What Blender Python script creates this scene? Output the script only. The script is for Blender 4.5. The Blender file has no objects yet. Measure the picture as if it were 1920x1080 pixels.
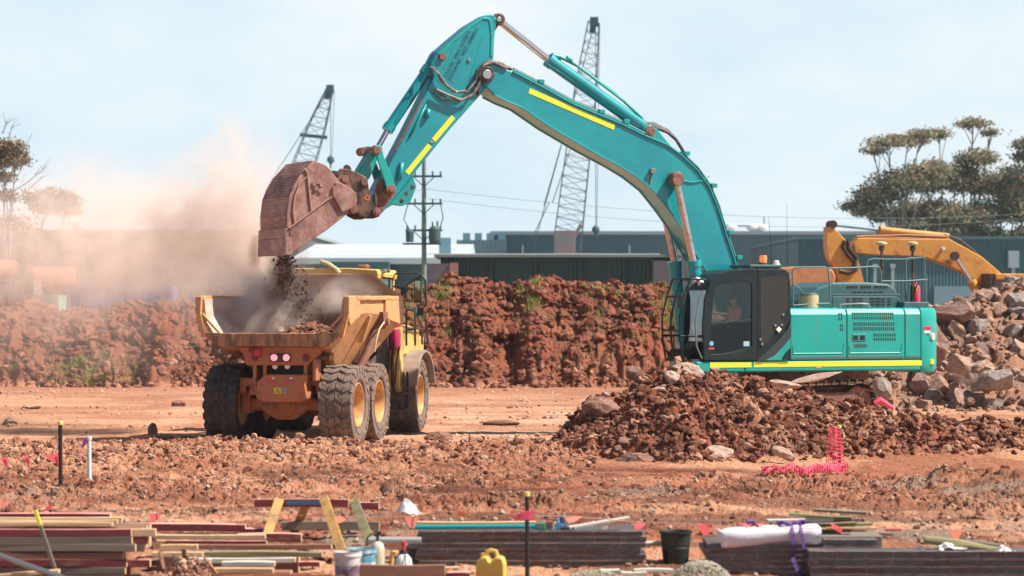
import bpy, bmesh, math, random
import numpy as np
from mathutils import Vector, Matrix, noise as mnoise
random.seed(7); RNG = np.random.default_rng(11)
R = math.radians; PI = math.pi
sc = bpy.context.scene
COL = sc.collection
F = 4920.0; CH = 3.25; HY = 560.0          # focal length in photo pixels, camera height, horizon row

def P(px, py, D):                          # photo pixel + distance -> world point
    return Vector(((px-960)*D/F, D, CH-(py-HY)*D/F))

# ------------------------------------------------------------------ camera, light, world
cam = bpy.data.cameras.new('camera'); co = bpy.data.objects.new('camera', cam); COL.objects.link(co)
co.location = (0, 0, CH); co.rotation_euler = (R(90), 0, 0)
cam.sensor_width = 36; cam.lens = 36*F/1920; cam.shift_y = 20/1920
cam.clip_start = .5; cam.clip_end = 9000
cam.dof.use_dof = True; cam.dof.focus_distance = 60.5; cam.dof.aperture_fstop = 1.6
sc.camera = co
EL = R(51); AZ = R(8)                     # sun: to the right (+x) and a little behind the camera
sdir = Vector((math.cos(EL)*math.cos(AZ), -math.cos(EL)*math.sin(AZ), math.sin(EL)))
sl = bpy.data.lights.new('sun', 'SUN'); so = bpy.data.objects.new('sun', sl); COL.objects.link(so)
sl.energy = 5.0; sl.angle = R(.6); sl.color = (1, .93, .82)
so.rotation_euler = sdir.to_track_quat('Z', 'Y').to_euler()
so.location = (20, -10, 40)
w = bpy.data.worlds.new('World'); sc.world = w; w.use_nodes = True
nt = w.node_tree; N = nt.nodes; Lk = nt.links; N.clear()
sky = N.new('ShaderNodeTexSky'); sky.sky_type = 'NISHITA'; sky.sun_disc = False
sky.sun_elevation = EL; sky.sun_rotation = math.atan2(sdir.x, sdir.y)
sky.air_density = 1.0; sky.dust_density = .6; sky.ozone_density = 2.0
tc = N.new('ShaderNodeTexCoord'); mp = N.new('ShaderNodeMapping'); mp.inputs['Scale'].default_value = (1, 1, 2.6)
n1 = N.new('ShaderNodeTexNoise'); n1.inputs['Scale'].default_value = 7.5; n1.inputs['Detail'].default_value = 7; n1.inputs['Roughness'].default_value = .55
cr = N.new('ShaderNodeValToRGB'); cr.color_ramp.elements[0].position = .30; cr.color_ramp.elements[1].position = .68
cr.color_ramp.elements[0].color = (.0, .0, .0, 1); cr.color_ramp.elements[1].color = (1, 1, 1, 1)
mx = N.new('ShaderNodeMix'); mx.data_type = 'RGBA'
cl_ = N.new('ShaderNodeMix'); cl_.data_type = 'RGBA'; cl_.inputs[6].default_value = (8.0, 10.1, 11.4, 1); cl_.inputs[7].default_value = (10.8, 11.6, 11.9, 1)   # thin bright cloud veil
Lk.new(cl_.outputs[2], mx.inputs[7]); Lk.new(cr.outputs[0], cl_.inputs[0])
bg = N.new('ShaderNodeBackground'); bg.inputs['Strength'].default_value = .05
out = N.new('ShaderNodeOutputWorld')
Lk.new(tc.outputs['Generated'], mp.inputs[0]); Lk.new(mp.outputs[0], n1.inputs[0]); Lk.new(n1.outputs[0], cr.inputs[0])
sx_ = N.new('ShaderNodeSeparateXYZ'); Lk.new(tc.outputs['Generated'], sx_.inputs[0])
zr = N.new('ShaderNodeMapRange'); zr.interpolation_type = 'SMOOTHSTEP'; zr.inputs['From Min'].default_value = .115; zr.inputs['From Max'].default_value = .26; zr.inputs['To Min'].default_value = 1; zr.inputs['To Max'].default_value = .06
Lk.new(sx_.outputs[2], zr.inputs[0]); Lk.new(zr.outputs[0], mx.inputs[0]); Lk.new(sky.outputs[0], mx.inputs[6]); Lk.new(mx.outputs[2], bg.inputs[0]); Lk.new(bg.outputs[0], out.inputs[0])
sc.view_settings.view_transform = 'Standard'; sc.view_settings.look = 'None'
sc.view_settings.exposure = 0.74; sc.view_settings.gamma = 1
sc.render.engine = 'CYCLES'
sc.cycles.use_denoising = True
sc.cycles.max_bounces = 6; sc.cycles.diffuse_bounces = 2; sc.cycles.glossy_bounces = 3; sc.cycles.transmission_bounces = 4
sc.cycles.transparent_max_bounces = 10; sc.cycles.volume_bounces = 3
sc.cycles.volume_step_rate = .5; sc.cycles.volume_max_steps = 96
sc.cycles.use_adaptive_sampling = True; sc.cycles.adaptive_threshold = .02

# ------------------------------------------------------------------ materials
MATS = {}
def mat(name, col, rough=.6, metal=0., col2=None, scale=3., lo=.42, hi=.62, bump=0., bscale=30., col3=None, scale3=.6,
        lo3=.5, hi3=.7, spec=.5, emit=None, estr=0., coat=0., stretch=(1, 1, 1), alpha=None):
    if name in MATS: return MATS[name]
    m = bpy.data.materials.new(name); m.use_nodes = True; t = m.node_tree; n = t.nodes; l = t.links
    b = n['Principled BSDF']
    b.inputs['Base Color'].default_value = (*col, 1); b.inputs['Roughness'].default_value = rough; b.inputs['Metallic'].default_value = metal
    b.inputs['Specular IOR Level'].default_value = spec
    if coat: b.inputs['Coat Weight'].default_value = coat; b.inputs['Coat Roughness'].default_value = .12
    if emit: b.inputs['Emission Color'].default_value = (*emit, 1); b.inputs['Emission Strength'].default_value = estr
    if col2 or bump or col3:
        tx = n.new('ShaderNodeTexCoord'); oi = n.new('ShaderNodeObjectInfo')
        va = n.new('ShaderNodeVectorMath'); va.operation = 'MULTIPLY_ADD'
        va.inputs[1].default_value = stretch
        sp = n.new('ShaderNodeVectorMath'); sp.operation = 'SCALE'; sp.inputs[0].default_value = (37, 61, 23)
        l.new(oi.outputs['Random'], sp.inputs['Scale'])
        l.new(tx.outputs['Object'], va.inputs[0]); l.new(sp.outputs[0], va.inputs[2])
        cur = None
        def layer(c_in, c, scl, a, z, det=6):
            no = n.new('ShaderNodeTexNoise'); no.inputs['Scale'].default_value = scl; no.inputs['Detail'].default_value = det; no.inputs['Roughness'].default_value = .62
            l.new(va.outputs[0], no.inputs['Vector'])
            mr = n.new('ShaderNodeMapRange'); mr.inputs['From Min'].default_value = a; mr.inputs['From Max'].default_value = z
            l.new(no.outputs[0], mr.inputs[0])
            mi = n.new('ShaderNodeMix'); mi.data_type = 'RGBA'
            if c_in is None: mi.inputs[6].default_value = (*col, 1)
            else: l.new(c_in, mi.inputs[6])
            mi.inputs[7].default_value = (*c, 1); l.new(mr.outputs[0], mi.inputs[0])
            return mi.outputs[2], mr.outputs[0]
        fac = None
        if col2: cur, fac = layer(cur, col2, scale, lo, hi)
        if col3: cur, fac = layer(cur, col3, scale3, lo3, hi3)
        if cur is not None: l.new(cur, b.inputs['Base Color'])
        if bump:
            nb = n.new('ShaderNodeTexNoise'); nb.inputs['Scale'].default_value = bscale; nb.inputs['Detail'].default_value = 5; nb.inputs['Roughness'].default_value = .65
            l.new(va.outputs[0], nb.inputs['Vector'])
            bm = n.new('ShaderNodeBump'); bm.inputs['Strength'].default_value = 1; bm.inputs['Distance'].default_value = bump
            l.new(nb.outputs[0], bm.inputs['Height']); l.new(bm.outputs[0], b.inputs['Normal'])
    MATS[name] = m
    return m

def glassmat(name, tint=(.55, .7, .66), a=.55):
    if name in MATS: return MATS[name]
    m = bpy.data.materials.new(name); m.use_nodes = True; t = m.node_tree; n = t.nodes; l = t.links; n.clear()
    tr = n.new('ShaderNodeBsdfTransparent'); tr.inputs[0].default_value = (*tint, 1)
    gl = n.new('ShaderNodeBsdfGlossy'); gl.inputs['Roughness'].default_value = .03; gl.inputs[0].default_value = (.9, .95, 1, 1)
    lw = n.new('ShaderNodeLayerWeight'); lw.inputs[0].default_value = .25
    mr = n.new('ShaderNodeMapRange'); mr.inputs['To Min'].default_value = .035; mr.inputs['To Max'].default_value = .22
    ms = n.new('ShaderNodeMixShader'); o = n.new('ShaderNodeOutputMaterial')
    l.new(lw.outputs['Fresnel'], mr.inputs[0]); l.new(mr.outputs[0], ms.inputs[0]); l.new(tr.outputs[0], ms.inputs[1]); l.new(gl.outputs[0], ms.inputs[2]); l.new(ms.outputs[0], o.inputs[0])
    MATS[name] = m; return m

# ------------------------------------------------------------------ mesh building
class MB:
    def __init__(s): s.v = []; s.f = []; s.m = []
    def add(s, vs, fs, mi=0):
        o = len(s.v); s.v += [tuple(v) for v in vs]; s.f += [tuple(i+o for i in f) for f in fs]; s.m += [mi]*len(fs); return s
    def box(s, x0, x1, y0, y1, z0, z1, mi=0):
        v = [(x, y, z) for x in (x0, x1) for y in (y0, y1) for z in (z0, z1)]
        return s.add(v, [(0, 1, 3, 2), (4, 6, 7, 5), (0, 4, 5, 1), (2, 3, 7, 6), (0, 2, 6, 4), (1, 5, 7, 3)], mi)
    def prism(s, prof, y0, y1, mi=0, ax='y'):      # profile in x-z, extruded along y (ax='x': profile y-z along x; 'z': profile x-y along z)
        n = len(prof)
        if ax == 'y': v = [(a, y, b) for y in (y0, y1) for a, b in prof]
        elif ax == 'x': v = [(y, a, b) for y in (y0, y1) for a, b in prof]
        else: v = [(a, b, y) for y in (y0, y1) for a, b in prof]
        f = [tuple(range(n)), tuple(range(2*n-1, n-1, -1))] + [(i, (i+1) % n, n+(i+1) % n, n+i) for i in range(n)]
        return s.add(v, f, mi)
    def beam(s, p0, p1, w, h, mi=0, up=(0, 0, 1)):  # box between two points
        p0 = Vector(p0); p1 = Vector(p1); d = (p1-p0).normalized(); u = Vector(up)
        if abs(d.dot(u)) > .99: u = Vector((0, 1, 0))
        a = d.cross(u).normalized(); b = a.cross(d).normalized()
        v = [p+a*x*w/2+b*y*h/2 for p in (p0, p1) for x, y in ((-1, -1), (1, -1), (1, 1), (-1, 1))]
        return s.add(v, [(0, 3, 2, 1), (4, 5, 6, 7), (0, 1, 5, 4), (1, 2, 6, 5), (2, 3, 7, 6), (3, 0, 4, 7)], mi)
    def cyl(s, p0, p1, r0, r1=None, n=16, mi=0):
        return s.tube([p0, p1], r0, n, mi, r1)
    def tube(s, pts, r, n=8, mi=0, r1=None):
        pts = [Vector(p) for p in pts]; k = len(pts); V = []
        t0 = (pts[1]-pts[0]).normalized(); a = t0.orthogonal().normalized()
        for i, p in enumerate(pts):
            t = (pts[min(i+1, k-1)]-pts[max(i-1, 0)]).normalized()
            a = (a-t*a.dot(t)).normalized(); b = t.cross(a)
            rr = r if r1 is None else r+(r1-r)*i/(k-1)
            if isinstance(r, (list, tuple)): rr = r[i]
            V += [p+(a*math.cos(2*PI*j/n)+b*math.sin(2*PI*j/n))*rr for j in range(n)]
        fs = [(i*n+j, i*n+(j+1) % n, (i+1)*n+(j+1) % n, (i+1)*n+j) for i in range(k-1) for j in range(n)]
        fs += [tuple(range(n-1, -1, -1)), tuple((k-1)*n+j for j in range(n))]
        return s.add(V, fs, mi)
    def rev(s, prof, c=(0, 0, 0), axis='z', n=24, mi=0, closed=False):   # prof: (radius, height) pairs
        V = []; k = len(prof); c = Vector(c)
        for r, h in prof:
            for j in range(n):
                a = 2*PI*j/n; x, y = r*math.cos(a), r*math.sin(a)
                V.append(c+Vector({'z': (x, y, h), 'x': (h, x, y), 'y': (x, h, y)}[axis]))
        fs = [(i*n+j, i*n+(j+1) % n, ((i+1) % k)*n+(j+1) % n, ((i+1) % k)*n+j) for i in range(k if closed else k-1) for j in range(n)]
        if not closed: fs += [tuple(range(n-1, -1, -1)), tuple((k-1)*n+j for j in range(n))]
        return s.add(V, fs, mi)
    def build(s, name, m, parent=None, bev=0, smooth=False, recalc=True, seg=2):
        me = bpy.data.meshes.new(name)
        me.from_pydata(s.v, [], s.f)
        ms = m if isinstance(m, (list, tuple)) else [m]
        for q in ms: me.materials.append(q)
        if len(ms) > 1: me.polygons.foreach_set('material_index', s.m)
        if recalc:
            b = bmesh.new(); b.from_mesh(me); bmesh.ops.recalc_face_normals(b, faces=b.faces); b.to_mesh(me); b.free()
        if smooth:
            me.polygons.foreach_set('use_smooth', [True]*len(me.polygons))
            me.set_sharp_from_angle(angle=R(40)) if hasattr(me, 'set_sharp_from_angle') else None
        o = bpy.data.objects.new(name, me); COL.objects.link(o)
        if parent: o.parent = parent
        if bev:
            bm = o.modifiers.new('bevel', 'BEVEL'); bm.width = bev; bm.segments = seg; bm.limit_method = 'ANGLE'; bm.angle_limit = R(35); bm.harden_normals = False
        return o

def explode(o, gap=.01, maxn=100):        # one object per separate piece; pieces that touch or overlap stay together
    me = o.data; n = len(me.vertices); par = list(range(n))
    def fd(a):
        while par[a] != a: par[a] = par[par[a]]; a = par[a]
        return a
    for e in me.edges:
        a, b_ = fd(e.vertices[0]), fd(e.vertices[1])
        if a != b_: par[a] = b_
    isl = {}
    for i in range(n): isl.setdefault(fd(i), []).append(i)
    ks = list(isl); bb = []
    for k in ks:
        c = np.array([me.vertices[i].co[:] for i in isl[k]]); bb.append([c.min(0)-gap, c.max(0)+gap, [k]])
    ch = True
    while ch:
        ch = False; outb = []
        for q in bb:
            for r_ in outb:
                if np.all(q[0] <= r_[1]) and np.all(q[1] >= r_[0]):
                    r_[0] = np.minimum(q[0], r_[0]); r_[1] = np.maximum(q[1], r_[1]); r_[2] += q[2]; ch = True; break
            else: outb.append(q)
        bb = outb
    if len(bb) < 2 or len(bb) > maxn: return [o]
    which = {k: i for i, q in enumerate(bb) for k in q[2]}; res = []
    groups = [[] for _ in bb]
    for p_ in me.polygons: groups[which[fd(p_.vertices[0])]].append(p_)
    kids = [x for x in bpy.data.objects if x.parent == o]
    for gi, ps in enumerate(groups):
        ids = sorted({v for p_ in ps for v in p_.vertices}); mp2 = {v: i for i, v in enumerate(ids)}
        nm = bpy.data.meshes.new(me.name); nm.from_pydata([me.vertices[i].co[:] for i in ids], [], [[mp2[v] for v in p_.vertices] for p_ in ps])
        for mt in me.materials: nm.materials.append(mt)
        nm.polygons.foreach_set('material_index', [p_.material_index for p_ in ps]); nm.polygons.foreach_set('use_smooth', [p_.use_smooth for p_ in ps])
        if gi == 0: o.data = nm; res.append(o)
        else:
            c = o.copy(); c.data = nm; COL.objects.link(c); res.append(c)
    return res
def tag(o, label=None, cat=None, group=None, kind=None):
    if label: o['label'] = label
    if cat: o['category'] = cat
    if group: o['group'] = group
    if kind: o['kind'] = kind
    return o
def empty(name, loc, rz=0, label=None, cat=None, group=None):
    o = bpy.data.objects.new(name, None); COL.objects.link(o); o.location = loc; o.rotation_euler = (0, 0, rz); o.empty_display_size = .2
    return tag(o, label, cat, group)
def copy_tree(o, parent=None):
    c = o.copy(); COL.objects.link(c)
    if parent: c.parent = parent
    for ch in [x for x in bpy.data.objects if x.parent == o]: copy_tree(ch, c)
    return c
def fast_mesh(name, V, Fc, m, attr=None, smooth=False):   # numpy arrays: V (n,3), Fc (k,3|4)
    me = bpy.data.meshes.new(name); n = len(V); k, q = Fc.shape
    me.vertices.add(n); me.vertices.foreach_set('co', V.astype(np.float32).ravel())
    me.loops.add(k*q); me.loops.foreach_set('vertex_index', Fc.astype(np.int32).ravel())
    me.polygons.add(k); me.polygons.foreach_set('loop_start', np.arange(0, k*q, q, dtype=np.int32))
    me.polygons.foreach_set('use_smooth', np.full(k, smooth))
    me.update(calc_edges=True)
    if attr is not None:
        a = me.attributes.new('tone', 'FLOAT_COLOR', 'POINT'); a.data.foreach_set('color', attr.astype(np.float32).ravel())
    me.materials.append(m)
    o = bpy.data.objects.new(name, me); COL.objects.link(o)
    return o
def text_mesh(name, body, size, m, parent, mw, ext=.003):
    c = bpy.data.curves.new(name, 'FONT'); c.body = body; c.size = size; c.extrude = ext; c.resolution_u = 2
    t = bpy.data.objects.new(name, c); COL.objects.link(t)
    me = bpy.data.meshes.new_from_object(t); bpy.data.objects.remove(t)
    o = bpy.data.objects.new(name, me); COL.objects.link(o); me.materials.clear(); me.materials.append(m); o.parent = parent; o.matrix_local = mw
    return o
# ------------------------------------------------------------------ numpy noise
def _h(ix, iy, s):
    n = (ix.astype(np.int64)*374761393+iy.astype(np.int64)*668265263+s*974634777) & 0xffffffff
    n = ((n ^ (n >> 13))*1274126177) & 0xffffffff
    return ((n ^ (n >> 16)) & 0xffff)/65535.0
def vn(x, y, s=0):
    ix = np.floor(x); iy = np.floor(y); fx = x-ix; fy = y-iy
    fx = fx*fx*fx*(fx*(fx*6-15)+10); fy = fy*fy*fy*(fy*(fy*6-15)+10)
    a = _h(ix, iy, s); b = _h(ix+1, iy, s); c = _h(ix, iy+1, s); d = _h(ix+1, iy+1, s)
    return (a+(b-a)*fx+(c-a)*fy+(a-b-c+d)*fx*fy)*2-1
def fbm(x, y, s=0, o=4, g=.5):
    r = 0; a = 1; t = 0
    for i in range(o):
        r = r+a*vn(x*2**i+17.3*i, y*2**i-9.1*i, s+i); t += a; a *= g
    return r/t
def clods(x, y, s, rad=.62, pw=2.0):      # lumpy domes, one per cell, height 0..1
    ix = np.floor(x); iy = np.floor(y); best = np.zeros_like(x)
    for dx in (-1, 0, 1):
        for dy in (-1, 0, 1):
            cx = ix+dx; cy = iy+dy
            px = cx+_h(cx, cy, s); py = cy+_h(cx, cy, s+5); q = _h(cx, cy, s+9)
            k = _h(cx, cy, s+13)*PI
            ex = (x-px)*np.cos(k)+(y-py)*np.sin(k); ey = -(x-px)*np.sin(k)+(y-py)*np.cos(k)
            rr = rad*(.35+.75*q)
            d = np.maximum(np.abs(ex)/rr*1.0, 0)**2.6+(np.abs(ey)/(rr*.72))**2.6
            best = np.maximum(best, np.sqrt(np.clip(1-d, 0, 1))*(q**(pw-1)*.8+.2))
    return best
def lin(x, pts):
    return np.interp(x, [p[0] for p in pts], [p[1] for p in pts])
def sstep(x, a, b):
    t = np.clip((x-a)/(b-a), 0, 1); return t*t*(3-2*t)

MOUND = [(1020, 0), (1048, .35), (1075, .62), (1100, .92), (1150, 1.12), (1200, 1.36), (1255, 1.62), (1290, 1.74), (1320, 1.62), (1350, 1.5), (1400, 1.4),
         (1460, 1.36), (1520, 1.2), (1570, .96), (1620, .86), (1700, .74), (1800, .62), (1920, .5), (2200, .2)]
BERM = [(-900, 2.6), (-200, 2.7), (0, 2.8), (60, 2.95), (120, 2.6), (200, 2.5), (250, 2.85), (300, 2.7), (350, 3.0), (380, 3.1), (600, 3.3), (745, 3.35), (790, 3.45), (835, 3.85), (900, 3.75), (930, 3.5), (985, 3.62), (1010, 3.9), (1045, 3.85), (1075, 3.55), (1150, 3.65),
        (1200, 3.5), (1260, 3.45), (1320, 3.5), (1400, 3.35), (1500, 3.1), (1620, 2.4), (1750, 2.2), (1900, 2.0), (2800, 1.8)]
HEAP = [(1480, 0), (1540, .45), (1600, 1.0), (1660, 1.5), (1720, 2.35), (1760, 2.75), (1830, 3.0), (1900, 3.35), (2050, 3.5), (2300, 2.5), (2700, 0)]
def mound_h(px, D):
    h = lin(px, MOUND); peak = 54.2+(px-1290)*.0012
    wf = 1.1+h*2.0; wb = 1.0+h*1.1
    t = np.where(D < peak, (peak-D)/wf, (D-peak)/wb)
    return h*np.clip(1-t, 0, 1)**.85*(1-np.exp(-np.clip(1.25-t, 0, 9)*9))
def berm_h(px, D):
    h = lin(px, BERM)
    j = .9*vn(px*.02, px*0+3.3, 3)+.35*vn(px*.05, D*.8, 4)+.25*vn(px*.13, D*1.7, 6)
    t = np.clip((D-(96.2+j))/(h*(1.75+.35*vn(px*.011, px*0+8, 5))), 0, 1)
    f = h*(t*(1.28-.28*t))
    return f*(1-sstep(D, 109, 117)*.55)
def heap_h(px, D):
    h = lin(px, HEAP)
    t = np.clip((D-70.0)/(h*1.6+.3), 0, 1)
    return h*t*(1-sstep(D, 80, 87))
def gbase(x, y):
    px = 960+x*F/np.maximum(y, 1); D = y
    z = np.zeros_like(x)
    z = z+.10*fbm(x*.12, y*.1, 21, 3)*sstep(D, 30, 45)
    # churned strip in front of the haul road
    w_ = sstep(D, 47.0, 50.3)*(1-sstep(D, 53.6, 56.6))
    st = .30*w_*(1-.65*sstep(px, 1000, 1180))*(.75+.35*fbm(x*.45, y*.5, 31, 3))
    z = z+st
    # wheel ruts / shallow windrow in the near ground
    z = z+.12*np.exp(-((D-43.6-.4*vn(x*.3, x*0, 44))/1.1)**2)*(1-.5*sstep(px, 1400, 1700))
    z = z+.16*np.exp(-((D-40.2-.5*vn(x*.4, x*0, 45))/.8)**2)*sstep(px, 500, 800)*(1-sstep(px, 1500, 1700))
    z = z+.30*np.exp(-((D-44.2+(px-1700)*.004)/1.0)**2)*sstep(px, 1640, 1800)
    mh = mound_h(px, D); z = np.maximum(z, mh+z*.3)
    pad = .30*sstep(D, 57.5, 60)*sstep(px, 1250, 1330)*(1-sstep(D, 74, 84)); z = np.maximum(z, pad)
    z = np.maximum(z, berm_h(px, D)); z = np.maximum(z, heap_h(px, D))
    z = z-.40*(1-sstep(D, 33.4, 38.5))
    return z
def gfull(x, y):
    px = 960+x*F/np.maximum(y, 1); D = y
    z = gbase(x, y)
    xx = x+.25*vn(x*1.3, y*1.3, 7); yy = y+.25*vn(x*1.3+9, y*1.3, 8)
    strip = sstep(D, 46.4, 49.5)*(1-sstep(D, 54.6, 56.8))*(1-.8*sstep(px, 1030, 1120))
    mnd = sstep(mound_h(px, D), .06, .3)
    near = sstep(D, 37.4, 39.5)*(1-sstep(D, 46.5, 48.5))*(.35+.65*sstep(fbm(x*.5, y*.8, 51, 3), -.2, .2))
    rough = np.clip(strip+mnd+near*.95, 0, 1)
    z = z+rough*(.13*clods(xx*2.6, yy*2.6, 61)+.065*clods(xx*6.2, yy*6.2, 62)+.03*clods(xx*13, yy*13, 63))
    z = z+mnd*(.20*clods(xx*1.5, yy*1.5, 66, pw=3.0)+.10*fbm(xx*2.5, yy*2.5, 67, 3))
    bm = sstep(berm_h(px, D), .03, .5)
    bx = x*.9+.3*vn(x*.8, y*.8, 71); by = y*.9
    dz = .62*fbm(bx*.8, by*.8, 72, 4, .6)+.42*clods(bx*.9, by*.9, 73)+.22*clods(bx*2.3, by*2.3, 74)+.12*clods(bx*5, by*5, 75)
    gul = np.abs(vn(x*1.1+.4*vn(x*.5, y*.5, 90), z*.35, 77))
    z = z+bm*(dz*(.13+.62*sstep(D, 101, 103.5))-.12)
    hp = sstep(heap_h(px, D), .05, .4)*(1-bm)
    z = z+hp*(.3*clods(x*1.3, y*1.3, 79)+.12*clods(x*3, y*3, 78))
    road = (1-rough)*(1-bm)*(1-hp)
    z = z+road*(1-sstep(D, 44, 46))*(.020*clods(xx*7, yy*7, 87)+.03*fbm(xx*2.2, yy*2.2, 88, 4))
    z = z+road*(.022*clods(xx*3.1, yy*3.1, 81, rad=.5, pw=4)+.012*fbm(x*5, y*5, 82, 3)+.03*fbm(x*.7, y*1.6, 83, 3))
    # tyre tracks, raked along the haul direction
    z = z+road*(1-sstep(D, 45, 47))*.022*vn(x*.5, y*5.5, 85)+road*.014*vn((y+x*.15)*4.2, x*.15, 86)*sstep(D, 56, 58)
    return z, rough, bm, hp, road
def gz(x, y):
    return float(gfull(np.array([float(x)]), np.array([float(y)]))[0][0])
def gb(x, y):
    return float(gbase(np.array([float(x)]), np.array([float(y)]))[0])

def damp(xs, ys, pxs):      # moist wheel ruts crossing the middle ground
    r = np.zeros_like(xs)
    for yc, wd, a0, a1 in ((48.0, .55, 150, 1500), (45.3, .6, 250, 1300), (43.0, .4, 700, 2000), (46.6, .35, -100, 700), (41.5, .35, 100, 900)):
        r = np.maximum(r, np.exp(-((ys-yc-.8*vn(xs*.18, xs*0+yc, 7))/wd)**2)*sstep(pxs, a0, a0+120)*(1-sstep(pxs, a1-150, a1))*sstep(fbm(xs*.5, ys*1.5, int(yc), 3), -.3, .05))
    return r
def srow(a, b, s): return list(np.arange(a, b, s))
rows = [2, 8, 14, 20, 25, 28]+srow(30, 46.4, .075)+srow(46.4, 57.5, .048)+srow(57.5, 70, .13)+srow(70, 92, .25)+srow(92, 104.5, .075)+srow(104.5, 110, .2)+srow(110, 130, 1)+[135, 145, 160, 190, 240, 320, 450, 700, 1100, 2000, 4000]
rows = np.array(rows, float)
tcol = np.concatenate([[-6, -3, -1.6, -.9, -.6, -.45, -.36, -.3, -.27], np.linspace(-.245, -.215, 12), np.linspace(-.212, .212, 900), np.linspace(.215, .245, 12), [.27, .3, .36, .45, .6, .9, 1.6, 3, 6]])
TX, TY = np.meshgrid(tcol, rows)
X = TX*np.maximum(TY, 12); Y = TY
Z, rough, bm_, hp_, road_ = gfull(X.ravel(), Y.ravel())
xs, ys = X.ravel(), Y.ravel(); pxs = 960+xs*F/np.maximum(ys, 1)
nr, nc = X.shape
def bdy(x, z):       # lumps standing out of the bank's face
    q = z+.5*vn(x*.6, z*.6, 401); u = x+.75*z+.5*vn(x*.5, z*.9, 411)
    return .62*fbm(u*.5, q*1.1, 402, 4, .6)+.34*clods(u*.8, q*1.5, 403)+.22*clods(u*1.7+9, q*2.4, 404)+.17*clods(x*3.6-.6*q, q*4.2, 405)+.08*clods(x*8, q*8, 406)-.3
V = np.column_stack([xs, ys-bm_*sstep(Z, .3, 1.5)*bdy(xs, Z), Z])
idx = np.arange(nr*nc).reshape(nr, nc)
Q = np.stack([idx[:-1, :-1], idx[:-1, 1:], idx[1:, 1:], idx[1:, :-1]], -1).reshape(-1, 4)
# soil tones: real colour zones of the site (dry tracked clay, moist fresh spoil, grey gravel, weeds)
dry = np.array([.50, .262, .158]); red = np.array([.265, .088, .050]); dark = np.array([.105, .038, .026]); grey = np.array([.27, .20, .155]); pale = np.array([.58, .36, .25])
def mixc(a, b, t): return a+(b-a)*t[:, None]
nA = fbm(xs*.35, ys*.35, 101, 4); nB = fbm(xs*1.3, ys*1.3, 102, 4); nC = fbm(xs*.22, ys*.9, 103, 4)
C = np.tile(dry, (len(xs), 1))
C = mixc(C, pale, sstep(nC, -.05, .35)*sstep(ys, 56, 60)*(.4+.6*sstep(pxs, 780, 900))*(1-sstep(pxs, 1200, 1400)))
C = mixc(C, red, sstep(nA, -.05, .3)*(.8-.35*sstep(ys, 56, 60)))
C = mixc(C, red, sstep(ys, 84, 95)*.55)
C = mixc(C, red, (1-sstep(ys, 45, 49))*sstep(nC, -.3, .1)*.75)
C = mixc(C, dark, (1-sstep(ys, 47, 49))*sstep(fbm(xs*.22, ys*1.6, 106, 4), .02, .22)*.8)
C = mixc(C, mixc(np.tile(dry, (len(xs), 1)), red, np.clip(.55+nB*.8, 0, 1)), rough*.6)
mm = sstep(mound_h(pxs, ys), .05, .25)
C = mixc(C, mixc(np.tile(dark, (len(xs), 1)), red, sstep(nB+.8*nA, -.3, .5)), mm*.9*(1-.6*sstep(pxs, 1480, 1620)))
C = mixc(C, dry, mm*sstep(np.abs(pxs-1345-(690-HY)*.3+nB*30-((54-ys)*28)), 60, 10)*.6)
C = mixc(C, mixc(np.tile(red*.86, (len(xs), 1)), dark, sstep(nB, -.05, .35)*.6), bm_)
C = mixc(C, dry, bm_*sstep(nA, .2, .45)*.15)
gm = np.exp(-((ys-36.3)/2.2)**2)*sstep(fbm(xs*.9, ys*.9, 110, 4)*.9+.5*np.exp(-((pxs-1800)/170)**2)+.34*np.exp(-((pxs-700)/110)**2)-.2, -.05, .25)
C = mixc(C, dark, damp(xs, ys, pxs)*.85)
C = mixc(C, grey, np.clip(gm, 0, 1)*.85)
gm2 = np.exp(-((ys-43)/2.)**2)*sstep(fbm(xs*.6, ys*.8, 111, 3), .1, .3)*.6
C = mixc(C, grey, gm2)
C = mixc(C, np.array([.25, .13, .09]), hp_*.7)
C = mixc(C, np.array([.30, .30, .24]), sstep(ys, 112, 125))
grn = np.array([.20, .27, .045])
gpat = bm_*sstep(Z, 2.4, 2.9)*sstep(fbm(xs*.35, ys*.5, 121, 3), .1, .25)*(pxs > 700)*.09
gpat += np.exp(-((pxs-160)/60)**2-((ys-(97.0+(190-pxs)*.0))/1.0)**2)*.3
C = mixc(C, grn, np.clip(gpat, 0, 1))
C = C*(1+.16*fbm(xs*5, ys*5, 131, 3))[:, None]*(1+.1*nB)[:, None]
A = np.column_stack([np.clip(C, .01, .9), np.ones(len(xs))])
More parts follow.
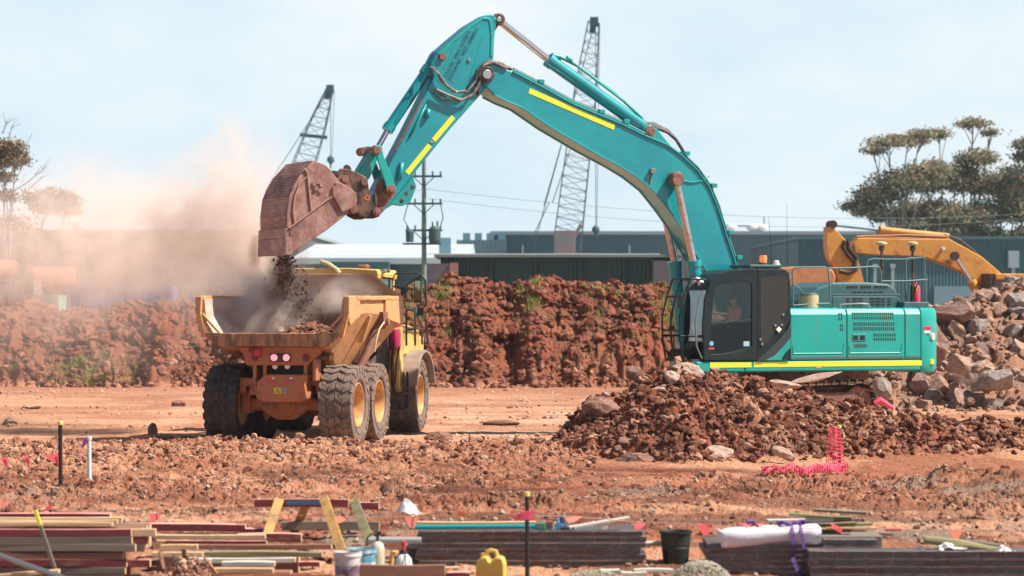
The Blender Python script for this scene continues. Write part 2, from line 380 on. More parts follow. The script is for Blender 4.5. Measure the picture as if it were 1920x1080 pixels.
def soilmat(name, attr=True, base=(.4, .17, .11)):
    m = bpy.data.materials.new(name); m.use_nodes = True; t = m.node_tree; n = t.nodes; l = t.links; b = n['Principled BSDF']
    b.inputs['Roughness'].default_value = .95; b.inputs['Specular IOR Level'].default_value = .15
    tx = n.new('ShaderNodeTexCoord')
    no = n.new('ShaderNodeTexNoise'); no.inputs['Scale'].default_value = 14; no.inputs['Detail'].default_value = 6; no.inputs['Roughness'].default_value = .7
    l.new(tx.outputs['Object'], no.inputs['Vector'])
    mr = n.new('ShaderNodeMapRange'); mr.inputs['From Min'].default_value = .3; mr.inputs['From Max'].default_value = .7; mr.inputs['To Min'].default_value = .62; mr.inputs['To Max'].default_value = 1.3
    l.new(no.outputs[0], mr.inputs[0])
    mu = n.new('ShaderNodeVectorMath'); mu.operation = 'SCALE'
    if attr:
        at = n.new('ShaderNodeAttribute'); at.attribute_name = 'tone'; l.new(at.outputs['Color'], mu.inputs[0])
    else: mu.inputs[0].default_value = base
    l.new(mr.outputs[0], mu.inputs['Scale']); l.new(mu.outputs[0], b.inputs['Base Color'])
    vo = n.new('ShaderNodeTexVoronoi'); vo.inputs['Scale'].default_value = 26; l.new(tx.outputs['Object'], vo.inputs['Vector'])
    ad = n.new('ShaderNodeMath'); ad.operation = 'SUBTRACT'; l.new(no.outputs[0], ad.inputs[0])
    ms = n.new('ShaderNodeMath'); ms.operation = 'MULTIPLY'; ms.inputs[1].default_value = .5; l.new(vo.outputs['Distance'], ms.inputs[0]); l.new(ms.outputs[0], ad.inputs[1])
    bp = n.new('ShaderNodeBump'); bp.inputs['Distance'].default_value = .035; bp.inputs['Strength'].default_value = .9
    l.new(ad.outputs[0], bp.inputs['Height']); l.new(bp.outputs[0], b.inputs['Normal'])
    return m
SOIL = soilmat('red_soil')
ground = fast_mesh('ground', V, Q, SOIL, A)
tag(ground, kind='structure')

# ------------------------------------------------------------------ rocks & clods
def ico(sub):
    b = bmesh.new(); bmesh.ops.create_icosphere(b, subdivisions=sub, radius=1); v = np.array([x.co[:] for x in b.verts]); f = np.array([[q.index for q in p.verts] for p in b.faces]); b.free(); return v, f
I1, I2, I3 = ico(1), ico(2), ico(3)
def rock_shape(seed, base=I3, planes=9, depth=.34, rough=.05):      # angular boulder: sphere cut by random planes
    rg = np.random.default_rng(seed); v = base[0].copy(); v *= rg.uniform(.75, 1.25, 3)
    for _ in range(planes):
        d = rg.normal(size=3); d /= np.linalg.norm(d); k = 1-rg.uniform(.12, depth+.12)
        pr = v@d; ex = np.clip(pr-k, 0, None); v -= ex[:, None]*d[None]
    nz = np.array([mnoise.noise(Vector(p*2.2)+Vector((seed, 0, 0))) for p in v]); nz2 = np.array([mnoise.noise(Vector(p*6)+Vector((0, seed, 0))) for p in v])
    v *= (1+rough*nz*1.6+rough*.6*nz2)[:, None]
    return v, base[1]
def scatter(name, pts, sizes, m, tones, base=I1, nshape=14, flat=.75, seed=1, lift=.25):
    rg = np.random.default_rng(seed)
    shp = [rock_shape(100+seed*37+i, base, 7, .4, .1)[0] for i in range(nshape)]
    n = len(pts); nv = len(base[0]); V = np.empty((n, nv, 3))
    for i in range(n):
        a, b_, c = rg.uniform(0, 2*PI, 3)
        M = np.array(Matrix.Rotation(a, 3, 'Z')@Matrix.Rotation(b_*.25, 3, 'X'))
        V[i] = (shp[i % nshape]*np.array([1, rg.uniform(.6, 1), flat*rg.uniform(.6, 1.1)])*sizes[i])@M.T+pts[i]
        V[i, :, 2] += sizes[i]*lift
    Fc = (base[1][None]+(np.arange(n)*nv)[:, None, None]).reshape(-1, 3)
    Cc = np.repeat(np.column_stack([tones, np.ones(n)]), nv, 0)
    return fast_mesh(name, V.reshape(-1, 3), Fc, m, Cc)
def tones(n, rg, a=(.32, .14, .09), b=(.56, .34, .235), c=(.12, .045, .032), pc=.35):
    t = rg.random(n)[:, None]; k = (rg.random(n) < pc)[:, None]
    r = np.array(a)+(np.array(b)-np.array(a))*t**1.3
    return np.where(k, np.array(c)+(np.array(a)-np.array(c))*t, r)
rg = np.random.default_rng(5)
def zone(n, f, rg=rg):
    D = rg.uniform(*f['D'], n*3); px = rg.uniform(*f['px'], n*3); x = (px-960)*D/F
    keep = f['k'](px, D, x) > rg.random(n*3)
    x, D = x[keep][:n], D[keep][:n]; z = gfull(x, D)[0]
    return np.column_stack([x, D, z])
# churned strip
p = zone(8500, dict(D=(46.8, 56.8), px=(-80, 1120), k=lambda px, D, x: (.25+.75*sstep(D, 48, 50)*(1-sstep(D, 54, 56.5)))*(1-.7*damp(x, D, px))))
s_ = .018+.085*rg.random(len(p))**4.5
o = scatter('soil_clods', p, s_, SOIL, tones(len(p), rg, pc=.25), seed=2); tag(o, 'strip of crumbly orange soil clods in front of the haul road', 'soil', kind='stuff')
# mound
p = zone(15000, dict(D=(49.5, 57.5), px=(1015, 2000), k=lambda px, D, x: sstep(mound_h(px, D), .02, .2)))
s_ = .018+.12*rg.random(len(p))**5
o = scatter('spoil_clods', p, s_, SOIL, tones(len(p), rg, a=(.19, .072, .046), b=(.50, .28, .19), pc=.5), seed=3); tag(o, 'loose dark red clods covering the spoil mound before the teal excavator', 'soil', kind='stuff')
# near ground and gravel
p = zone(11000, dict(D=(31, 47), px=(-80, 2000), k=lambda px, D, x: (.22+.78*sstep(fbm(x*.5, D*.8, 51, 3), -.1, .3)*sstep(D, 36, 40))*(1-.85*damp(x, D, px))))
s_ = .012+.055*rg.random(len(p))**4
o = scatter('loose_gravel', p, s_, SOIL, tones(len(p), rg, a=(.32, .15, .10), b=(.50, .36, .27), pc=.3), seed=4); tag(o, 'loose reddish gravel and crumbs strewn over the near ground', 'gravel', kind='stuff')
# far floor and berm
p = zone(2200, dict(D=(57, 96), px=(-80, 2000), k=lambda px, D, x: .06+.94*sstep(fbm(x*.25, D*.5, 151, 3), .1, .4)))
s_ = .02+.08*rg.random(len(p))**4
o = scatter('scattered_pebbles', p, s_, SOIL, tones(len(p), rg, a=(.5, .28, .18), b=(.65, .45, .33), pc=.15), seed=6); tag(o, 'small pebbles scattered over the tracked haul road', 'pebbles', kind='stuff')
p = zone(9000, dict(D=(96.2, 108), px=(-80, 1700), k=lambda px, D, x: .8+0*x))
s_ = .04+.24*rg.random(len(p))**4
p[:, 1] -= sstep(berm_h(960+p[:, 0]*F/p[:, 1], p[:, 1]), .03, .5)*sstep(p[:, 2], .3, 1.5)*bdy(p[:, 0], p[:, 2])
o = scatter('berm_clods', p, s_, SOIL, tones(len(p), rg, a=(.22, .078, .052), b=(.32, .13, .088), pc=.35), seed=8, lift=.1); tag(o, 'dark red clods lying all over the long earth bank', 'soil', kind='stuff')

p = zone(2600, dict(D=(94.3, 98.6), px=(-80, 1560), k=lambda px, D, x: np.exp(-((D-96.8)/1.1)**2)))
s_ = .03+.22*rg.random(len(p))**3.4
o = scatter('fallen_clods', p, s_, SOIL, tones(len(p), rg, a=(.24, .088, .058), b=(.42, .20, .13), pc=.35), seed=18, lift=.2); tag(o, 'clods that rolled down to the foot of the long earth bank', 'soil', kind='stuff')
dust = (.40, .20, .13)
TEAL = mat('teal_paint', (.003, .38, .335), .42, col2=(.004, .33, .30), scale=1.2, col3=(.15, .22, .16), scale3=3.4, lo3=.54, hi3=.80, coat=.18, stretch=(1, 1, .35))
TEALB = mat('teal_boom_paint', (.002, .31, .34), .34, col2=(.003, .255, .30), scale=.9, lo=.42, hi=.6, col3=(.10, .21, .19), scale3=3.2, lo3=.6, hi3=.82, coat=.5, bump=.004, bscale=1.2)
TEALD = mat('teal_paint_worn', (.003, .30, .30), .42, col2=(.06, .24, .20), scale=4, lo=.5, hi=.75, col3=(.22, .15, .10), scale3=5, lo3=.6, hi3=.75, coat=.2)
HOOD = mat('dark_teal_plastic', (.035, .11, .125), .45, col2=(.09, .12, .115), scale=2, lo=.45, hi=.75)
CAB = mat('cab_charcoal', (.010, .024, .028), .5, col2=(.035, .036, .032), scale=3, lo=.5, hi=.8, spec=.3)
BLACK = mat('black_void', (.008, .009, .010), .8)
RUBBERH = mat('hose_rubber', (.05, .045, .04), .6, col2=(.20, .13, .10), scale=8, lo=.45, hi=.65)
CHROME = mat('chrome_rod', (.75, .72, .72), .16, 1.0)
CHROMED = mat('dusty_chrome', (.62, .52, .48), .3, .8, col2=(.45, .25, .18), scale=6, lo=.5, hi=.7)
BROWN = mat('muddy_steel', (.20, .085, .065), .7, .15, col2=(.30, .15, .11), scale=5, col3=(.10, .05, .045), scale3=3, lo3=.5, hi3=.7, bump=.006, bscale=25)
BUCKET = mat('bucket_steel', (.30, .145, .12), .62, .1, col2=(.44, .26, .21), scale=3.5, col3=(.13, .06, .055), scale3=2.2, lo3=.5, hi3=.72, bump=.008, bscale=14, stretch=(1.3, .5, 1))
COUPL = mat('coupler_steel', (.045, .038, .034), .5, .3, col2=(.20, .10, .075), scale=4, lo=.45, hi=.62)
TRACK = mat('track_steel', (.10, .06, .045), .6, .5, col2=(.26, .14, .10), scale=5, bump=.005)
YEL = mat('reflective_yellow', (.80, .78, .05), .5, emit=(.9, .9, .05), estr=.0)
SILV = mat('silver_steel', (.5, .5, .48), .35, .9)
GLASS = glassmat('cab_glass', (.80, .90, .87))
GREY = mat('grey_metal', (.22, .23, .22), .5, .3)
RAIL = mat('rail_teal_grey', (.10, .20, .20), .45)
WHITE = mat('white_plastic', (.78, .77, .74), .5)
OXRED = mat('red_enamel', (.62, .03, .06), .4)
CREAM = mat('cream_plastic', (.52, .46, .26), .5)
# ================================================================== teal excavator
PSI = R(22); ED = 64.0; EC = P(1505, 560, ED); EZ = .30
ex = empty('excavator', (EC.x, EC.y, EZ), PSI, 'large teal excavator with yellow stripes tipping its bucket over the orange dump truck', 'excavator')
ex.rotation_euler = (0, 0, PSI)
_e = Vector((math.cos(PSI), math.sin(PSI), 0)); _n = Vector((math.sin(PSI), -math.cos(PSI), 0))
def LE(px, py, s=0.0):                    # photo pixel -> machine-local (along, height) on the plane s metres to the near side
    d = Vector(((px-960)/F, 1, -(py-HY)/F)); c = Vector((EC.x, EC.y, 0)); o = Vector((0, 0, CH))
    t = (s+(c-o).dot(_n))/d.dot(_n)
    q = o+d*t
    return ((q-c).dot(_e), q.z-EZ)
def L3(px, py, s=0.0):
    a, b = LE(px, py, s); return (a, -s, b)
def prof(pts, s): return [LE(x, y, s) for x, y in pts]

# ---- boom
bw = .36
up = [(908, 128), (922, 118), (961, 134), (1007, 158), (1074, 195), (1120, 214), (1166, 233), (1208, 254), (1251, 272), (1279, 292), (1308, 320), (1330, 352), (1346, 390), (1361, 440), (1377, 487), (1386, 520), (1398, 560), (1385, 590)]
lo = [(1345, 585), (1333, 545), (1324, 508), (1298, 465), (1276, 425), (1251, 390), (1223, 355), (1191, 330), (1160, 311), (1104, 281), (1031, 238), (979, 202), (949, 190), (926, 178), (908, 160), (899, 146)]
b = MB(); b.prism(prof(up+lo, bw), -bw, bw)
boom = b.build('boom', TEALB, ex, bev=.03)
def inset(pu, pl, s, th, w, name, m, par):      # flange strips along upper/lower edges
    b = MB()
    for pts, sg in ((pu, -1), (pl, 1)):
        L = [Vector(L3(x, y, s)) for x, y in pts]
        for i in range(len(L)-1): b.beam(L[i], L[i+1], th, w, up=(0, 1, 0))
    return b.build(name, m, par, bev=.008)
for s_ in (bw, -bw):
    ed = [Vector((a, -s_, z)) for a, z in prof(up[2:16], bw)]; ed2 = [Vector((a, -s_, z)) for a, z in prof(lo[2:14], bw)]
    b = MB()
    for E_ in (ed, ed2):
        for i in range(len(E_)-1): b.beam(E_[i], E_[i+1], .045, .07, up=(0, 1, 0))
    b.build('flange', TEALB, boom, bev=.01)
# fork at the tip + pins
b = MB()
for s_ in (.38, -.38):
    c = L3(911, 140, .38); c = (c[0], -s_, c[2]); sg = 1 if s_ > 0 else -1
    b.cyl((c[0], -s_+.02*sg, c[2]), (c[0], -s_-.05*sg, c[2]), .20, n=24)
b.build('pin_boss', COUPL, boom, bev=.015)
b = MB(); c = L3(911, 140, .38); b.cyl((c[0], -.47, c[2]), (c[0], .47, c[2]), .11, n=20); b.build('pin', SILV, boom, bev=.012)
# reflective strips
def strip(pa, pb, wpx, s, par, name='reflective_strip'):
    b = MB(); a = Vector(L3(*pa, s)); c = Vector(L3(*pb, s)); b.beam(a, c, .008, wpx/78., up=(0, 1, 0)) if False else None
    d = (c-a).normalized(); nrm = Vector((-d.z, 0, d.x))*wpx/77./2
    y = -s-.004
    b.prism([(v.x, v.z) for v in (a-nrm, c-nrm, c+nrm, a+nrm)], y-.004, y+.003)
    return b.build(name, YEL, par)
strip((992, 170), (1152, 239), 9.5, bw, boom)
# hydraulic pipes along the boom's back
for k, (off, s_) in enumerate(((-4, .24), (-6, .10), (-5, -.05), (-5, -.2))):
    pts = [L3(x+1, y+off, s_) for x, y in up[2:8]]
    b = MB(); b.tube(pts, .024, 6); b.build('hydraulic_pipe', TEAL if k % 2 == 0 else RUBBERH, boom, smooth=True)
    pts = [L3(x+2, y+off+1, s_) for x, y in up[9:16]]
    b = MB(); b.tube(pts, .026, 6); b.build('hydraulic_pipe', TEAL if k % 2 else RUBBERH, boom, smooth=True)
b = MB()
for q in (3, 5, 6, 9, 11, 13, 14):
    x, y = up[q]; a, z = LE(x, y-2, 0); b.box(a-.07, a+.07, -.3, .3, z-.03, z+.07)
b.build('pipe_clamp', TEALD, boom, bev=.01)
# arm cylinder lug + boom cylinder boss + small lamp on the boom side
b = MB(); lug = [(1200, 262), (1206, 240), (1219, 236), (1232, 244), (1262, 280)]
for s_ in (.17, -.13): b.prism(prof(lug, .15), -s_-.02, -s_+.02)
b.build('cylinder_lug', TEAL, boom, bev=.01)
b = MB(); c = L3(1218, 247, .2); b.cyl((c[0], -.25, c[2]), (c[0], .25, c[2]), .135, n=20); b.cyl((c[0], -.27, c[2]), (c[0], .27, c[2]), .07, n=16); b.build('pin', BROWN, boom, bev=.012)
b = MB(); c = L3(1268, 335, .5); b.cyl((c[0], -.60, c[2]), (c[0], .60, c[2]), .165, n=24); b.build('pin_boss', BROWN, boom, bev=.03)
b = MB(); b.cyl((c[0], -.615, c[2]), (c[0], .615, c[2]), .07, n=6); b.build('pin', COUPL, boom, bev=.012)
b = MB(); c = L3(1222, 321, .36); b.cyl((c[0], -.36, c[2]), (c[0], -.46, c[2]), .07, n=14); b.beam((c[0], -.38, c[2]-.05), (c[0]-.06, -.37, c[2]-.35), .035, .03); b.build('work_lamp', GREY, boom, bev=.01)
b = MB(); b.tube([L3(1283, 339, .38), L3(1298, 342, .38), L3(1316, 339, .38), L3(1330, 330, .3)], .014, 6); b.build('hose', TEAL, boom, smooth=True)

# ---- arm (dipper)
aw = .27
A_ = [(912, 28), (926, 27), (933, 38), (929, 55), (927, 75), (926, 106), (922, 140), (909, 169), (846, 240), (797, 300), (773, 330), (748, 362), (716, 401), (706, 394), (701, 364), (729, 310), (763, 245), (814, 144), (809, 120), (820, 98), (845, 76), (880, 47)]
b = MB(); b.prism(prof(A_, aw), -aw, aw); arm = b.build('arm', TEALB, ex, bev=.025)
# raised rim following the top plate
b = MB()
rim = [(823, 104), (846, 79), (882, 50), (905, 34), (918, 36), (922, 60), (921, 106)]
L = [Vector(L3(x, y, aw)) for x, y in rim]
for i in range(len(L)-1): b.beam(L[i], L[i+1], .06, .035, up=(0, 1, 0))
b.build('rim', TEAL, arm, bev=.012)
b = MB(); pts = [(846, 70), (833, 100), (810, 150), (770, 233)]
L = [Vector(L3(x+16, y+6, aw)) for x, y in ((838, 90), (826, 118))]
b.beam(L3(862, 68, aw), L3(832, 130, aw), .02, .012, up=(0, 1, 0)); b.beam(L3(905, 70, aw), L3(872, 175, aw), .02, .012, up=(0, 1, 0)); b.build('weld_seam', TEALD, arm)
strip((850, 219), (813, 263), 9, aw, arm); strip((806, 272), (763, 325), 9, aw, arm)
b = MB(); c = L3(809, 267, aw); b.box(c[0]-.05, c[0]+.05, -aw-.02, -aw+.01, c[2]-.03, c[2]+.03); b.build('bracket', GREY, arm, bev=.01)
# top eye and pin of arm cylinder
b = MB()
for s_ in (.20, -.20):
    c = L3(933, 37, .2); b.cyl((c[0], -s_-.06, c[2]), (c[0], -s_+.06, c[2]), .14, n=20)
b.prism(prof([(920, 30), (932, 27), (941, 37), (934, 50), (927, 62)], .26), -.24, -.14); b.prism(prof([(920, 30), (932, 27), (941, 37), (934, 50), (927, 62)], .26), .14, .24)
b.build('eye_plate', COUPL, arm, bev=.012)
b = MB(); b.cyl((c[0], -.30, c[2]), (c[0], .30, c[2]), .06, n=16); b.build('pin', SILV, arm, bev=.01)
# bolt hole, lettering
b = MB(); c = L3(879, 113, aw); b.cyl((c[0], -aw-.03, c[2]), (c[0], -aw+.02, c[2]), .045, n=14); c = L3(850, 153, aw); b.cyl((c[0], -aw-.01, c[2]), (c[0], -aw+.02, c[2]), .025, n=10); b.build('bolt', GREY, arm, bev=.008)
INK = mat('stencil_ink', (.01, .13, .15), .6)
def side_text(body, px, py, qx, qy, s, size, m, par, name='lettering'):
    a = Vector(L3(px, py, s)); c = Vector(L3(qx, qy, s)); d = (c-a).normalized(); upv = Vector((0, -1, 0)).cross(d)
    M = Matrix((( d.x, upv.x, 0, a.x), (d.y, upv.y, -1, -s-.004), (d.z, upv.z, 0, a.z), (0, 0, 0, 1)))
    return text_mesh(name, body, size, m, par, M)
side_text('STATIC WLL 5175KG', 838, 146, 874, 78, aw, .135, INK, arm)
side_text('DYNAMIC WLL 5080KG', 845, 152, 884, 80, aw, .135, INK, arm)
# lower end wear plate, pivot pins, grab bracket with holes
b = MB(); b.prism(prof([(709, 330), (732, 352), (742, 362), (716, 396), (704, 384), (702, 364)], aw), -aw-.012, -aw+.005); b.build('wear_plate', BROWN, arm, bev=.01)
b = MB(); b.prism(prof([(773, 330), (780, 350), (768, 381), (754, 386), (736, 384), (722, 392), (748, 361)], .12), -.16, .02)
hk = b.build('hook_plate', TEALD, arm, bev=.012)
b = MB()
for x, y in ((773, 351), (762, 363), (753, 377)):
    c = L3(x, y, .16); b.cyl((c[0], -.165, c[2]), (c[0], -.15, c[2]), .05, n=14)
b.build('hole_ring', COUPL, hk)
b = MB(); c = L3(732, 356, .35); b.cyl((c[0], -.40, c[2]), (c[0], .40, c[2]), .115, n=20); b.cyl((c[0], -.43, c[2]), (c[0], .43, c[2]), .06, n=12); b.build('pin', BROWN, arm, bev=.015)
b = MB(); b.tube([L3(816, 150, .22), L3(790, 192, .24), L3(764, 238, .25), L3(740, 283, .25)], .028, 8); b.build('grease_pipe', BROWN, arm, smooth=True)
b = MB(); b.tube([L3(799, 196, .30), L3(782, 230, .30), L3(768, 258, .30)], .022, 6); b.cyl(L3(754, 305, .30), L3(748, 338, .30), .05, n=10); b.cyl(L3(804, 205, .31), L3(800, 222, .31), .05, n=10); b.build('grease_valve', TEALD, arm, smooth=True)

# ---- cylinders
def cylinder(name, a, r, c, s, Rb, rr, gl=.12, mb=TEALB, mr=CHROME, par=ex, eye=True):
    a, r, c = Vector(L3(*a, s)), Vector(L3(*r, s)), Vector(L3(*c, s))      # body end, gland, rod end
    d = (c-a).normalized()
    b = MB(); b.cyl(a, r, Rb, n=20); b.cyl(r-d*gl, r+d*.03, Rb*1.13, n=20); b.cyl(a-d*.02, a+d*gl*.8, Rb*1.1, n=20)
    if eye: b.cyl(a+Vector((0, -.14, 0))-d*.06, a+Vector((0, .14, 0))-d*.06, Rb*1.05, n=16)
    bd = b.build(name, mb, par, smooth=True)
    b = MB(); b.cyl(r, c, rr, n=16); b.build('piston_rod', mr, bd, smooth=True)
    b = MB(); b.cyl(c+Vector((0, -.12, 0)), c+Vector((0, .12, 0)), rr*1.7, n=16); b.build('rod_eye', BROWN, bd, bev=.01)
    return bd
ac = cylinder('arm_cylinder', (1215, 245), (1029, 113), (933, 37), 0, .155, .085)
b = MB(); b.tube([L3(1046, 105, .05), L3(1072, 116, .05), L3(1120, 152, .05), L3(1170, 190, .05), L3(1205, 222, .05)], .03, 8); b.tube([L3(1050, 108, -.1), L3(1090, 128, -.1), L3(1150, 172, -.1), L3(1207, 226, -.1)], .026, 8)
b.cyl(L3(1036, 104, .03), L3(1052, 108, .03), .07, n=10); b.cyl(L3(1062, 108, .03), L3(1072, 114, .03), .06, n=10); b.build('feed_pipe', TEAL, ac, smooth=True)
b = MB()
for s_, o_ in ((.1, 0), (-.05, 3), (-.15, 6)):
    b.tube([L3(1208, 232, s_), L3(1226, 238-o_, s_), L3(1252, 248-o_*.5, s_), L3(1268, 262, s_), L3(1279, 280, s_), L3(1288, 300, s_)], .042, 8)
b.build('hose', RUBBERH, ac, smooth=True)
bc = cylinder('bucket_cylinder', (818, 108), (727, 243), (706, 281), 0, .125, .065)
b = MB(); b.cyl(L3(806, 128, 0), L3(797, 141, 0), .17, n=16); b.tube([L3(778, 158, .13), L3(772, 180, .14), L3(742, 228, .14)], .02, 6); b.build('band', TEALD, bc, bev=.01)
b = MB(); c = L3(821, 108, .0); b.cyl((c[0], -.34, c[2]), (c[0], .34, c[2]), .085, n=16); b.build('pin', BROWN, bc, bev=.01)
for s_ in (.56, -.56):
    cylinder('boom_cylinder', (1316, 640), (1300 if s_ > 0 else 1297, 491), (1268, 338), s_*1.0, .165, .085, mr=CHROMED, eye=True) if s_ > 0 else None
# far boom cylinder: same geometry mirrored across the machine plane
near = [o for o in bpy.data.objects if o.name.startswith('boom_cylinder')][0]
far = copy_tree(near, ex)
for q in [far]+[x for x in bpy.data.objects if x.parent == far]: pass
far.location = (0, 1.02, 0)
# hoses between boom tip and arm
b = MB()
for k, (pts) in enumerate(([(818, 128), (826, 150), (850, 172), (876, 172), (893, 150), (898, 130), (918, 115), (945, 120)], [(818, 168), (840, 178), (865, 188), (888, 176), (902, 150), (906, 122), (925, 117), (952, 128)],
                           [(815, 172), (832, 186), (850, 186), (868, 185)], [(806, 125), (812, 128), (822, 138), (838, 160), (856, 173), (872, 170)])):
    b.tube([L3(x, y, .36+.03*(k % 2)) for x, y in pts], .032 if k < 2 else .02, 8)
b.build('hose', mat('light_hose', (.34, .27, .24), .5, col2=(.12, .09, .08), scale=9), arm, smooth=True)
b = MB()
for k in range(5):
    b.tube([L3(*p, .30-.13*k) for p in ((897, 178), (893, 156), (899, 128), (914, 114), (936, 117), (960, 130))], .03, 7)
b.build('hose', RUBBERH, arm, smooth=True)
b = MB()
for s_ in (.2, .05, -.1, -.25):
    b.cyl(L3(926, 121, s_), L3(945, 127, s_), .045, n=10); b.cyl(L3(949, 128, s_), L3(956, 132, s_), .055, n=8)
b.build('hose_coupling', TEALD, boom, smooth=True)

# ---- linkage, coupler, bucket
b = MB(); a, c = L3(705, 282, 0), L3(681, 341, 0)
b.beam(a, c, .36, .26, up=(0, 1, 0)) if False else b.prism(prof([(693, 288), (701, 276), (712, 282), (709, 297), (694, 333), (681, 350), (668, 336), (675, 318)], .2), -.2, .2)
lk = b.build('bucket_link', TEAL, ex, bev=.02)
for s_ in (.36, -.30):
    b = MB(); b.prism(prof([(702, 272), (714, 272), (719, 292), (742, 352), (738, 362), (725, 360), (722, 345), (707, 298)], .36), -s_-.03, -s_+.03); b.build('side_link', TEAL, lk, bev=.015)
b = MB(); c = L3(706, 282, .36); b.cyl((c[0], -.44, c[2]), (c[0], .40, c[2]), .095, n=18); b.cyl((c[0]-.13, .1, c[2]), (c[0]-.13, .44, c[2]), .1, n=18); b.build('pin', BROWN, lk, bev=.015)
cpl = [(629, 326), (638, 316), (652, 317), (670, 324), (687, 333), (690, 344), (692, 368), (703, 387), (713, 394), (711, 406), (700, 410), (686, 410), (674, 404), (662, 388), (655, 362), (645, 342)]
b = MB()
for s0 in (.42, -.42): b.prism(prof(cpl, .42), -s0-.035, -s0+.035)
b.prism(prof([(640, 322), (655, 322), (668, 350), (676, 392), (664, 390), (652, 352)], .42), -.42, .42)
cp = b.build('quick_coupler', COUPL, ex, bev=.015)
b = MB(); b.prism(prof([(646, 318), (647, 311), (652, 308), (658, 311), (661, 320)], .1), -.06, .02); b.build('lifting_lug', COUPL, cp, bev=.01)
b = MB(); c = L3(681, 342, .42); b.cyl((c[0], -.52, c[2]), (c[0], .5, c[2]), .085, n=18); c = L3(704, 398, .42); b.cyl((c[0], -.54, c[2]), (c[0], .52, c[2]), .10, n=18); b.cyl((c[0], -.56, c[2]), (c[0], .54, c[2]), .055, n=12); b.build('pin', BROWN, cp, bev=.015)
b = MB(); c = L3(639, 342, .42); b.cyl((c[0], -.40, c[2]), (c[0], .4, c[2]), .13, n=18); b.build('cylinder_barrel', TEAL, cp, bev=.01)
ORG = mat('orange_emblem', (.85, .22, .03), .5)
side_text('D', 682, 372, 689, 377, .458, .17, ORG, cp, 'emblem')
BW = 1.02
bo = [(577, 312), (585, 303), (594, 303), (610, 309), (619, 318), (629, 332), (640, 345), (652, 352), (664, 363), (665, 377), (659, 387), (650, 402), (612, 432), (543, 478), (541, 450), (538, 428), (537, 402), (541, 370), (549, 350), (561, 329)]
# shell: swept wrapper between two side plates
wrap = [(664, 364), (652, 352), (640, 345), (629, 332), (619, 318), (610, 309), (594, 303), (585, 303), (577, 312), (561, 329), (549, 350), (541, 370), (537, 402), (538, 428), (541, 450), (543, 478)]
W_ = prof(wrap, BW); th = .05
cx = sum(a for a, _ in W_)/len(W_); cz = sum(b for _, b in W_)/len(W_)
inn = [(a+(cx-a)*.05, z+(cz-z)*.05) for a, z in W_]
b = MB(); ring = W_+inn[::-1]; b.prism(ring, -BW, BW); bk = b.build('bucket', BUCKET, ex, bev=.012)
bmid = prof(bo, BW)
for s0 in (BW-.03, -BW+.03):
    b = MB(); b.prism(bmid, -s0-.045, -s0+.045); b.build('side_plate', BUCKET, bk, bev=.015)
# wear strips round the back of the bucket, lip shroud, teeth base
b = MB()
k = 0
for i in range(6, 14):
    a, c = Vector((W_[i][0], 0, W_[i][1])), Vector((W_[i+1][0], 0, W_[i+1][1]))
    for t in np.arange(0, 1, .25 if i < 11 else .5):
        q = a+(c-a)*float(t); nn = Vector((-(c-a).z, 0, (c-a).x)).normalized(); nn = -nn if nn.dot(q-Vector((cx, 0, cz))) < 0 else nn
        b.beam((q.x+nn.x*.004, -BW+.03, q.z+nn.z*.004), (q.x+nn.x*.004, BW-.06, q.z+nn.z*.004), .05, .035, up=(nn.x, 0, nn.z)); k += 1
b.build('wear_strip', BUCKET, bk, bev=.008)
lipn = prof([(542, 445), (541, 479), (549, 478), (575, 461), (560, 440)], BW)
b = MB(); b.prism(prof([(534, 446), (533, 479), (546, 478), (546, 446)], BW), -BW-.04, BW+.04); b.build('lip_shroud', BUCKET, bk, bev=.015)
b = MB(); b.prism(prof([(534, 428), (533.5, 446), (545, 446), (545, 428)], BW), -BW-.015, BW+.015); b.build('lip_plate', BUCKET, bk, bev=.01)
# weld ribs on the side plate
LTW = mat('polished_edge', (.50, .30, .22), .5, .3)
b = MB()
for pts in ([(541, 428), (622, 368)], [(568, 315), (575, 322), (583, 394)], [(573, 332), (561, 345), (552, 368), (549, 395), (552, 418)], [(628, 344), (634, 342)]):
    L = [Vector(L3(x, y, BW)) for x, y in pts]
    for i in range(len(L)-1): b.beam((L[i].x, -BW-.03, L[i].z), (L[i+1].x, -BW-.03, L[i+1].z), .028, .04, up=(0, 1, 0))
b.build('rib', LTW, bk, bev=.006)
b = MB(); cc = [L3(x, y, BW) for x, y in ((596, 341), (602, 347), (600, 358), (592, 354), (588, 345))]
for c in cc: b.cyl((c[0], -BW-.05, c[2]), (c[0], -BW+.01, c[2]), .06, .045, n=7)
b.build('cast_mark', BUCKET, bk, bev=.01)
b = MB(); b.prism(prof([(622, 352), (634, 342), (650, 349), (666, 362), (668, 378), (660, 390), (640, 398), (623, 368)], BW), -BW-.07, -BW+.01); b.prism(prof([(622, 352), (634, 342), (650, 349), (666, 362), (668, 378), (660, 390), (640, 398), (623, 368)], BW), BW-.01, BW+.07)
b.build('ear_plate', BUCKET, bk, bev=.015)
b = MB(); c = L3(661, 393, .5); b.cyl((c[0], -.62, c[2]), (c[0], .6, c[2]), .1, n=16); c = L3(645, 336, .5); b.cyl((c[0], -.62, c[2]), (c[0], .6, c[2]), .085, n=16); b.build('pin', BROWN, bk, bev=.01)
# ears carrying the pins to the coupler
b = MB()
for s0 in (.5, -.5): b.prism(prof([(628, 338), (640, 328), (652, 334), (668, 374), (668, 398), (654, 402), (640, 380)], .5), -s0-.03, -s0+.03)
b.build('hanger_bracket', BROWN, bk, bev=.01)

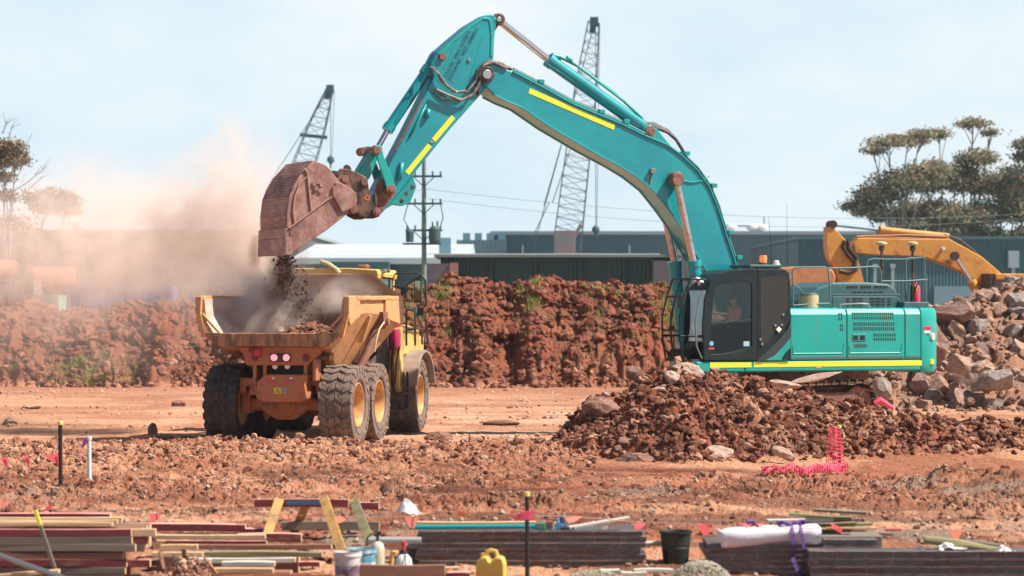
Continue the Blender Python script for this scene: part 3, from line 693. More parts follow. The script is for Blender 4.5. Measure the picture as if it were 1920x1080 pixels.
# ---- upper structure
SW = 1.5
def xz(px, py, s=SW): return LE(px, py, s)
x_front = xz(1307, 680)[0]; x_rear = xz(1762, 640)[0]; zb = xz(1500, 697)[1]; zs = xz(1500, 676)[1]; zt = xz(1600, 577)[1]
x_cw = xz(1727, 640)[0]
b = MB(); b.prism([(x_front-.25, zs), (x_front-.2, zb+.05), (x_front+.1, zb), (x_front+1.25, zb), (x_front+1.25, zs)], -SW, -SW+1.05); b.prism([(x_front+1.25, zs), (x_front+1.25, zb), (x_cw, zb), (x_cw, zs)], -SW, SW); deck = b.build('deck', TEAL, ex, bev=.04)
x_c1 = xz(1482, 600)[0]
# body side, three doors with pressed panels
xd = [x_c1, xz(1588, 600)[0], xz(1697, 600)[0], x_cw]
for i in range(3):
    b = MB(); x0, x1 = xd[i]+.012, xd[i+1]-.012
    b.prism([(-SW, zs+.012), (-SW, zt-.16), (-SW+.06, zt-.04), (-SW+.2, zt), (SW-.2, zt), (SW-.06, zt-.04), (SW, zt-.16), (SW, zs+.012)], x0, x1, ax='x')
    d_ = b.build('engine_housing' if i == 0 else 'service_door', TEAL, ex, bev=.012)
    if i < 2:
        b = MB(); z0 = zs+.16
        b.prism([(-SW-.016, z0), (-SW+.01, z0-.03), (-SW+.01, z0+.03)], x0+.06, x1-.10, ax='x'); b.prism([(x1-.12, z0-.01), (x1-.09, z0-.01), (x1-.05, z0+.26), (x1-.07, z0+.26)], -SW-.012, -SW+.01)
        b.prism([(x0+.05, z0-.01), (x0+.08, z0-.01), (x0+.06, z0+.2), (x0+.04, z0+.2)], -SW-.012, -SW+.01)
        b.build('pressed_rib', TEAL, d_, bev=.008)
    b = MB(); b.box(x0+.03, x1-.03, -SW-.006, -SW+.01, zs+.03, zs+.085); b.build('grey_stripe', mat('stripe_grey', (.10, .13, .13), .5), d_)
    if i == 1:
        h = d_
        b = MB(); c0 = xz(1598, 626); c1 = xz(1624, 640); b.box(c0[0], c1[0], -SW-.012, -SW+.01, c1[1], c0[1]); b.build('latch_plate', TEALD, h, bev=.012)
        b = MB()
        for q0, q1 in (((1600, 629), (1608, 637)), ((1612, 629), (1621, 637))):
            a0, a1 = xz(*q0), xz(*q1); b.box(a0[0], a1[0], -SW-.018, -SW+.01, a1[1], a0[1])
        b.build('latch', BLACK, h)
def slots(x0, y0, x1, y1, nx, ny, par, m=BLACK, name='vent_slots', fill=.5, sl=.0):
    b = MB()
    for i in range(nx):
        for j in range(ny):
            u = x0+(x1-x0)*(i+.5)/nx; v = y0+(y1-y0)*(j+.5)/ny; du = (x1-x0)/nx*fill/2; dv = (y1-y0)/ny*.36
            a0, a1 = xz(u-du, v-dv), xz(u+du, v+dv); b.box(a0[0], a1[0], -SW-.004, -SW+.02, a1[1], a0[1])
    return b.build(name, m, par)
SLOT = mat('slot_dark', (.015, .05, .045), .8)
doors = [o for o in bpy.data.objects if o.name.startswith('service_door') and o.parent == ex]
slots(1597, 585, 1676, 600, 20, 2, doors[0], SLOT); slots(1599, 603, 1678, 621, 20, 2, doors[0], SLOT); slots(1637, 624, 1680, 640, 10, 2, doors[0], SLOT); slots(1601, 644, 1626, 653, 7, 1, doors[0], SLOT)
slots(1571, 586, 1580, 602, 2, 2, [o for o in bpy.data.objects if o.name == 'engine_housing'][0], SLOT); slots(1574, 607, 1582, 622, 2, 2, [o for o in bpy.data.objects if o.name == 'engine_housing'][0], SLOT)
# counterweight with rounded rear corners
b = MB(); xr = x_rear+.16; pl = [(x_cw+.01, -SW), (xr-.55, -SW), (xr-.3, -SW+.07), (xr-.12, -SW+.22), (xr-.03, -SW+.45), (xr, -SW+.8), (xr, SW-.8), (xr-.03, SW-.45), (xr-.12, SW-.22), (xr-.3, SW-.07), (xr-.55, SW), (x_cw+.01, SW)]
V_ = []; lv = [(zb-.06, .93), (zb+.02, .985), (zb+.15, 1), (zt-.25, 1), (zt-.10, .985), (zt-.03, .95), (zt+.0, .9)]
for z, k in lv:
    for a, y in pl: V_.append((x_cw+.01+(a-x_cw-.01)*k, y*(k if k > .96 else (k+.02)), z))
n_ = len(pl); Fs = [(i*n_+j, i*n_+(j+1) % n_, (i+1)*n_+(j+1) % n_, (i+1)*n_+j) for i in range(len(lv)-1) for j in range(n_)]+[tuple(range(n_-1, -1, -1)), tuple((len(lv)-1)*n_+j for j in range(n_))]
b.add(V_, Fs); cw = b.build('counterweight', TEAL, ex, smooth=True)
b = MB(); b.box(xr-.62, xr-.4, -SW-.006, -SW+.06, zs+.72, zs+.79); b.build('reflector', mat('red_reflector', (.75, .03, .10), .3), cw)
b = MB(); b.cyl((xr-.3, -SW+.05, zs+.55), (xr-.33, -SW+.09, zs+.55), .09, n=16); b.box(xr-.6, xr-.42, -SW-.007, -SW+.05, zs+.63, zs+.7); b.build('white_sticker', WHITE, cw)
# yellow strip along the skirt
zy0, zy1 = xz(1500, 685)[1]-.005, xz(1500, 675)[1]
xs0, xs1, xs2 = xz(1331, 686)[0], xz(1411, 686)[0], xz(1728, 676)[0]
for a0, a1 in ((xs0, xs1-.03), (xs1+.03, xs2)):
    b = MB(); b.box(a0, a1, -SW-.008, -SW-.003, zy0-.03, zy1-.035); b.build('reflective_strip', YEL, deck)
b = MB(); b.box(xs0-.5, xs0-.28, -SW-.008, -SW-.002, zy0-.12, zy0+.02); b.box(xr-.4, xr-.3, -SW+.03, -SW+.12, zy0, zy0+.12); b.build('reflective_strip', YEL, deck)
b = MB(); cx_ = (xs1+xs2)/2-.6; b.box(cx_, cx_+.14, -SW-.007, -SW, zb+.08, zb+.13); b.box(xs0+.03, xs0+.25, -SW-.007, -SW, zb+.07, zb+.12); b.build('label_sticker', mat('pink_sticker', (.6, .35, .32), .5), deck)
b = MB(); b.box(x_c1+.5, x_c1+1.15, -1.3, -.9, zb-.06, zb+.01); b.box(-1.2, 1.2, -1.1, 1.1, .98, zb+.01); b.build('belly_plate', BROWN, deck, bev=.01)

# ---- cab
cx0, cx1 = xz(1322, 600)[0], xz(1481, 600)[0]; zc0 = zs; zc1 = xz(1400, 507)[1]; CI = -SW+1.05   # inner (far) side of the cab
def fr(pts, t0, t1, mb): mb.prism([xz(x, y) for x, y in pts], t0, t1)
cab = None
b = MB()
outer = [(1319, 676), (1317, 610), (1321, 560), (1330, 528), (1343, 513), (1372, 506), (1410, 503.5), (1470, 503), (1479, 510), (1482, 540), (1482, 600), (1481, 670), (1440, 677)]
# door frame as bars following the outline
win = [(1341, 535), (1377, 530), (1406, 529), (1410, 540), (1408.5, 602), (1408.5, 650), (1385, 656), (1348, 664), (1330, 664), (1334, 609), (1338, 560)]
ob = [xz(x, y) for x, y in outer]
# solid side skin with a window opening: quads between matched rings
ringo = [(1319, 676), (1317, 610), (1321, 560), (1330, 528), (1343, 513), (1372, 506), (1410, 503.5), (1418, 504), (1419, 540), (1419, 602), (1419, 650), (1419, 676), (1380, 676), (1345, 676)]
ringi = [(1331, 664), (1333, 610), (1337, 560), (1340, 538), (1346, 533), (1374, 529.5), (1400, 528.5), (1407, 530), (1409, 540), (1408.5, 602), (1408.5, 648), (1402, 652), (1375, 659), (1350, 664)]
def ringskin(mb, ro, ri, y0, y1):
    n = len(ro); V = []
    for y in (y0, y1):
        for p_ in ro: a, z = xz(*p_); V.append((a, y, z))
        for p_ in ri: a, z = xz(*p_); V.append((a, y, z))
    f = []
    for i in range(n):
        j = (i+1) % n
        f += [(i, j, n+j, n+i), (2*n+i, 3*n+i, 3*n+j, 2*n+j), (i, 2*n+i, 2*n+j, j), (n+i, n+j, 3*n+j, 3*n+i)]
    mb.add(V, f)
ringskin(b, ringo, ringi, -SW-.03, -SW+.05)
cab = b.build('cab', CAB, ex, bev=.012)
b = MB(); ringskin(b, ringo, ringi, CI-.05, CI); b.build('far_side_frame', CAB, cab, bev=.01)
# roof, floor, rear wall, pillars, window bar
b = MB(); rp = [xz(*p_) for p_ in ((1324, 545), (1330, 528), (1343, 513), (1372, 506), (1410, 503.5), (1470, 503), (1479, 510), (1481, 525), (1470, 514), (1410, 512), (1374, 514), (1348, 521), (1337, 534))]
b.prism(rp, -SW+.05, CI-.05); b.build('roof', CAB, cab, bev=.015)
b = MB(); a0, z0 = xz(1405, 503); a1, _ = xz(1466, 503); b.box(a0, a1, -SW-.02, CI, z0+.02, z0+.09); b.build('roof_guard', HOOD, cab, bev=.02)
b = MB(); b.box(cx0, cx1, -SW+.05, CI, zs-.01, zs+.1); a0 = xz(1419, 600)[0]; b.box(a0+.02, cx1-.03, -SW+.06, CI, zs+.1, zc1-.15); b.build('cab_rear_box', CAB, cab, bev=.01)
rearp = [(1419, 504), (1470, 505), (1479, 511), (1482, 540), (1482, 600), (1470, 622), (1448, 650), (1430, 668), (1419, 676)]
b = MB(); b.prism([xz(*p_) for p_ in rearp], -SW-.025, -SW+.06); b.build('rear_side_panel', CAB, cab, bev=.015)
# perforated mesh panel
msh = [(1424, 520), (1466, 516), (1474, 522), (1476, 560), (1474, 582), (1462, 606), (1446, 630), (1432, 648), (1426, 652), (1424, 600)]
from mathutils.geometry import intersect_point_quad_2d
def inside(pt, poly):
    x, y = pt; c = False; n = len(poly)
    for i in range(n):
        (x0, y0), (x1, y1) = poly[i], poly[i-1]
        if (y0 > y) != (y1 > y) and x < (x1-x0)*(y-y0)/(y1-y0)+x0: c = not c
    return c
MESHB = mat('mesh_panel', (.014, .02, .02), .6); b = MB(); b.prism([xz(*p_) for p_ in msh], -SW-.032, -SW-.02); mp_ = b.build('mesh_panel', MESHB, cab)
b = MB()
yy = 521
while yy < 650:
    xx = 1426
    while xx < 1475:
        if inside((xx, yy), msh) and inside((xx+2, yy+2), msh):
            a0, a1 = xz(xx, yy), xz(xx+2.2, yy+2.2); b.box(a0[0], a1[0], -SW-.036, -SW-.03, a1[1], a0[1])
        xx += 4.2
    yy += 4.2
b.build('mesh_holes', mat('mesh_hole', (.065, .062, .05), .8), mp_)
# lower swoosh and teal wedge
b = MB(); b.prism([xz(*p_) for p_ in ((1417, 677), (1432, 664), (1456, 640), (1476, 616), (1481, 598), (1482, 632), (1466, 650), (1448, 668), (1430, 677))], -SW-.045, -SW-.02); b.build('trim', mat('swoosh_grey', (.035, .048, .052), .45), cab, bev=.01)
b = MB(); b.prism([xz(*p_) for p_ in ((1430, 676), (1449, 668), (1467, 650), (1481, 633), (1481, 672), (1470, 676))], -SW-.04, -SW-.01); b.build('corner_panel', TEAL, cab, bev=.01)
b = MB(); b.prism([xz(*p_) for p_ in ((1464, 674), (1469, 664), (1478, 654), (1481, 652), (1481, 674))], -SW-.055, -SW-.01); b.build('step_recess', CAB, cab, bev=.01)
b = MB()
for x, y in ((1452, 610), (1464, 609), (1424, 636), (1427, 645), (1467, 590)): c = L3(x, y, SW); b.cyl((c[0], -SW-.06, c[2]), (c[0], -SW-.03, c[2]), .028, n=8)
b.build('handle_bolt', SILV, cab)
b = MB(); c = xz(1458.5, 617.5); b.prism([(c[0], c[1]-.075), (c[0]+.075, c[1]), (c[0], c[1]+.075), (c[0]-.075, c[1])], -SW-.06, -SW-.045); b.build('sticker', WHITE, cab)
b = MB(); q0, q1 = xz(1394, 640), xz(1405, 649); b.box(q0[0], q1[0], -SW-.006, -SW+.0, q1[1], q0[1]); b.build('sticker', mat('pale_blue_sticker', (.35, .62, .72), .5), cab)
b = MB(); q0, q1 = xz(1328, 650), xz(1338, 655); b.box(q0[0], q1[0], -SW-.036, -SW-.03, q1[1], q0[1]-.02); b.build('sticker', mat('red_sticker', (.6, .08, .08), .5), cab)
b = MB(); c = L3(1333, 644, SW); b.cyl((c[0], -SW-.036, c[2]), (c[0], -SW-.03, c[2]), .055, n=14); b.build('sticker', mat('blue_sticker', (.25, .5, .7), .5), cab)
# glass: upper and lower door panes, windscreen, far side; inner door mass
b = MB(); b.prism([xz(*p_) for p_ in ringi[2:10]+[(1333, 608)]], -SW+.0, -SW+.012); b.build('door_glass', GLASS, cab)
b = MB(); b.prism([xz(*p_) for p_ in ((1333, 606), (1409, 599), (1409, 604), (1333, 612))], -SW-.02, -SW+.04); q = xz(1364, 613); b.box(q[0]-.05, q[0]+.05, -SW-.04, -SW, q[1]-.02, q[1]+.02); b.build('door_bar', CAB, cab, bev=.008)
b = MB(); b.prism([xz(*p_) for p_ in ((1333, 612), (1409, 604), (1409, 648), (1402, 652), (1375, 659), (1350, 664), (1331, 664))], -SW+.0, -SW+.012); b.build('door_glass', glassmat('dark_glass', (.10, .13, .13)), cab)
b = MB(); b.prism([xz(*p_) for p_ in ringi[2:10]+[(1333, 608)]], CI-.03, CI-.02); b.build('far_glass', GLASS, cab)
f0, f1 = xz(1321, 665), xz(1327, 540)
b = MB(); b.beam((f0[0]+.03, -SW+.05, f0[1]), (f1[0]+.02, -SW+.05, f1[1]), .05, .06); b.beam((f0[0]+.03, CI-.05, f0[1]), (f1[0]+.02, CI-.05, f1[1]), .05, .06); b.build('pillar', CAB, cab, bev=.01)
b = MB(); b.add([(f0[0], -SW+.08, f0[1]), (f0[0], CI-.08, f0[1]), (f1[0]-.01, CI-.08, f1[1]), (f1[0]-.01, -SW+.08, f1[1])], [(0, 1, 2, 3)]); b.build('windscreen', GLASS, cab)
# seat, console
zf = zs+.1; sx = xz(1396, 600)[0]; sy = (-SW+CI)/2
b = MB(); b.box(sx-.28, sx+.25, sy-.24, sy+.24, zf+.42, zf+.56); b.beam((sx+.24, sy, zf+.5), (sx+.36, sy, zf+1.2), .48, .12, up=(0, 1, 0)); b.box(sx-.15, sx+.15, sy-.2, sy+.2, zf, zf+.42); b.build('seat', BLACK, cab, bev=.03)
b = MB(); b.box(sx-.35, sx+.1, sy-.42, sy-.3, zf+.45, zf+.66); b.box(sx-.35, sx+.1, sy+.3, sy+.42, zf+.45, zf+.66); b.cyl((sx-.30, sy-.36, zf+.66), (sx-.31, sy-.36, zf+.82), .02, n=8); b.cyl((sx-.30, sy+.36, zf+.66), (sx-.31, sy+.36, zf+.82), .02, n=8); b.box(f0[0]+.15, f0[0]+.4, sy-.2, sy+.3, zf, zf+.5); b.build('console', BLACK, cab, bev=.02)
# guard cage in front of the windscreen
b = MB(); g = [(1296, 523), (1285, 556), (1276, 594), (1277, 640), (1283, 676)]
for y_ in (-SW+.05, (-SW+CI)/2, CI-.05):
    b.tube([(xz(x, y)[0], y_, xz(x, y)[1]) for x, y in g], .024, 8)
for x, y in g[:2]+[(1277, 620), g[-1]]:
    a, z = xz(x, y); b.cyl((a, -SW+.05, z), (a, CI-.05, z), .028, n=8)
for x, y, x2, y2 in ((1296, 523, 1326, 524), (1283, 676, 1320, 676), (1277, 630, 1320, 630)):
    a, z = xz(x, y); a2, z2 = xz(x2, y2); b.cyl((a, -SW+.05, z), (a2, -SW+.05, z2), .026, n=8); b.cyl((a, CI-.05, z), (a2, CI-.05, z2), .026, n=8)
b.build('front_guard', CAB, cab, smooth=True)
b = MB(); b.prism([xz(*p_) for p_ in ((1277, 676), (1320, 676), (1320, 640), (1300, 655), (1285, 655))], -SW+.25, CI-.25); b.build('foot_bracket', BLACK, cab, bev=.01)
b = MB(); c = xz(1275, 565); b.box(c[0]-.04, c[0]+.04, -SW-.12, -SW+.08, c[1]-.16, c[1]+.16); b.beam((c[0], -SW, c[1]+.1), (c[0]+.2, -SW+.05, c[1]+.35), .03, .03); b.build('mirror', CAB, cab, bev=.03)
b = MB()
for x, y in ((1306, 527), (1312, 524), (1318, 530)):
    c = L3(x, y, SW-.2); b.cyl(c, (c[0]-.1, c[1], c[2]), .05, .07, n=12)
b.build('work_lamp', SILV, cab, smooth=True)
# handrail at the door
b = MB(); b.tube([L3(1318, 545, SW+.06), L3(1312, 560, SW+.08), L3(1304, 600, SW+.08), L3(1306, 650, SW+.08), L3(1316, 672, SW+.06)], .02, 8); b.build('grab_rail', GREY, cab, smooth=True)
# beacon
c = L3(1431, 500, SW-.4)
b = MB(); b.cyl((c[0], c[1], c[2]), (c[0], c[1], c[2]+.1), .13, .1, n=16); b.build('beacon_base', COUPL, cab, bev=.01)
b = MB(); b.rev([(.085, c[2]+.1), (.09, c[2]+.22), (.075, c[2]+.27)], (c[0], c[1], 0)); bn = b.build('beacon', mat('amber_lens', (.95, .25, .06), .25, emit=(1, .25, .06), estr=.35), cab, smooth=True)
b = MB(); b.cyl((c[0]+.35, c[1], c[2]), (c[0]+.35, c[1], c[2]+.15), .1, .06, n=12); b.build('antenna_dome', WHITE, cab, bev=.02)
b = MB(); b.cyl((c[0]+.65, c[1], c[2]), (c[0]+.63, c[1], c[2]+1.5), .008, .003, n=5); b.cyl((c[0]+.28, c[1]+.1, c[2]), (c[0]+.2, c[1]+.1, c[2]+1.2), .008, .003, n=5); b.build('antenna', BLACK, cab)

# ---- hood, railings, masts
hs = .95
hd = [(1500, 566), (1516, 551), (1533, 539), (1562, 529), (1621, 528.5), (1668, 532), (1680, 541), (1688, 562), (1692, 573), (1692, 580), (1500, 580)]
b = MB(); H_ = prof(hd, hs); Hi = [(a*.985+H_[4][0]*.015, z+.0) for a, z in H_]
b.prism(H_, -hs, hs-.2); hood = b.build('engine_hood', HOOD, ex, bev=.09, seg=3)
b = MB(); q0, q1 = LE(1560, 549, hs), LE(1690, 553, hs); b.box(q0[0], q1[0], -hs-.01, -hs+.02, q1[1]-.0, q1[1]+.02)
q0, q1 = LE(1560, 556, hs), LE(1686, 578, hs); b.box(q0[0], q1[0]-.1, -hs-.02, -hs+.02, q1[1], q0[1]); b.build('hood_grille', HOOD, hood, bev=.01)
b = MB()
for i in range(8):
    for j in range(4):
        if i in (3,): continue
        u = 1586+i*11; v = 559+j*5.2; a0, a1 = LE(u, v, hs), LE(u+(9 if 0 < i < 6 else 6), v+2.8, hs); b.box(a0[0], a1[0], -hs-.026, -hs-.01, a1[1], a0[1])
for i in range(15):
    u = 1588+i*5.2
    if i in (4, 9): continue
    a0, a1 = LE(u, 536, hs), LE(u+3, 540.5, hs); b.box(a0[0], a1[0], -hs-.008, -hs+.12, a1[1], a0[1]+.0)
for i in range(6):
    u = 1598+i*10; a0, a1 = LE(u, 547, hs), LE(u+7, 549, hs); b.box(a0[0], a1[0], -hs-.008, -hs+.02, a1[1], a0[1])
b.build('grille_slots', BLACK, hood)
b = MB(); c = L3(1516, 570, 1.1); zt_ = LE(1516, 553, 1.1)[1]; b.cyl((c[0], c[1], zt-.02), (c[0], c[1], zt_), .24, n=24); pre = b.build('fuel_canister', CREAM, ex, bev=.02)
b = MB(); b.cyl((c[0], c[1], zt_), (c[0], c[1], zt_+.05), .25, .2, n=24); b.build('lid', HOOD, pre, bev=.015)
def rails(name, polys, s, r=.02, m=RAIL):
    b = MB()
    for pts in polys: b.tube([L3(x, y, s) for x, y in pts], r, 8)
    return b.build(name, m, ex, smooth=True)
rails('handrail', [[(1487, 575), (1486, 540), (1486, 508), (1489, 502), (1500, 501), (1548, 501), (1553, 505), (1556, 540), (1558, 575)], [(1487, 573), (1520, 570), (1556, 569)], [(1487, 533), (1500, 542), (1504, 549)]], 1.3)
rails('handrail', [[(1553, 503), (1600, 502), (1640, 499.5), (1648, 501), (1652, 508), (1652, 530)], [(1625, 530), (1625, 498), (1628, 488), (1638, 485), (1660, 486), (1698, 486), (1735, 482)], [(1699, 575), (1699, 490), (1703, 484), (1712, 483)], [(1733, 482), (1736, 568)], [(1652, 527), (1700, 527), (1739, 524)]], .9)
rails('grab_handle', [[(1576, 577), (1576, 571), (1580, 570), (1612, 569), (1628, 570), (1631, 574), (1631, 577)]], 1.35, .018, SILV)
for i, x in enumerate((1653, 1711)):
    b = MB(); b.cyl(L3(x+1, 530 if i == 0 else 566, .7), L3(x, 459, .7), .035, n=10); b.cyl(L3(x, 470, .7), L3(x, 461, .7), .07, n=12); ms = b.build('satellite_mast', COUPL, ex, smooth=True)
    c = L3(x, 458, .7); b = MB(); b.rev([(.09, -.03), (.135, .0), (.13, .04), (.06, .07)], c); b.build('receiver_dome', CREAM if i == 0 else CREAM, ms, smooth=True)
c0, c1 = L3(1693, 576, 1.2), L3(1740, 566, 1.2); b = MB(); b.box(c0[0], c1[0], -1.25, -.5, zt-.01, c1[2]); b.build('tool_box', HOOD, ex, bev=.02)
c = L3(1717, 566, 1.05); zt2 = LE(1717, 531, 1.05)[1]
exh = MB(); exh.rev([(.1, c[2]), (.105, c[2]+.05), (.105, zt2-.12), (.07, zt2-.04), (.03, zt2-.02), (.03, zt2+.03)], (c[0], c[1], 0)); exo = exh.build('fire_extinguisher', mat('extinguisher_red', (.72, .05, .12), .35), ex, smooth=True)
b = MB(); b.box(c[0]-.17, c[0]-.11, c[1]-.11, c[1]-.03, c[2]+.0, zt2-.05); b.cyl((c[0]-.02, c[1]-.12, zt2-.02), (c[0]-.15, c[1]-.1, c[2]+.1), .02, n=8); b.build('hose', BLACK, exo)
b = MB(); b.box(c[0]-.08, c[0]-.03, c[1]-.112, c[1]-.06, c[2]+.28, c[2]+.4); b.build('sticker', mat('yellow_sticker', (.75, .6, .05), .5), exo)

# ---- undercarriage: two crawler tracks
TX0, TX1, TZ1, TR = xz(1296, 700)[0]-.2, LE(1634, 740, 1.4)[0], .98, .46
def track(sy, name='crawler_track'):
    path = []; cl, cr_ = TX0+TR, TX1-TR
    n = 34
    for i in range(n): path.append((cl+(cr_-cl)*i/n, TZ1+.05*math.sin(PI*i/n)*-1.0, 0))
    for i in range(11): a = PI/2-PI*i/10; path.append((cr_+math.cos(a)*TR, TZ1/2+.02+math.sin(a)*(TZ1/2-.02), 0))
    for i in range(n): path.append((cr_-(cr_-cl)*(i+.5)/n, .04, 0))
    for i in range(11): a = -PI/2-PI*i/10; path.append((cl+math.cos(a)*TR, TZ1/2+.02+math.sin(a)*(TZ1/2-.02), 0))
    b = MB()
    m_ = len(path)
    L = sum(math.hypot(path[(i+1) % m_][0]-path[i][0], path[(i+1) % m_][1]-path[i][1]) for i in range(m_)); step = .21; acc = 0
    for i in range(m_):
        p0 = Vector((path[i][0], sy, path[i][1])); p1 = Vector((path[(i+1) % m_][0], sy, path[(i+1) % m_][1])); d = p1-p0; l_ = d.length
        if l_ < 1e-5: continue
        d.normalize(); nn = Vector((-d.z, 0, d.x)); nn = -nn if nn.dot((p0+p1)/2-Vector(((TX0+TX1)/2, sy, TZ1/2))) < 0 else nn
        t = step-acc if acc else 0
        t = (step-acc) % step
        while t < l_:
            q = p0+d*t; e = q+d*(step*.84)
            b.beam(q-nn*.03+Vector((0, -.33, 0))*0, e-nn*.03, .66, .045, up=(nn.x, 0, nn.z))
            g = q+d*(step*.15); b.beam(g+nn*.02, g+d*.03+nn*.02, .66, .07, up=(nn.x, 0, nn.z))
            t += step
        acc = (acc+l_) % step
    o = b.build(name, TRACK, ex)
    b = MB(); b.box(cl, cr_, sy-.22, sy+.22, .22, .72)
    fo = b.build('track_frame', BROWN, o, bev=.03)
    b = MB()
    for i in range(9): a = cl+.3+(cr_-cl-.6)*i/8; b.cyl((a, sy-.2, .18), (a, sy+.2, .18), .12, n=14)
    for a in (cl, cr_): b.cyl((a, sy-.2, TZ1/2), (a, sy+.2, TZ1/2), TR-.1, n=24)
    for a in (cl+1.3, cr_-1.3): b.cyl((a, sy-.15, TZ1-.14), (a, sy+.15, TZ1-.14), .08, n=12)
    b.build('roller', BROWN, o, bev=.01)
track(-1.38); track(1.38)
b = MB(); b.box(-1.1, 1.1, -1.2, 1.2, .35, .85); b.cyl((0, 0, .8), (0, 0, 1.02), .85, n=32); b.build('centre_frame', BROWN, ex, bev=.03)

# ---- operator (seated, hi-vis shirt)
def person_mesh(name, joints, edges, m, parent=None, sub=2):
    me = bpy.data.meshes.new(name); me.from_pydata([j[0] for j in joints], edges, []); o = bpy.data.objects.new(name, me); COL.objects.link(o); me.materials.append(m)
    sk = o.modifiers.new('skin', 'SKIN'); o.modifiers.new('sub', 'SUBSURF').levels = sub; o.modifiers['sub'].render_levels = sub
    for i, j in enumerate(joints):
        r = j[1]; me.skin_vertices[0].data[i].radius = (r, r) if not isinstance(r, tuple) else r
    me.skin_vertices[0].data[0].use_root = True
    if parent: o.parent = parent
    return o
M_ = ex.matrix_basis if False else Matrix.Translation((EC.x, EC.y, EZ))@Matrix.Rotation(PSI, 4, 'Z')
pe = empty('person', M_@Vector((sx, sy, zf)), PSI+PI, 'excavator operator in an orange shirt and cap seated behind the cab window', 'person')
SKIN = mat('skin', (.42, .21, .14), .55); HIVIS = mat('orange_shirt', (.90, .16, .07), .8); CLOTH = mat('navy_trousers', (.03, .04, .07), .85); HAIR = mat('dark_cap', (.05, .03, .03), .8)
# local frame: x forward (towards the windscreen), z up from the cab floor
J = [((0, 0, .62), .14), ((0.02, 0, .80), .13), ((-.02, 0, 1.0), .15), ((-.03, 0, 1.13), .09), ((-.01, 0, 1.2), .055), ((.01, 0, 1.27), .075), ((.02, 0, 1.34), .09), ((.01, 0, 1.41), .07)]
E = [(i, i+1) for i in range(7)]
for sg in (1, -1):
    k = len(J); J += [((-.02, .19*sg, 1.08), .06), ((.06, .27*sg, .86), .045), ((.26, .34*sg, .80), .035), ((.34, .36*sg, .80), .03), ((.12, .1*sg, .60), .09), ((.45, .13*sg, .60), .065), ((.52, .13*sg, .3), .05), ((.54, .13*sg, .08), .04), ((.68, .14*sg, .05), .035)]
    E += [(3, k), (k, k+1), (k+1, k+2), (k+2, k+3), (0, k+4), (k+4, k+5), (k+5, k+6), (k+6, k+7), (k+7, k+8)]
    for q in range(5):
        fy = .36*sg+(-.026+.013*q)*sg if q < 4 else .32*sg; kk = len(J)
        J += [((.37+.006*min(q, 2), fy, .805 if q < 4 else .81), .010), ((.405, fy, .795), .009), ((.41, fy, .765), .008)]
        E += [(k+3, kk), (kk, kk+1), (kk+1, kk+2)]
body = person_mesh('body', J, E, SKIN, pe, 2)
J2 = [((0, 0, .62), .16), ((0.02, 0, .80), .155), ((-.02, 0, 1.0), .175), ((-.03, 0, 1.12), .11)]; E2 = [(0, 1), (1, 2), (2, 3)]
for sg in (1, -1):
    k = len(J2); J2 += [((-.02, .19*sg, 1.08), .078), ((.05, .265*sg, .87), .062)]; E2 += [(3, k), (k, k+1)]
person_mesh('shirt', J2, E2, HIVIS, pe)
J3 = [((0, 0, .6), .15)]; E3 = []
for sg in (1, -1):
    k = len(J3); J3 += [((.12, .1*sg, .60), .1), ((.45, .13*sg, .60), .078), ((.52, .13*sg, .3), .065), ((.54, .13*sg, .1), .055)]; E3 += [(0, k), (k, k+1), (k+1, k+2), (k+2, k+3)]
person_mesh('trousers', J3, E3, CLOTH, pe)
b = MB(); b.rev([(.098, 1.36), (.102, 1.40), (.09, 1.45), (.05, 1.48), (.01, 1.485)], (.01, 0, 0)); b.prism([(.05, -.07), (.17, -.05), (.19, 0), (.17, .05), (.05, .07)], 1.36, 1.375, ax='z'); b.build('cap', HAIR, pe, smooth=True)
b = MB()
for sg in (1, -1): b.cyl((.095, .03*sg, 1.345), (.102, .03*sg, 1.345), .010, n=8)
b.build('eyes', BLACK, pe)
b = MB(); b.prism([(.09, 1.345), (.125, 1.30), (.092, 1.295)], -.012, .012); b.cyl((.0, .085, 1.33), (.0, .1, 1.33), .025, n=8); b.cyl((.0, -.085, 1.33), (.0, -.1, 1.33), .025, n=8); b.box(.085, .097, -.025, .025, 1.262, 1.27); b.build('face', SKIN, pe, bev=.004)
# ================================================================== articulated dump truck
TH = R(11); TO = Vector((-5.01, 58.4, 0))
tk = empty('dump_truck', TO, -TH, 'dusty orange articulated dump truck with six wheels being loaded under the raised bucket', 'dump truck')
_ty = Vector((math.sin(TH), math.cos(TH), 0)); _tx = Vector((math.cos(TH), -math.sin(TH), 0))
def TR_(px, py, Yl):                       # pixel on the cross plane Y=Yl -> (x, z)
    d = Vector(((px-960)/F, 1, -(py-HY)/F)); o = Vector((0, 0, CH)); t = (Yl-(o-TO).dot(_ty))/d.dot(_ty); q = o+d*t
    return ((q-TO).dot(_tx), q.z)
def TS_(px, py, Xl):                       # pixel on the lengthwise plane X=Xl -> (y, z)
    d = Vector(((px-960)/F, 1, -(py-HY)/F)); o = Vector((0, 0, CH)); t = (Xl-(o-TO).dot(_tx))/d.dot(_tx); q = o+d*t
    return ((q-TO).dot(_ty), q.z)
ORA = mat('ochre_paint', (.64, .335, .13), .55, col2=(.50, .27, .14), scale=2.0, lo=.4, hi=.7, col3=(.36, .16, .085), scale3=3.5, lo3=.5, hi3=.75, bump=.002, bscale=12)
ORF = mat('orange_frame_paint', (.46, .14, .042), .55, col2=(.38, .16, .09), scale=3, lo=.4, hi=.7, col3=(.20, .08, .05), scale3=4, lo3=.54, hi3=.7)
YCAB = mat('yellow_paint', (.80, .47, .13), .42, col2=(.62, .36, .14), scale=3, lo=.45, hi=.75)
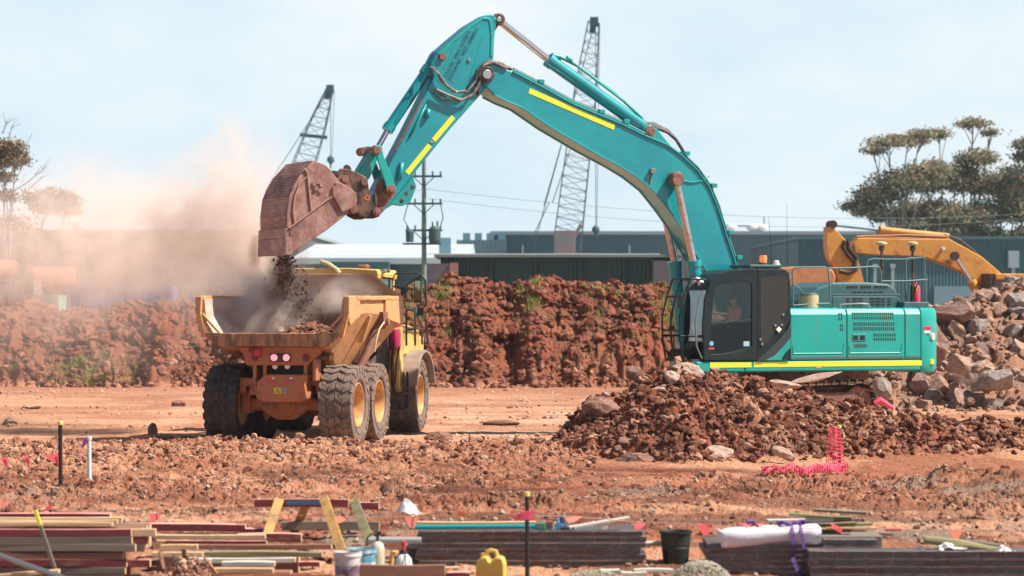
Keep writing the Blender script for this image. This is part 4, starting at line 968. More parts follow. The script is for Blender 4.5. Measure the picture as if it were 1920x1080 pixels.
BEDIN = mat('bed_inside', (.58, .43, .36), .7, col2=(.40, .26, .21), scale=1.6, lo=.4, hi=.62, col3=(.62, .5, .42), scale3=3, lo3=.52, hi3=.7, stretch=(1, .3, 1))
TYRE = mat('tyre_rubber', (.030, .028, .028), .85, col2=(.085, .062, .052), scale=5, lo=.4, hi=.7, bump=.004)
TYRE_LIT = mat('sunlit_tyre_rubber', (.21, .145, .115), .9, col2=(.10, .075, .065), scale=5, lo=.45, hi=.7, bump=.004)  # right tyres: sunlight put into the rubber colour; left ones carry bed shade
RIM = mat('rim_yellow', (.66, .34, .11), .5, col2=(.38, .18, .10), scale=5, lo=.45, hi=.65)
FRDK = mat('frame_black', (.03, .025, .024), .7, col2=(.12, .07, .05), scale=4, lo=.5, hi=.7)
# ---- body (bed)
st = [(-1.1, 1.64, 3.25, 1.58, 2.72, 1.30, 2.24), (-.2, 1.66, 3.25, 1.64, 2.90, 1.10, 2.0), (.7, 1.67, 3.25, 1.67, 2.93, .95, 1.68), (2.7, 1.67, 3.26, 1.67, 2.86, .95, 1.60), (3.9, 1.66, 3.27, 1.66, 2.70, 1.15, 2.45)]
def ring_(y, xt, zt_, xb, zb_, xf, zf_): return [(-xt, y, zt_), (-xb, y, zb_), (-xf, y, zf_), (xf, y, zf_), (xb, y, zb_), (xt, y, zt_)]
O_ = [ring_(*q) for q in st]
I_ = [[(x*.955, y+(.0 if i == 0 else 0), z+(.09 if abs(z-q[6]) < .01 else .02 if k not in (0, 5) else 0)) for k, (x, y, z) in enumerate(ring_(*q))] for i, q in enumerate(st)]
b = MB(); n = 6; VV = [v for r_ in O_ for v in r_]+[v for r_ in I_ for v in r_]; ob_ = len(O_)*n; fs = []
ms_ = []
for i in range(len(O_)-1):
    for j in range(n-1):
        fs.append((i*n+j, i*n+j+1, (i+1)*n+j+1, (i+1)*n+j)); ms_.append(0)
        fs.append((ob_+i*n+j, ob_+(i+1)*n+j, ob_+(i+1)*n+j+1, ob_+i*n+j+1)); ms_.append(1)
    for j in (0, 5): fs.append((i*n+j, (i+1)*n+j, ob_+(i+1)*n+j, ob_+i*n+j)); ms_.append(0)
for j in range(n-1): fs.append((j, ob_+j, ob_+j+1, j+1)); ms_.append(0)
L_ = (len(O_)-1)*n
fs.append(tuple(L_+j for j in range(n))); ms_.append(0); fs.append(tuple(ob_+L_+j for j in range(n))[::-1]); ms_.append(1)
fs.append((L_+0, L_+5, ob_+L_+5, ob_+L_+0)); ms_.append(0)
b.v = VV; b.f = fs; b.m = ms_
bed = b.build('bed', [ORA, BEDIN], tk, recalc=True)
# side band, posts, top rails
for sg in (1, -1):
    b = MB()
    for i in range(len(st)-1):
        y0, y1 = st[i][0], st[i+1][0]; b.beam((sg*(st[i][1]+.01), y0-(.02 if i == 0 else 0), 3.26), (sg*(st[i+1][1]+.01), y1, 3.27), .13, .10)
    b.build('top_rail', ORA, bed, bev=.02)
    b = MB(); b.prism([(-1.13, 3.30), (-1.13, 2.75), (-1.02, 2.68), (-.2, 2.86), (-.2, 3.2)], sg*1.70-.035, sg*1.70+.035, ax='x'); b.prism([(2.2, 3.22), (2.2, 2.80), (3.92, 2.62), (3.92, 3.22)], sg*1.70-.03, sg*1.70+.03, ax='x'); b.build('side_band', ORA, bed, bev=.015)
    b = MB(); b.prism([(sg*1.50, 2.42), (sg*1.60, 2.40), (sg*1.74, 2.95), (sg*1.74, 3.30), (sg*1.60, 3.30), (sg*1.62, 2.95)], -1.20, -1.08); b.build('rear_post', ORA, bed, bev=.015)
    b = MB(); b.beam((sg*1.60, -1.14, 2.92), (sg*1.20, -1.16, 2.50), .07, .05); b.build('gusset', ORA, bed, bev=.01)
    b = MB(); b.prism([(sg*1.36, 2.26), (sg*1.50, 2.26), (sg*1.70, 2.85), (sg*1.64, 2.88)], .9, 1.02); b.prism([(sg*1.0, 1.6), (sg*1.12, 1.6), (sg*1.70, 2.85), (sg*1.62, 2.88)], 2.2, 2.32); b.build('rib', ORA, bed, bev=.01)
# lip, spill guard
b = MB(); b.prism([(-1.57, 2.50), (1.57, 2.50), (1.27, 2.21), (-1.27, 2.21)], -1.19, -1.08); b.build('tail_lip', mat('rusty_lip', (.42, .19, .09), .7, col2=(.17, .085, .055), scale=7, lo=.42, hi=.6, col3=(.55, .33, .16), scale3=5, lo3=.5, hi3=.7, stretch=(1, 1, .3), bump=.004), bed, bev=.02)
b = MB(); b.prism([(-1.66, 3.24), (1.66, 3.24), (.93, 3.79), (-.93, 3.79)], 3.86, 3.93); b.prism([(-1.0, 3.76), (1.0, 3.76), (.94, 3.84), (-.94, 3.84)], 3.8, 4.02); b.beam((-1.66, 3.88, 3.26), (-.95, 3.88, 3.80), .1, .08, up=(0, 1, 0)); b.beam((1.66, 3.88, 3.26), (.95, 3.88, 3.80), .1, .08, up=(0, 1, 0)); b.build('spill_guard', ORA, bed, bev=.015)
# hinge brackets, hoist cylinders, chain
for sg in (1, -1):
    b = MB(); b.cyl((sg*1.62, 2.05, 2.72), (sg*1.15, 1.35, 1.25), .10, n=14); hc = b.build('hoist_cylinder', BROWN, tk, smooth=True)
    b = MB(); b.cyl((sg*1.15, 1.35, 1.25), (sg*1.1, 1.2, 1.0), .13, n=14); b.build('cylinder_foot', BROWN, hc, bev=.02)
    b = MB(); b.prism([(1.8, 2.95), (2.3, 2.95), (2.25, 2.7), (2.05, 2.55), (1.9, 2.7)], sg*1.58, sg*1.76, ax='x'); b.cyl((sg*1.5, 2.08, 2.72), (sg*1.84, 2.08, 2.72), .09, n=12); b.build('hoist_bracket', BROWN, bed, bev=.015)
b = MB(); b.tube([(1.76, 1.9, 2.72), (1.74, 1.5, 2.55), (1.71, 1.35, 2.3), (1.68, 1.33, 2.05)], .02, 6); b.build('lashing_strap', CREAM, bed, smooth=True)
# load of soil in the body (its own thing)
rg = np.random.default_rng(9)
gx, gy = np.meshgrid(np.linspace(-1.17, 1.17, 60), np.linspace(-.75, 3.85, 80)); xx, yy = gx.ravel(), gy.ravel()
zz = 2.16+.48*np.exp(-((xx-.25)/.75)**2-((yy-1.0)/1.1)**2)+.25*np.exp(-((xx+.2)/1.)**2-((yy-2.6)/1.)**2)-.1*np.abs(xx)+.10*clods(xx*3, yy*3, 301)+.05*clods(xx*7, yy*7, 302)-.16*(yy < -.4)
M_t = np.array(Matrix.Translation(TO)@Matrix.Rotation(-TH, 4, 'Z'))
def tw(p_): return np.column_stack([p_, np.ones(len(p_))])@M_t.T[:, :3]
ia = np.arange(60*80).reshape(80, 60); Qf = np.stack([ia[:-1, :-1], ia[:-1, 1:], ia[1:, 1:], ia[1:, :-1]], -1).reshape(-1, 4)
ca = np.column_stack([np.tile([.22, .10, .065], (len(xx), 1))*(1+.3*fbm(xx*3, yy*3, 9, 2))[:, None], np.ones(len(xx))])
o = fast_mesh('soil_load', tw(np.column_stack([xx, yy, zz])), Qf, SOIL, ca); tag(o, 'heap of dark crumbly soil filling the dump truck bed', 'soil', kind='stuff')
pc = np.column_stack([rg.uniform(-.95, .95, 500), rg.uniform(-.6, 2.4, 500)]); pz = 2.18+.48*np.exp(-((pc[:, 0]-.25)/.75)**2-((pc[:, 1]-1.0)/1.1)**2)
o = scatter('load_clods', tw(np.column_stack([pc, pz])), .03+.10*rg.random(500)**3, SOIL, tones(500, rg, a=(.22, .09, .055), b=(.40, .2, .13), pc=.4), seed=12); tag(o, 'loose clods on top of the soil in the truck bed', 'soil', kind='stuff')
# ---- wheels
def wheel(x, y, sg, dusty, name='wheel', steer=0):  # dusty: picks the paler rubber coloured as if sunlit
    root = bpy.data.objects.new(name, None); COL.objects.link(root); root.parent = tk; root.location = (x, y, .90); root.rotation_euler = (0, 0, steer)
    Ro, Wd = .905, .36
    b = MB()
    pr = [(.47, -.30), (.60, -.36), (.74, -.372), (.82, -.36), (.855, -.30), (.862, 0), (.855, .30), (.82, .36), (.74, .372), (.60, .36), (.47, .30)]
    b.rev(pr, axis='x', n=56, closed=True)
    nl = 22
    rg2 = random.Random(3)
    for k in range(nl):
        a0 = 2*PI*k/nl
        for row, (xa, xb, off, wd) in enumerate(((-.375, -.17, 0, .62), (-.15, .0, .5, .60), (.015, .15, .0, .60), (.17, .375, .5, .62))):
            am = a0+off*2*PI/nl; da = wd*PI/nl; V = []
            sk = (.10 if row in (0, 2) else -.10)
            for rr in (.82, Ro-(.0 if abs(xa+xb) < .4 else .012)):
                for (xx_, aa) in ((xa, am-da), (xb, am-da+sk), (xb, am+da+sk), (xa, am+da)):
                    rx = rr-(.03 if abs(xx_) > .36 and rr > .85 else 0); V.append((xx_, rx*math.cos(aa), rx*math.sin(aa)))
            b.add(V, [(0, 3, 2, 1), (4, 5, 6, 7), (0, 1, 5, 4), (1, 2, 6, 5), (2, 3, 7, 6), (3, 0, 4, 7)])
        for s2 in (-1, 1):
            am = a0+(0 if s2 < 0 else .5)*2*PI/nl; da = .5*PI/nl; V = []
            for rr in (.72, .87):
                for aa in (am-da, am+da):
                    for xx_ in ((.35, .388) if rr < .8 else (.33, .378)): V.append((s2*xx_, rr*math.cos(aa), rr*math.sin(aa)))
            b.add(V, [(0, 1, 3, 2), (4, 6, 7, 5), (0, 4, 5, 1), (2, 3, 7, 6), (0, 2, 6, 4), (1, 5, 7, 3)])
    b.rev([(.55, sg*.35), (.60, sg*.375), (.66, sg*.378), (.66, sg*.35)], axis='x', n=56, closed=True)
    ty = b.build('tyre', TYRE_LIT if dusty else TYRE, root, bev=.008, seg=1)
    b = MB(); pr = [(.47, .30), (.50, .33), (.47, .335), (.44, .28), (.42, .12), (.33, .06), (.24, .05), (.22, .14), (.20, .16), (.001, .16), (.001, -.25), (.47, -.28)]
    b.rev([(r_, sg*h) for r_, h in pr], axis='x', n=40, closed=True); rm = b.build('rim', RIM, root, smooth=True)
    b = MB()
    for k in range(12): a = 2*PI*k/12; b.cyl((sg*.05, .285*math.cos(a), .285*math.sin(a)), (sg*.085, .285*math.cos(a), .285*math.sin(a)), .022, n=6)
    b.build('wheel_nuts', BROWN, rm)
    return root
for (x, y, sg, du, sr) in ((1.31, 0, 1, 1, 0), (-1.31, 0, -1, 0, 0), (1.31, 1.92, 1, 1, 0), (-1.31, 1.92, -1, 0, 0), (1.31, 6.05, 1, 1, R(2)), (-1.55, 6.05, -1, 0, R(2))): wheel(x, y, sg, du, steer=sr)
# ---- rear frame, axle, lamps
b = MB(); b.prism([TR_(444, 650, -.95), TR_(599, 650, -.95), TR_(596, 664, -.95), TR_(577, 685, -.95), TR_(462, 685, -.95), TR_(456, 664, -.95)], -.97, -.6)
rf = b.build('rear_frame', ORF, tk, bev=.02)
b = MB()
for px in (497, 573, 478, 590):
    a, z = TR_(px, 700, -.9); b.box(a-.04, a+.04, -.93, -.5, 1.45, z+.32)
b.box(-1.0, 1.0, -.5, 1.2, 1.32, 1.5); b.build('frame_rail', ORF, rf, bev=.015)
b = MB(); b.prism([TR_(497, 702, -1.0), TR_(577, 702, -1.0), TR_(572, 720, -1.0), TR_(577, 748, -1.0), TR_(560, 754, -1.0), TR_(495, 754, -1.0), TR_(480, 746, -1.0), TR_(482, 716, -1.0)], -1.02, -.55); tp = b.build('tow_panel', ORF, rf, bev=.03)
b = MB(); a0, z0 = TR_(500, 688, -.85); a1, z1 = TR_(570, 700, -.85); b.box(a0, a1, -.85, -.7, z1, z0+.12); b.build('lamp_recess', BLACK, rf)
b = MB(); a0, z0 = TR_(507, 663, -1); a1, z1 = TR_(544, 678, -1); b.box(a0, a1, -1.03, -.95, z1, z0); lb = b.build('lamp_bar', FRDK, rf, bev=.01)
PINK = mat('sunlit_red_lens', (.85, .16, .22), .25, emit=(1, .30, .38), estr=.75)  # slight glow stands in for sunlight on the red lenses
for px in (514, 537):
    a, z = TR_(px, 670.5, -1.03); b = MB(); b.cyl((a, -1.06, z), (a, -1.02, z), .075, n=20); b.build('tail_lamp', PINK, lb, bev=.008)
    a, z = TR_(px+2, 687, -.9); b = MB(); b.cyl((a, -.93, z), (a, -.85, z), .06, n=16); b.build('reverse_lamp', mat('lamp_white', (.85, .82, .75), .2), rf, bev=.008)
for px, py, r_ in ((477, 671, .07), (573, 671, .08), (472, 656, .07)):
    a, z = TR_(px, py, -1.0); b = MB(); b.cyl((a, -1.02, z), (a, -.95, z), r_, n=18); b.cyl((a, -1.035, z), (a, -1.0, z), r_*.55, n=12); b.build('round_lamp', mat('dark_red_lens', (.20, .03, .02), .4), rf, bev=.01)
a, z = TR_(483, 660, -1); b = MB(); b.box(a-.06, a+.08, -1.08, -.95, z-.10, z+.08); b.build('hose_bracket', mat('magenta_red', (.55, .03, .07), .5), rf, bev=.02)
for px in (507, 541):
    a, z = TR_(px, 715, -1.03); b = MB(); b.box(a-.11, a+.11, -1.032, -1.01, z-.03, z+.03); b.build('reflector', mat('pink_reflector', (.55, .05, .10), .35), tp)
    a, z = TR_(px+5, 709, -1.03); b = MB(); b.box(a-.03, a+.03, -1.032, -1.01, z-.02, z+.02); b.build('small_lamp', WHITE, tp)
a, z = TR_(520.5, 732.5, -1.03); b = MB(); b.box(a-.08, a+.075, -1.031, -1.01, z-.065, z+.065); sg_ = b.build('warning_sign', mat('sign_yellow', (.80, .62, .05), .5), tp)
b = MB(); b.prism([(a-.055, z-.045), (a+.055, z-.045), (a, z+.05)], -1.036, -1.03); b.build('triangle_border', BLACK, sg_)
b = MB(); b.prism([(a-.037, z-.036), (a+.037, z-.036), (a, z+.032)], -1.040, -1.035); b.build('triangle', MATS['sign_yellow'], sg_)
b = MB(); b.box(a-.006, a+.006, -1.044, -1.039, z-.014, z+.016); b.box(a-.006, a+.006, -1.044, -1.039, z-.03, z-.02); b.build('exclamation_mark', BLACK, sg_)
b = MB(); b.box(a+.08, a+.20, -1.031, -1.01, z-.065, z+.065); s2_ = b.build('info_sign', mat('sign_grey', (.45, .42, .40), .5), tp)
b = MB()
for k in range(4): b.box(a+.09, a+.19-.02*(k % 2), -1.035, -1.03, z+.035-k*.028, z+.045-k*.028)
b.build('lettering', BLACK, s2_)
b = MB()
for px, py in ((489, 722), (568, 722), (489, 746), (568, 746), (500, 750), (560, 750)):
    a, z = TR_(px, py, -1.03); b.cyl((a, -1.04, z), (a, -1.0, z), .018, n=6)
for q in explode(b.build('bolt', BROWN, tp)): pass
def axle(y):
    b = MB(); b.cyl((-1.0, y, .9), (1.0, y, .9), .15, n=18); b.rev([(.12, -.2), (.26, -.16), (.30, 0), (.26, .16), (.12, .2)], (0, y, .86), axis='y', n=24)
    b.prism([(-.75, 1.0), (-.4, 1.08), (.4, 1.08), (.75, 1.0), (.4, .68), (.2, .56), (-.2, .56), (-.4, .68)], y-.14, y+.14)
    b.box(-.98, -.8, y-.2, y+.2, .7, 1.25); b.box(.8, .98, y-.2, y+.2, .7, 1.25)
    return b.build('axle', ORF, tk, bev=.02)
axle(0); axle(1.92); axle(6.05)
b = MB()
for sg in (-1, 1):
    b.box(sg*.62-.09, sg*.62+.09, -.55, 3.4, 1.12, 1.48); b.beam((sg*.98, -.1, 1.0), (sg*.98, 2.0, 1.05), .16, .28); b.cyl((sg*.80, -.35, 1.28), (sg*.95, -.35, 1.28), .16, n=16)
b.box(-.4, .4, 3.2, 5.0, .95, 1.5); b.build('chassis', ORF, tk, bev=.02)
b = MB(); b.box(-.85, .85, .15, 3.3, 1.0, 1.6); b.prism([(3.2, 1.0), (5.0, 1.0), (5.0, 2.4), (4.2, 2.9), (3.9, 2.2), (3.2, 1.6)], -1.15, 1.15, ax='x'); b.build('engine_bulkhead', FRDK, tk, bev=.03)
# ---- front: cab, bonnet, side body
b = MB(); b.box(-1.25, 1.2, 4.95, 8.4, 1.15, 2.3); fb = b.build('front_body', YCAB, tk, bev=.05)
b = MB(); z0 = .0; b.prism([(4.85, 1.12), (5.0, 2.55), (5.6, 2.62), (6.9, 2.5), (7.0, 1.95), (6.7, 1.9), (5.3, 1.9), (5.15, 1.12)], 1.18, 1.42, ax='x'); b.box(1.1, 1.42, 4.82, 5.2, .95, 1.55); b.build('side_step_panel', YCAB, tk, bev=.03)
b = MB(); b.box(1.2, 1.6, 4.55, 5.05, .55, .62); b.box(1.2, 1.6, 4.55, 5.05, .95, 1.01); b.beam((1.57, 4.6, .55), (1.57, 4.6, 1.5), .05, .05); b.beam((1.57, 5.0, .55), (1.57, 5.0, 1.5), .05, .05); b.box(1.05, 1.5, 4.6, 5.1, .35, .95); b.build('step', FRDK, tk, bev=.01)
cb0, cb1 = 5.0, 6.7
b = MB(); b.box(-1.15, .85, cb0, cb1, 2.3, 2.75)
for x in (-1.1, -.2, .8):
    b.box(x-.05, x+.05, cb0, cb0+.1, 2.7, 3.75)
for x in (-1.1, .8): b.box(x-.05, x+.05, cb1-.1, cb1, 2.7, 3.75)
cb = b.build('cab', YCAB, tk, bev=.015)
b = MB(); b.box(-1.06, .76, cb0+.03, cb0+.045, 2.75, 3.72); b.build('rear_window', mat('truck_glass', (.02, .05, .06), .08), cb)
b = MB(); b.box(.81, .825, cb0+.1, cb1-.1, 2.75, 3.72); b.build('side_window', MATS['truck_glass'], cb)
b = MB(); b.prism([(-1.32, 3.72), (.88, 3.72), (.90, 3.84), (.86, 3.95), (.2, 3.99), (-1.2, 3.99), (-1.34, 3.9)], cb0-.15, cb1+.1); b.build('cab_roof', YCAB, cb, bev=.03)
b = MB(); b.tube([(-.55, cb0-.1, 4.15), (-.35, cb0-.12, 4.08), (-.15, cb0-.15, 3.95), (-.05, cb0-.2, 3.85)], [.05, .06, .06, .05], 8); b.build('exhaust_pipe', CREAM, cb, smooth=True)
b = MB(); b.cyl((.86, 5.2, 3.90), (.98, 5.2, 3.92), .06, n=12); b.cyl((.99, 5.3, 3.93), (1.07, 5.3, 3.93), .055, n=12); b.build('work_lamp', SILV, cb, smooth=True)
b = MB(); b.box(.25, .5, cb0+.3, cb0+.6, 3.99, 4.08); b.build('mud_lump', BROWN, cb, bev=.04)
# mudguard, railings, mirrors, extinguisher
b = MB(); arc = [(6.05+1.08*math.cos(a), .88+1.12*math.sin(a)) for a in np.linspace(R(165), R(15), 14)]; arc2 = [(6.05+1.02*math.cos(a), .88+1.06*math.sin(a)) for a in np.linspace(R(15), R(165), 14)]
b.prism(arc+arc2, 1.15, 1.80, ax='x'); b.build('mudguard', mat('grey_mudguard', (.25, .20, .175), .7, col2=(.36, .25, .19), scale=4), tk, bev=.01)
DK = mat('dark_rail', (.03, .05, .05), .5)
b = MB()
for y_ in (5.1, 6.6):
    pass
z_ = 2.12
b.tube([(1.50, 5.2, z_), (1.50, 5.2, 2.95), (1.50, 5.3, 3.02), (1.50, 5.9, 3.02), (1.50, 6.2, 2.9), (1.50, 6.8, 2.6), (1.50, 6.9, z_)], .028, 8); b.tube([(1.50, 5.2, 2.55), (1.50, 6.8, 2.5)], .022, 8); b.tube([(1.72, 5.2, z_), (1.72, 5.2, 2.9), (1.72, 5.3, 2.98), (1.72, 6.3, 2.75), (1.72, 6.6, z_)], .028, 8); b.tube([(1.50, 5.2, 3.0), (1.72, 5.2, 2.95)], .022, 8); b.tube([(1.50, 5.2, 2.5), (1.72, 5.2, 2.5)], .02, 8)
b.build('guard_rail', DK, tk, smooth=True)
b = MB(); b.rev([(.13, 2.02), (.14, 2.06), (.14, 2.42), (.12, 2.5), (.05, 2.52)], (1.28, 4.95, 0)); b.rev([(.13, 2.5), (.14, 2.58), (.12, 2.72), (.05, 2.76)], (1.24, 5.15, 0)); b.build('fire_extinguisher', mat('crimson_enamel', (.48, .02, .10), .45), tk, smooth=True)
b = MB(); b.tube([(1.30, 4.8, 2.2), (1.26, 4.75, 1.8), (1.28, 4.7, 1.2), (1.34, 4.72, .95)], .035, 8); b.tube([(1.42, 4.8, 2.1), (1.36, 4.75, 1.7), (1.34, 4.7, 1.2)], .02, 8); b.build('hose', FRDK, tk, smooth=True)
b = MB(); b.tube([(.85, 5.3, 3.76), (1.15, 5.3, 3.73), (1.2, 5.3, 3.85), (1.75, 5.35, 3.87), (1.84, 5.35, 3.82)], .025, 8); b.tube([(1.05, 5.3, 3.72), (1.06, 5.3, 2.9)], .025, 8); b.tube([(1.15, 5.3, 3.55), (1.4, 5.35, 3.5), (1.62, 5.35, 3.7), (1.84, 5.35, 3.78)], .022, 8); ma = b.build('mirror_arm', DK, tk, smooth=True)
b = MB(); b.box(1.66, 1.84, 5.32, 5.4, 3.15, 3.72); b.tube([(1.84, 5.36, 3.82), (1.93, 5.36, 3.7), (1.96, 5.36, 3.1), (1.82, 5.36, 2.98), (1.72, 5.36, 3.1)], .03, 8); b.box(1.72, 1.9, 5.32, 5.4, 2.84, 3.02); b.box(1.33, 1.47, 5.32, 5.38, 3.25, 3.5); b.build('mirror', DK, ma, bev=.015)
b = MB(); b.box(1.68, 1.82, 5.315, 5.325, 3.2, 3.68); b.box(1.35, 1.45, 5.315, 5.322, 3.27, 3.38); b.build('mirror_glass', mat('mirror_glass', (.35, .36, .25), .1, .8), ma)
# ---- clods falling from the bucket into the body
rg = np.random.default_rng(77); n_ = 3800
t = rg.random(n_); px = 533+25*rg.normal(size=n_)*(.35+.75*t)+24*t; py = 476+140*t**.8
D_ = 60.2+.28*rg.normal(size=n_); pts = np.column_stack([(px-960)*D_/F, D_, CH-(py-HY)*D_/F])
o = scatter('falling_clods', pts, .004+.055*rg.random(n_)**9, SOIL, tones(n_, rg, a=(.16, .07, .05), b=(.26, .13, .09), pc=.5), seed=21, flat=1, lift=0); tag(o, 'brown clods dropping from the bucket lip into the truck bed', 'soil', kind='stuff')
# ================================================================== second excavator (yellow, behind the rock heap)
Y2 = 104.0; PS2 = R(8); C2 = P(1880, 560, Y2)
y2 = empty('excavator', (C2.x, C2.y, 0), PS2, 'yellow excavator with curled arm half hidden behind the boulder heap', 'excavator')
_e2 = Vector((math.cos(PS2), math.sin(PS2), 0)); _n2 = Vector((math.sin(PS2), -math.cos(PS2), 0))
def L2(px, py, s=0.):
    d = Vector(((px-960)/F, 1, -(py-HY)/F)); c = Vector((C2.x, C2.y, 0)); o = Vector((0, 0, CH)); t = (s+(c-o).dot(_n2))/d.dot(_n2); q = o+d*t
    return Vector(((q-c).dot(_e2), -s, q.z))
def pf2(pts, s): return [(L2(x, y, s).x, L2(x, y, s).z) for x, y in pts]
YX = mat('excavator_yellow', (.68, .32, .05), .5, col2=(.58, .27, .07), scale=1.5, lo=.4, hi=.65, col3=(.36, .15, .06), scale3=2.5, lo3=.52, hi3=.72)
DRT = mat('dirty_black', (.05, .03, .025), .6)
b = MB(); b.prism(pf2([(1601, 455), (1609, 446), (1723, 448), (1780, 448), (1801, 459), (1841, 481), (1884, 518), (1880, 540), (1856, 546), (1821, 520), (1805, 510), (1768, 494), (1733, 481), (1662, 479), (1603, 475)], .33), -.33, .33); bm2 = b.build('boom', YX, y2, bev=.03)
b = MB(); b.prism(pf2([(1550, 426), (1560, 423), (1585, 449), (1600, 465), (1608, 480), (1620, 530), (1573, 530), (1568, 506), (1554, 486), (1549, 459)], .26), -.26, .26); b.build('arm', YX, y2, bev=.03)
b = MB()
for pts in ([(1603, 450), (1660, 447), (1720, 450), (1780, 452)], [(1606, 446), (1700, 443), (1776, 446)]): b.tube([L2(x, y-2, .2) for x, y in pts], .05, 6)
b.build('hydraulic_pipe', mat('rusty_pipe', (.40, .18, .10), .6), bm2)
b = MB(); b.tube([L2(x, y, .3) for x, y in ((1585, 452), (1580, 462), (1590, 478), (1603, 492), (1604, 506), (1590, 512), (1574, 508))], .09, 8); b.tube([L2(x, y, .32) for x, y in ((1590, 450), (1592, 466), (1606, 484), (1600, 500))], .08, 8); b.build('hose', DRT, bm2, smooth=True)
b = MB(); b.tube([L2(x, y, .1) for x, y in ((1770, 440), (1785, 444), (1800, 450), (1818, 464), (1832, 476))], .04, 6); b.build('hose', DRT, bm2, smooth=True)
a, r, c = L2(1778, 444), L2(1649, 431), L2(1559, 421)
b = MB(); b.cyl(a, r, .14, n=16); b.cyl(r, r+(a-r)*.08, .19, n=14); ac2 = b.build('arm_cylinder', YX, y2, smooth=True)
b = MB(); b.cyl(r, c, .07, n=12); b.build('piston_rod', mat('blue_chrome', (.35, .5, .68), .3, .6), ac2, smooth=True)
b = MB(); b.cyl(c+Vector((0, -.3, 0)), c+Vector((0, .3, 0)), .16, n=14); b.build('pin', DRT, ac2)
for s_ in (.5, -.5):
    a, r, c = L2(1846, 572, s_), L2(1821, 527, s_), L2(1790, 480, s_)
    b = MB(); b.cyl(a, r, .19, n=16); q = b.build('boom_cylinder', YX, y2, smooth=True)
    b = MB(); b.cyl(r, c, .09, n=12); b.build('piston_rod', CHROME, q, smooth=True)
    b = MB(); b.cyl(c+Vector((0, -.1, 0)), c+Vector((0, .1, 0)), .17, n=14); b.build('pin', DRT, q)
b = MB(); b.prism(pf2([(1470, 505), (1482, 500), (1545, 500), (1560, 506), (1566, 520), (1560, 545), (1500, 556), (1475, 540)], .6), -.75, .75); b.build('bucket', mat('orange_bucket', (.60, .26, .10), .6, col2=(.40, .18, .09), scale=2, lo=.4, hi=.65), y2, bev=.06)
b = MB(); p0, p1 = L2(1858, 560, 1.), L2(1911, 522, 1.); b.box(p0.x, p1.x, -1.3, .4, 1.4, p1.z); b.build('front_body', mat('brown_grey_panel', (.20, .15, .13), .7), y2, bev=.04)
b = MB(); p0, p1 = L2(1856, 560, 1.), L2(2010, 519, 1.); b.box(p0.x-.12, p0.x+.08, -1.35, .4, 1.3, p1.z+.12); b.build('pillar', DRT, y2)
b = MB(); b.box(p0.x+.1, p1.x, -1.4, 1.3, p1.z-.12, p1.z+.12); b.box(p0.x+1.5, p1.x+1.5, -1.4, 1.4, 1.2, p1.z-.3); b.build('house', YX, y2, bev=.04)
b = MB(); b.prism([(-1.8, .1), (-2.1, .5), (-1.8, .95), (2.6, .95), (2.9, .5), (2.6, .1)], -1.5, -.9); b.prism([(-1.8, .1), (-2.1, .5), (-1.8, .95), (2.6, .95), (2.9, .5), (2.6, .1)], .9, 1.5); b.box(-1, 1.5, -.9, .9, .4, 1.25)
b.build('crawler_tracks', TRACK, y2, bev=.05)
b = MB(); c = L2(1768, 466, .33); b.cyl((c.x, -.45, c.z), (c.x, -.33, c.z), .07, n=12); b.build('work_lamp', WHITE, bm2)

# ================================================================== buildings
def bld(name, px0, px1, ytop, D, depth, wallm, label, roofm=None, cat='building', z0=0):
    a, c = P(px0, ytop, D), P(px1, ytop, D)
    r = empty(name, ((a.x+c.x)/2, D, 0), 0, label, cat); hw = (c.x-a.x)/2; zt_ = a.z
    b = MB(); b.box(-hw, hw, 0, depth, z0-.5, zt_); b.build('wall', wallm, r)
    return r, hw, zt_
def corr(name, c1, c2, sc_=1.2):
    m = mat(name, c1, .6, col2=c2, scale=.05, lo=.35, hi=.65); t = m.node_tree; n = t.nodes; l = t.links
    tx = n.new('ShaderNodeTexCoord'); wv = n.new('ShaderNodeTexWave'); wv.inputs['Scale'].default_value = sc_; l.new(tx.outputs['Object'], wv.inputs[0])
    bp = n.new('ShaderNodeBump'); bp.inputs['Distance'].default_value = .04; l.new(wv.outputs[0], bp.inputs['Height']); l.new(bp.outputs[0], n['Principled BSDF'].inputs['Normal'])
    return m
WB = corr('blue_grey_cladding', (.085, .16, .20), (.10, .18, .215)); WT = corr('dark_teal_cladding', (.035, .10, .125), (.045, .12, .145)); WD = corr('dark_green_cladding', (.008, .026, .028), (.010, .034, .035))
RW = mat('pale_roof', (.62, .63, .62), .5, col2=(.5, .52, .52), scale=.3)
r, hw, zt_ = bld('warehouse', 925, 2010, 440, 262, 60, WB, 'long blue grey warehouse with white roof ventilators on the horizon')
b = MB(); b.box(-hw-.3, hw+.3, -.4, 60.3, zt_, zt_+.35); b.build('roof', mat('grey_roof', (.30, .36, .38), .5), r)
for px in (1376, 1419, 1434, 1702, 1732, 1766, 1798):
    x = (px-960)*262/F-r.location.x; b = MB(); h_ = 1.0
    b.rev([(.38, zt_+.3), (.38, zt_+.55), (.62, zt_+.6), (.70, zt_+.85), (.60, zt_+1.05), (.2, zt_+1.15)], (x, 4, 0), n=14); b.build('roof_ventilator', WHITE, r, smooth=True)
b = MB(); x = (1392-960)*262/F-r.location.x; b.box(x-1.6, x+2.6, 3.9, 4.1, zt_+.9, zt_+1.0); b.box(x+2.5, x+2.6, 3.9, 4.1, zt_+.3, zt_+1.9); b.build('pipe_rack', GREY, r)
r, hw, zt_ = bld('warehouse', 1497, 2060, 449, 200, 40, WT, 'dark teal warehouse behind the yellow excavator with pale downpipes')
b = MB(); b.box(-hw-.2, hw+.2, -.3, 40, zt_, zt_+.25); b.build('roof', mat('teal_roof_edge', (.07, .14, .16), .5), r)
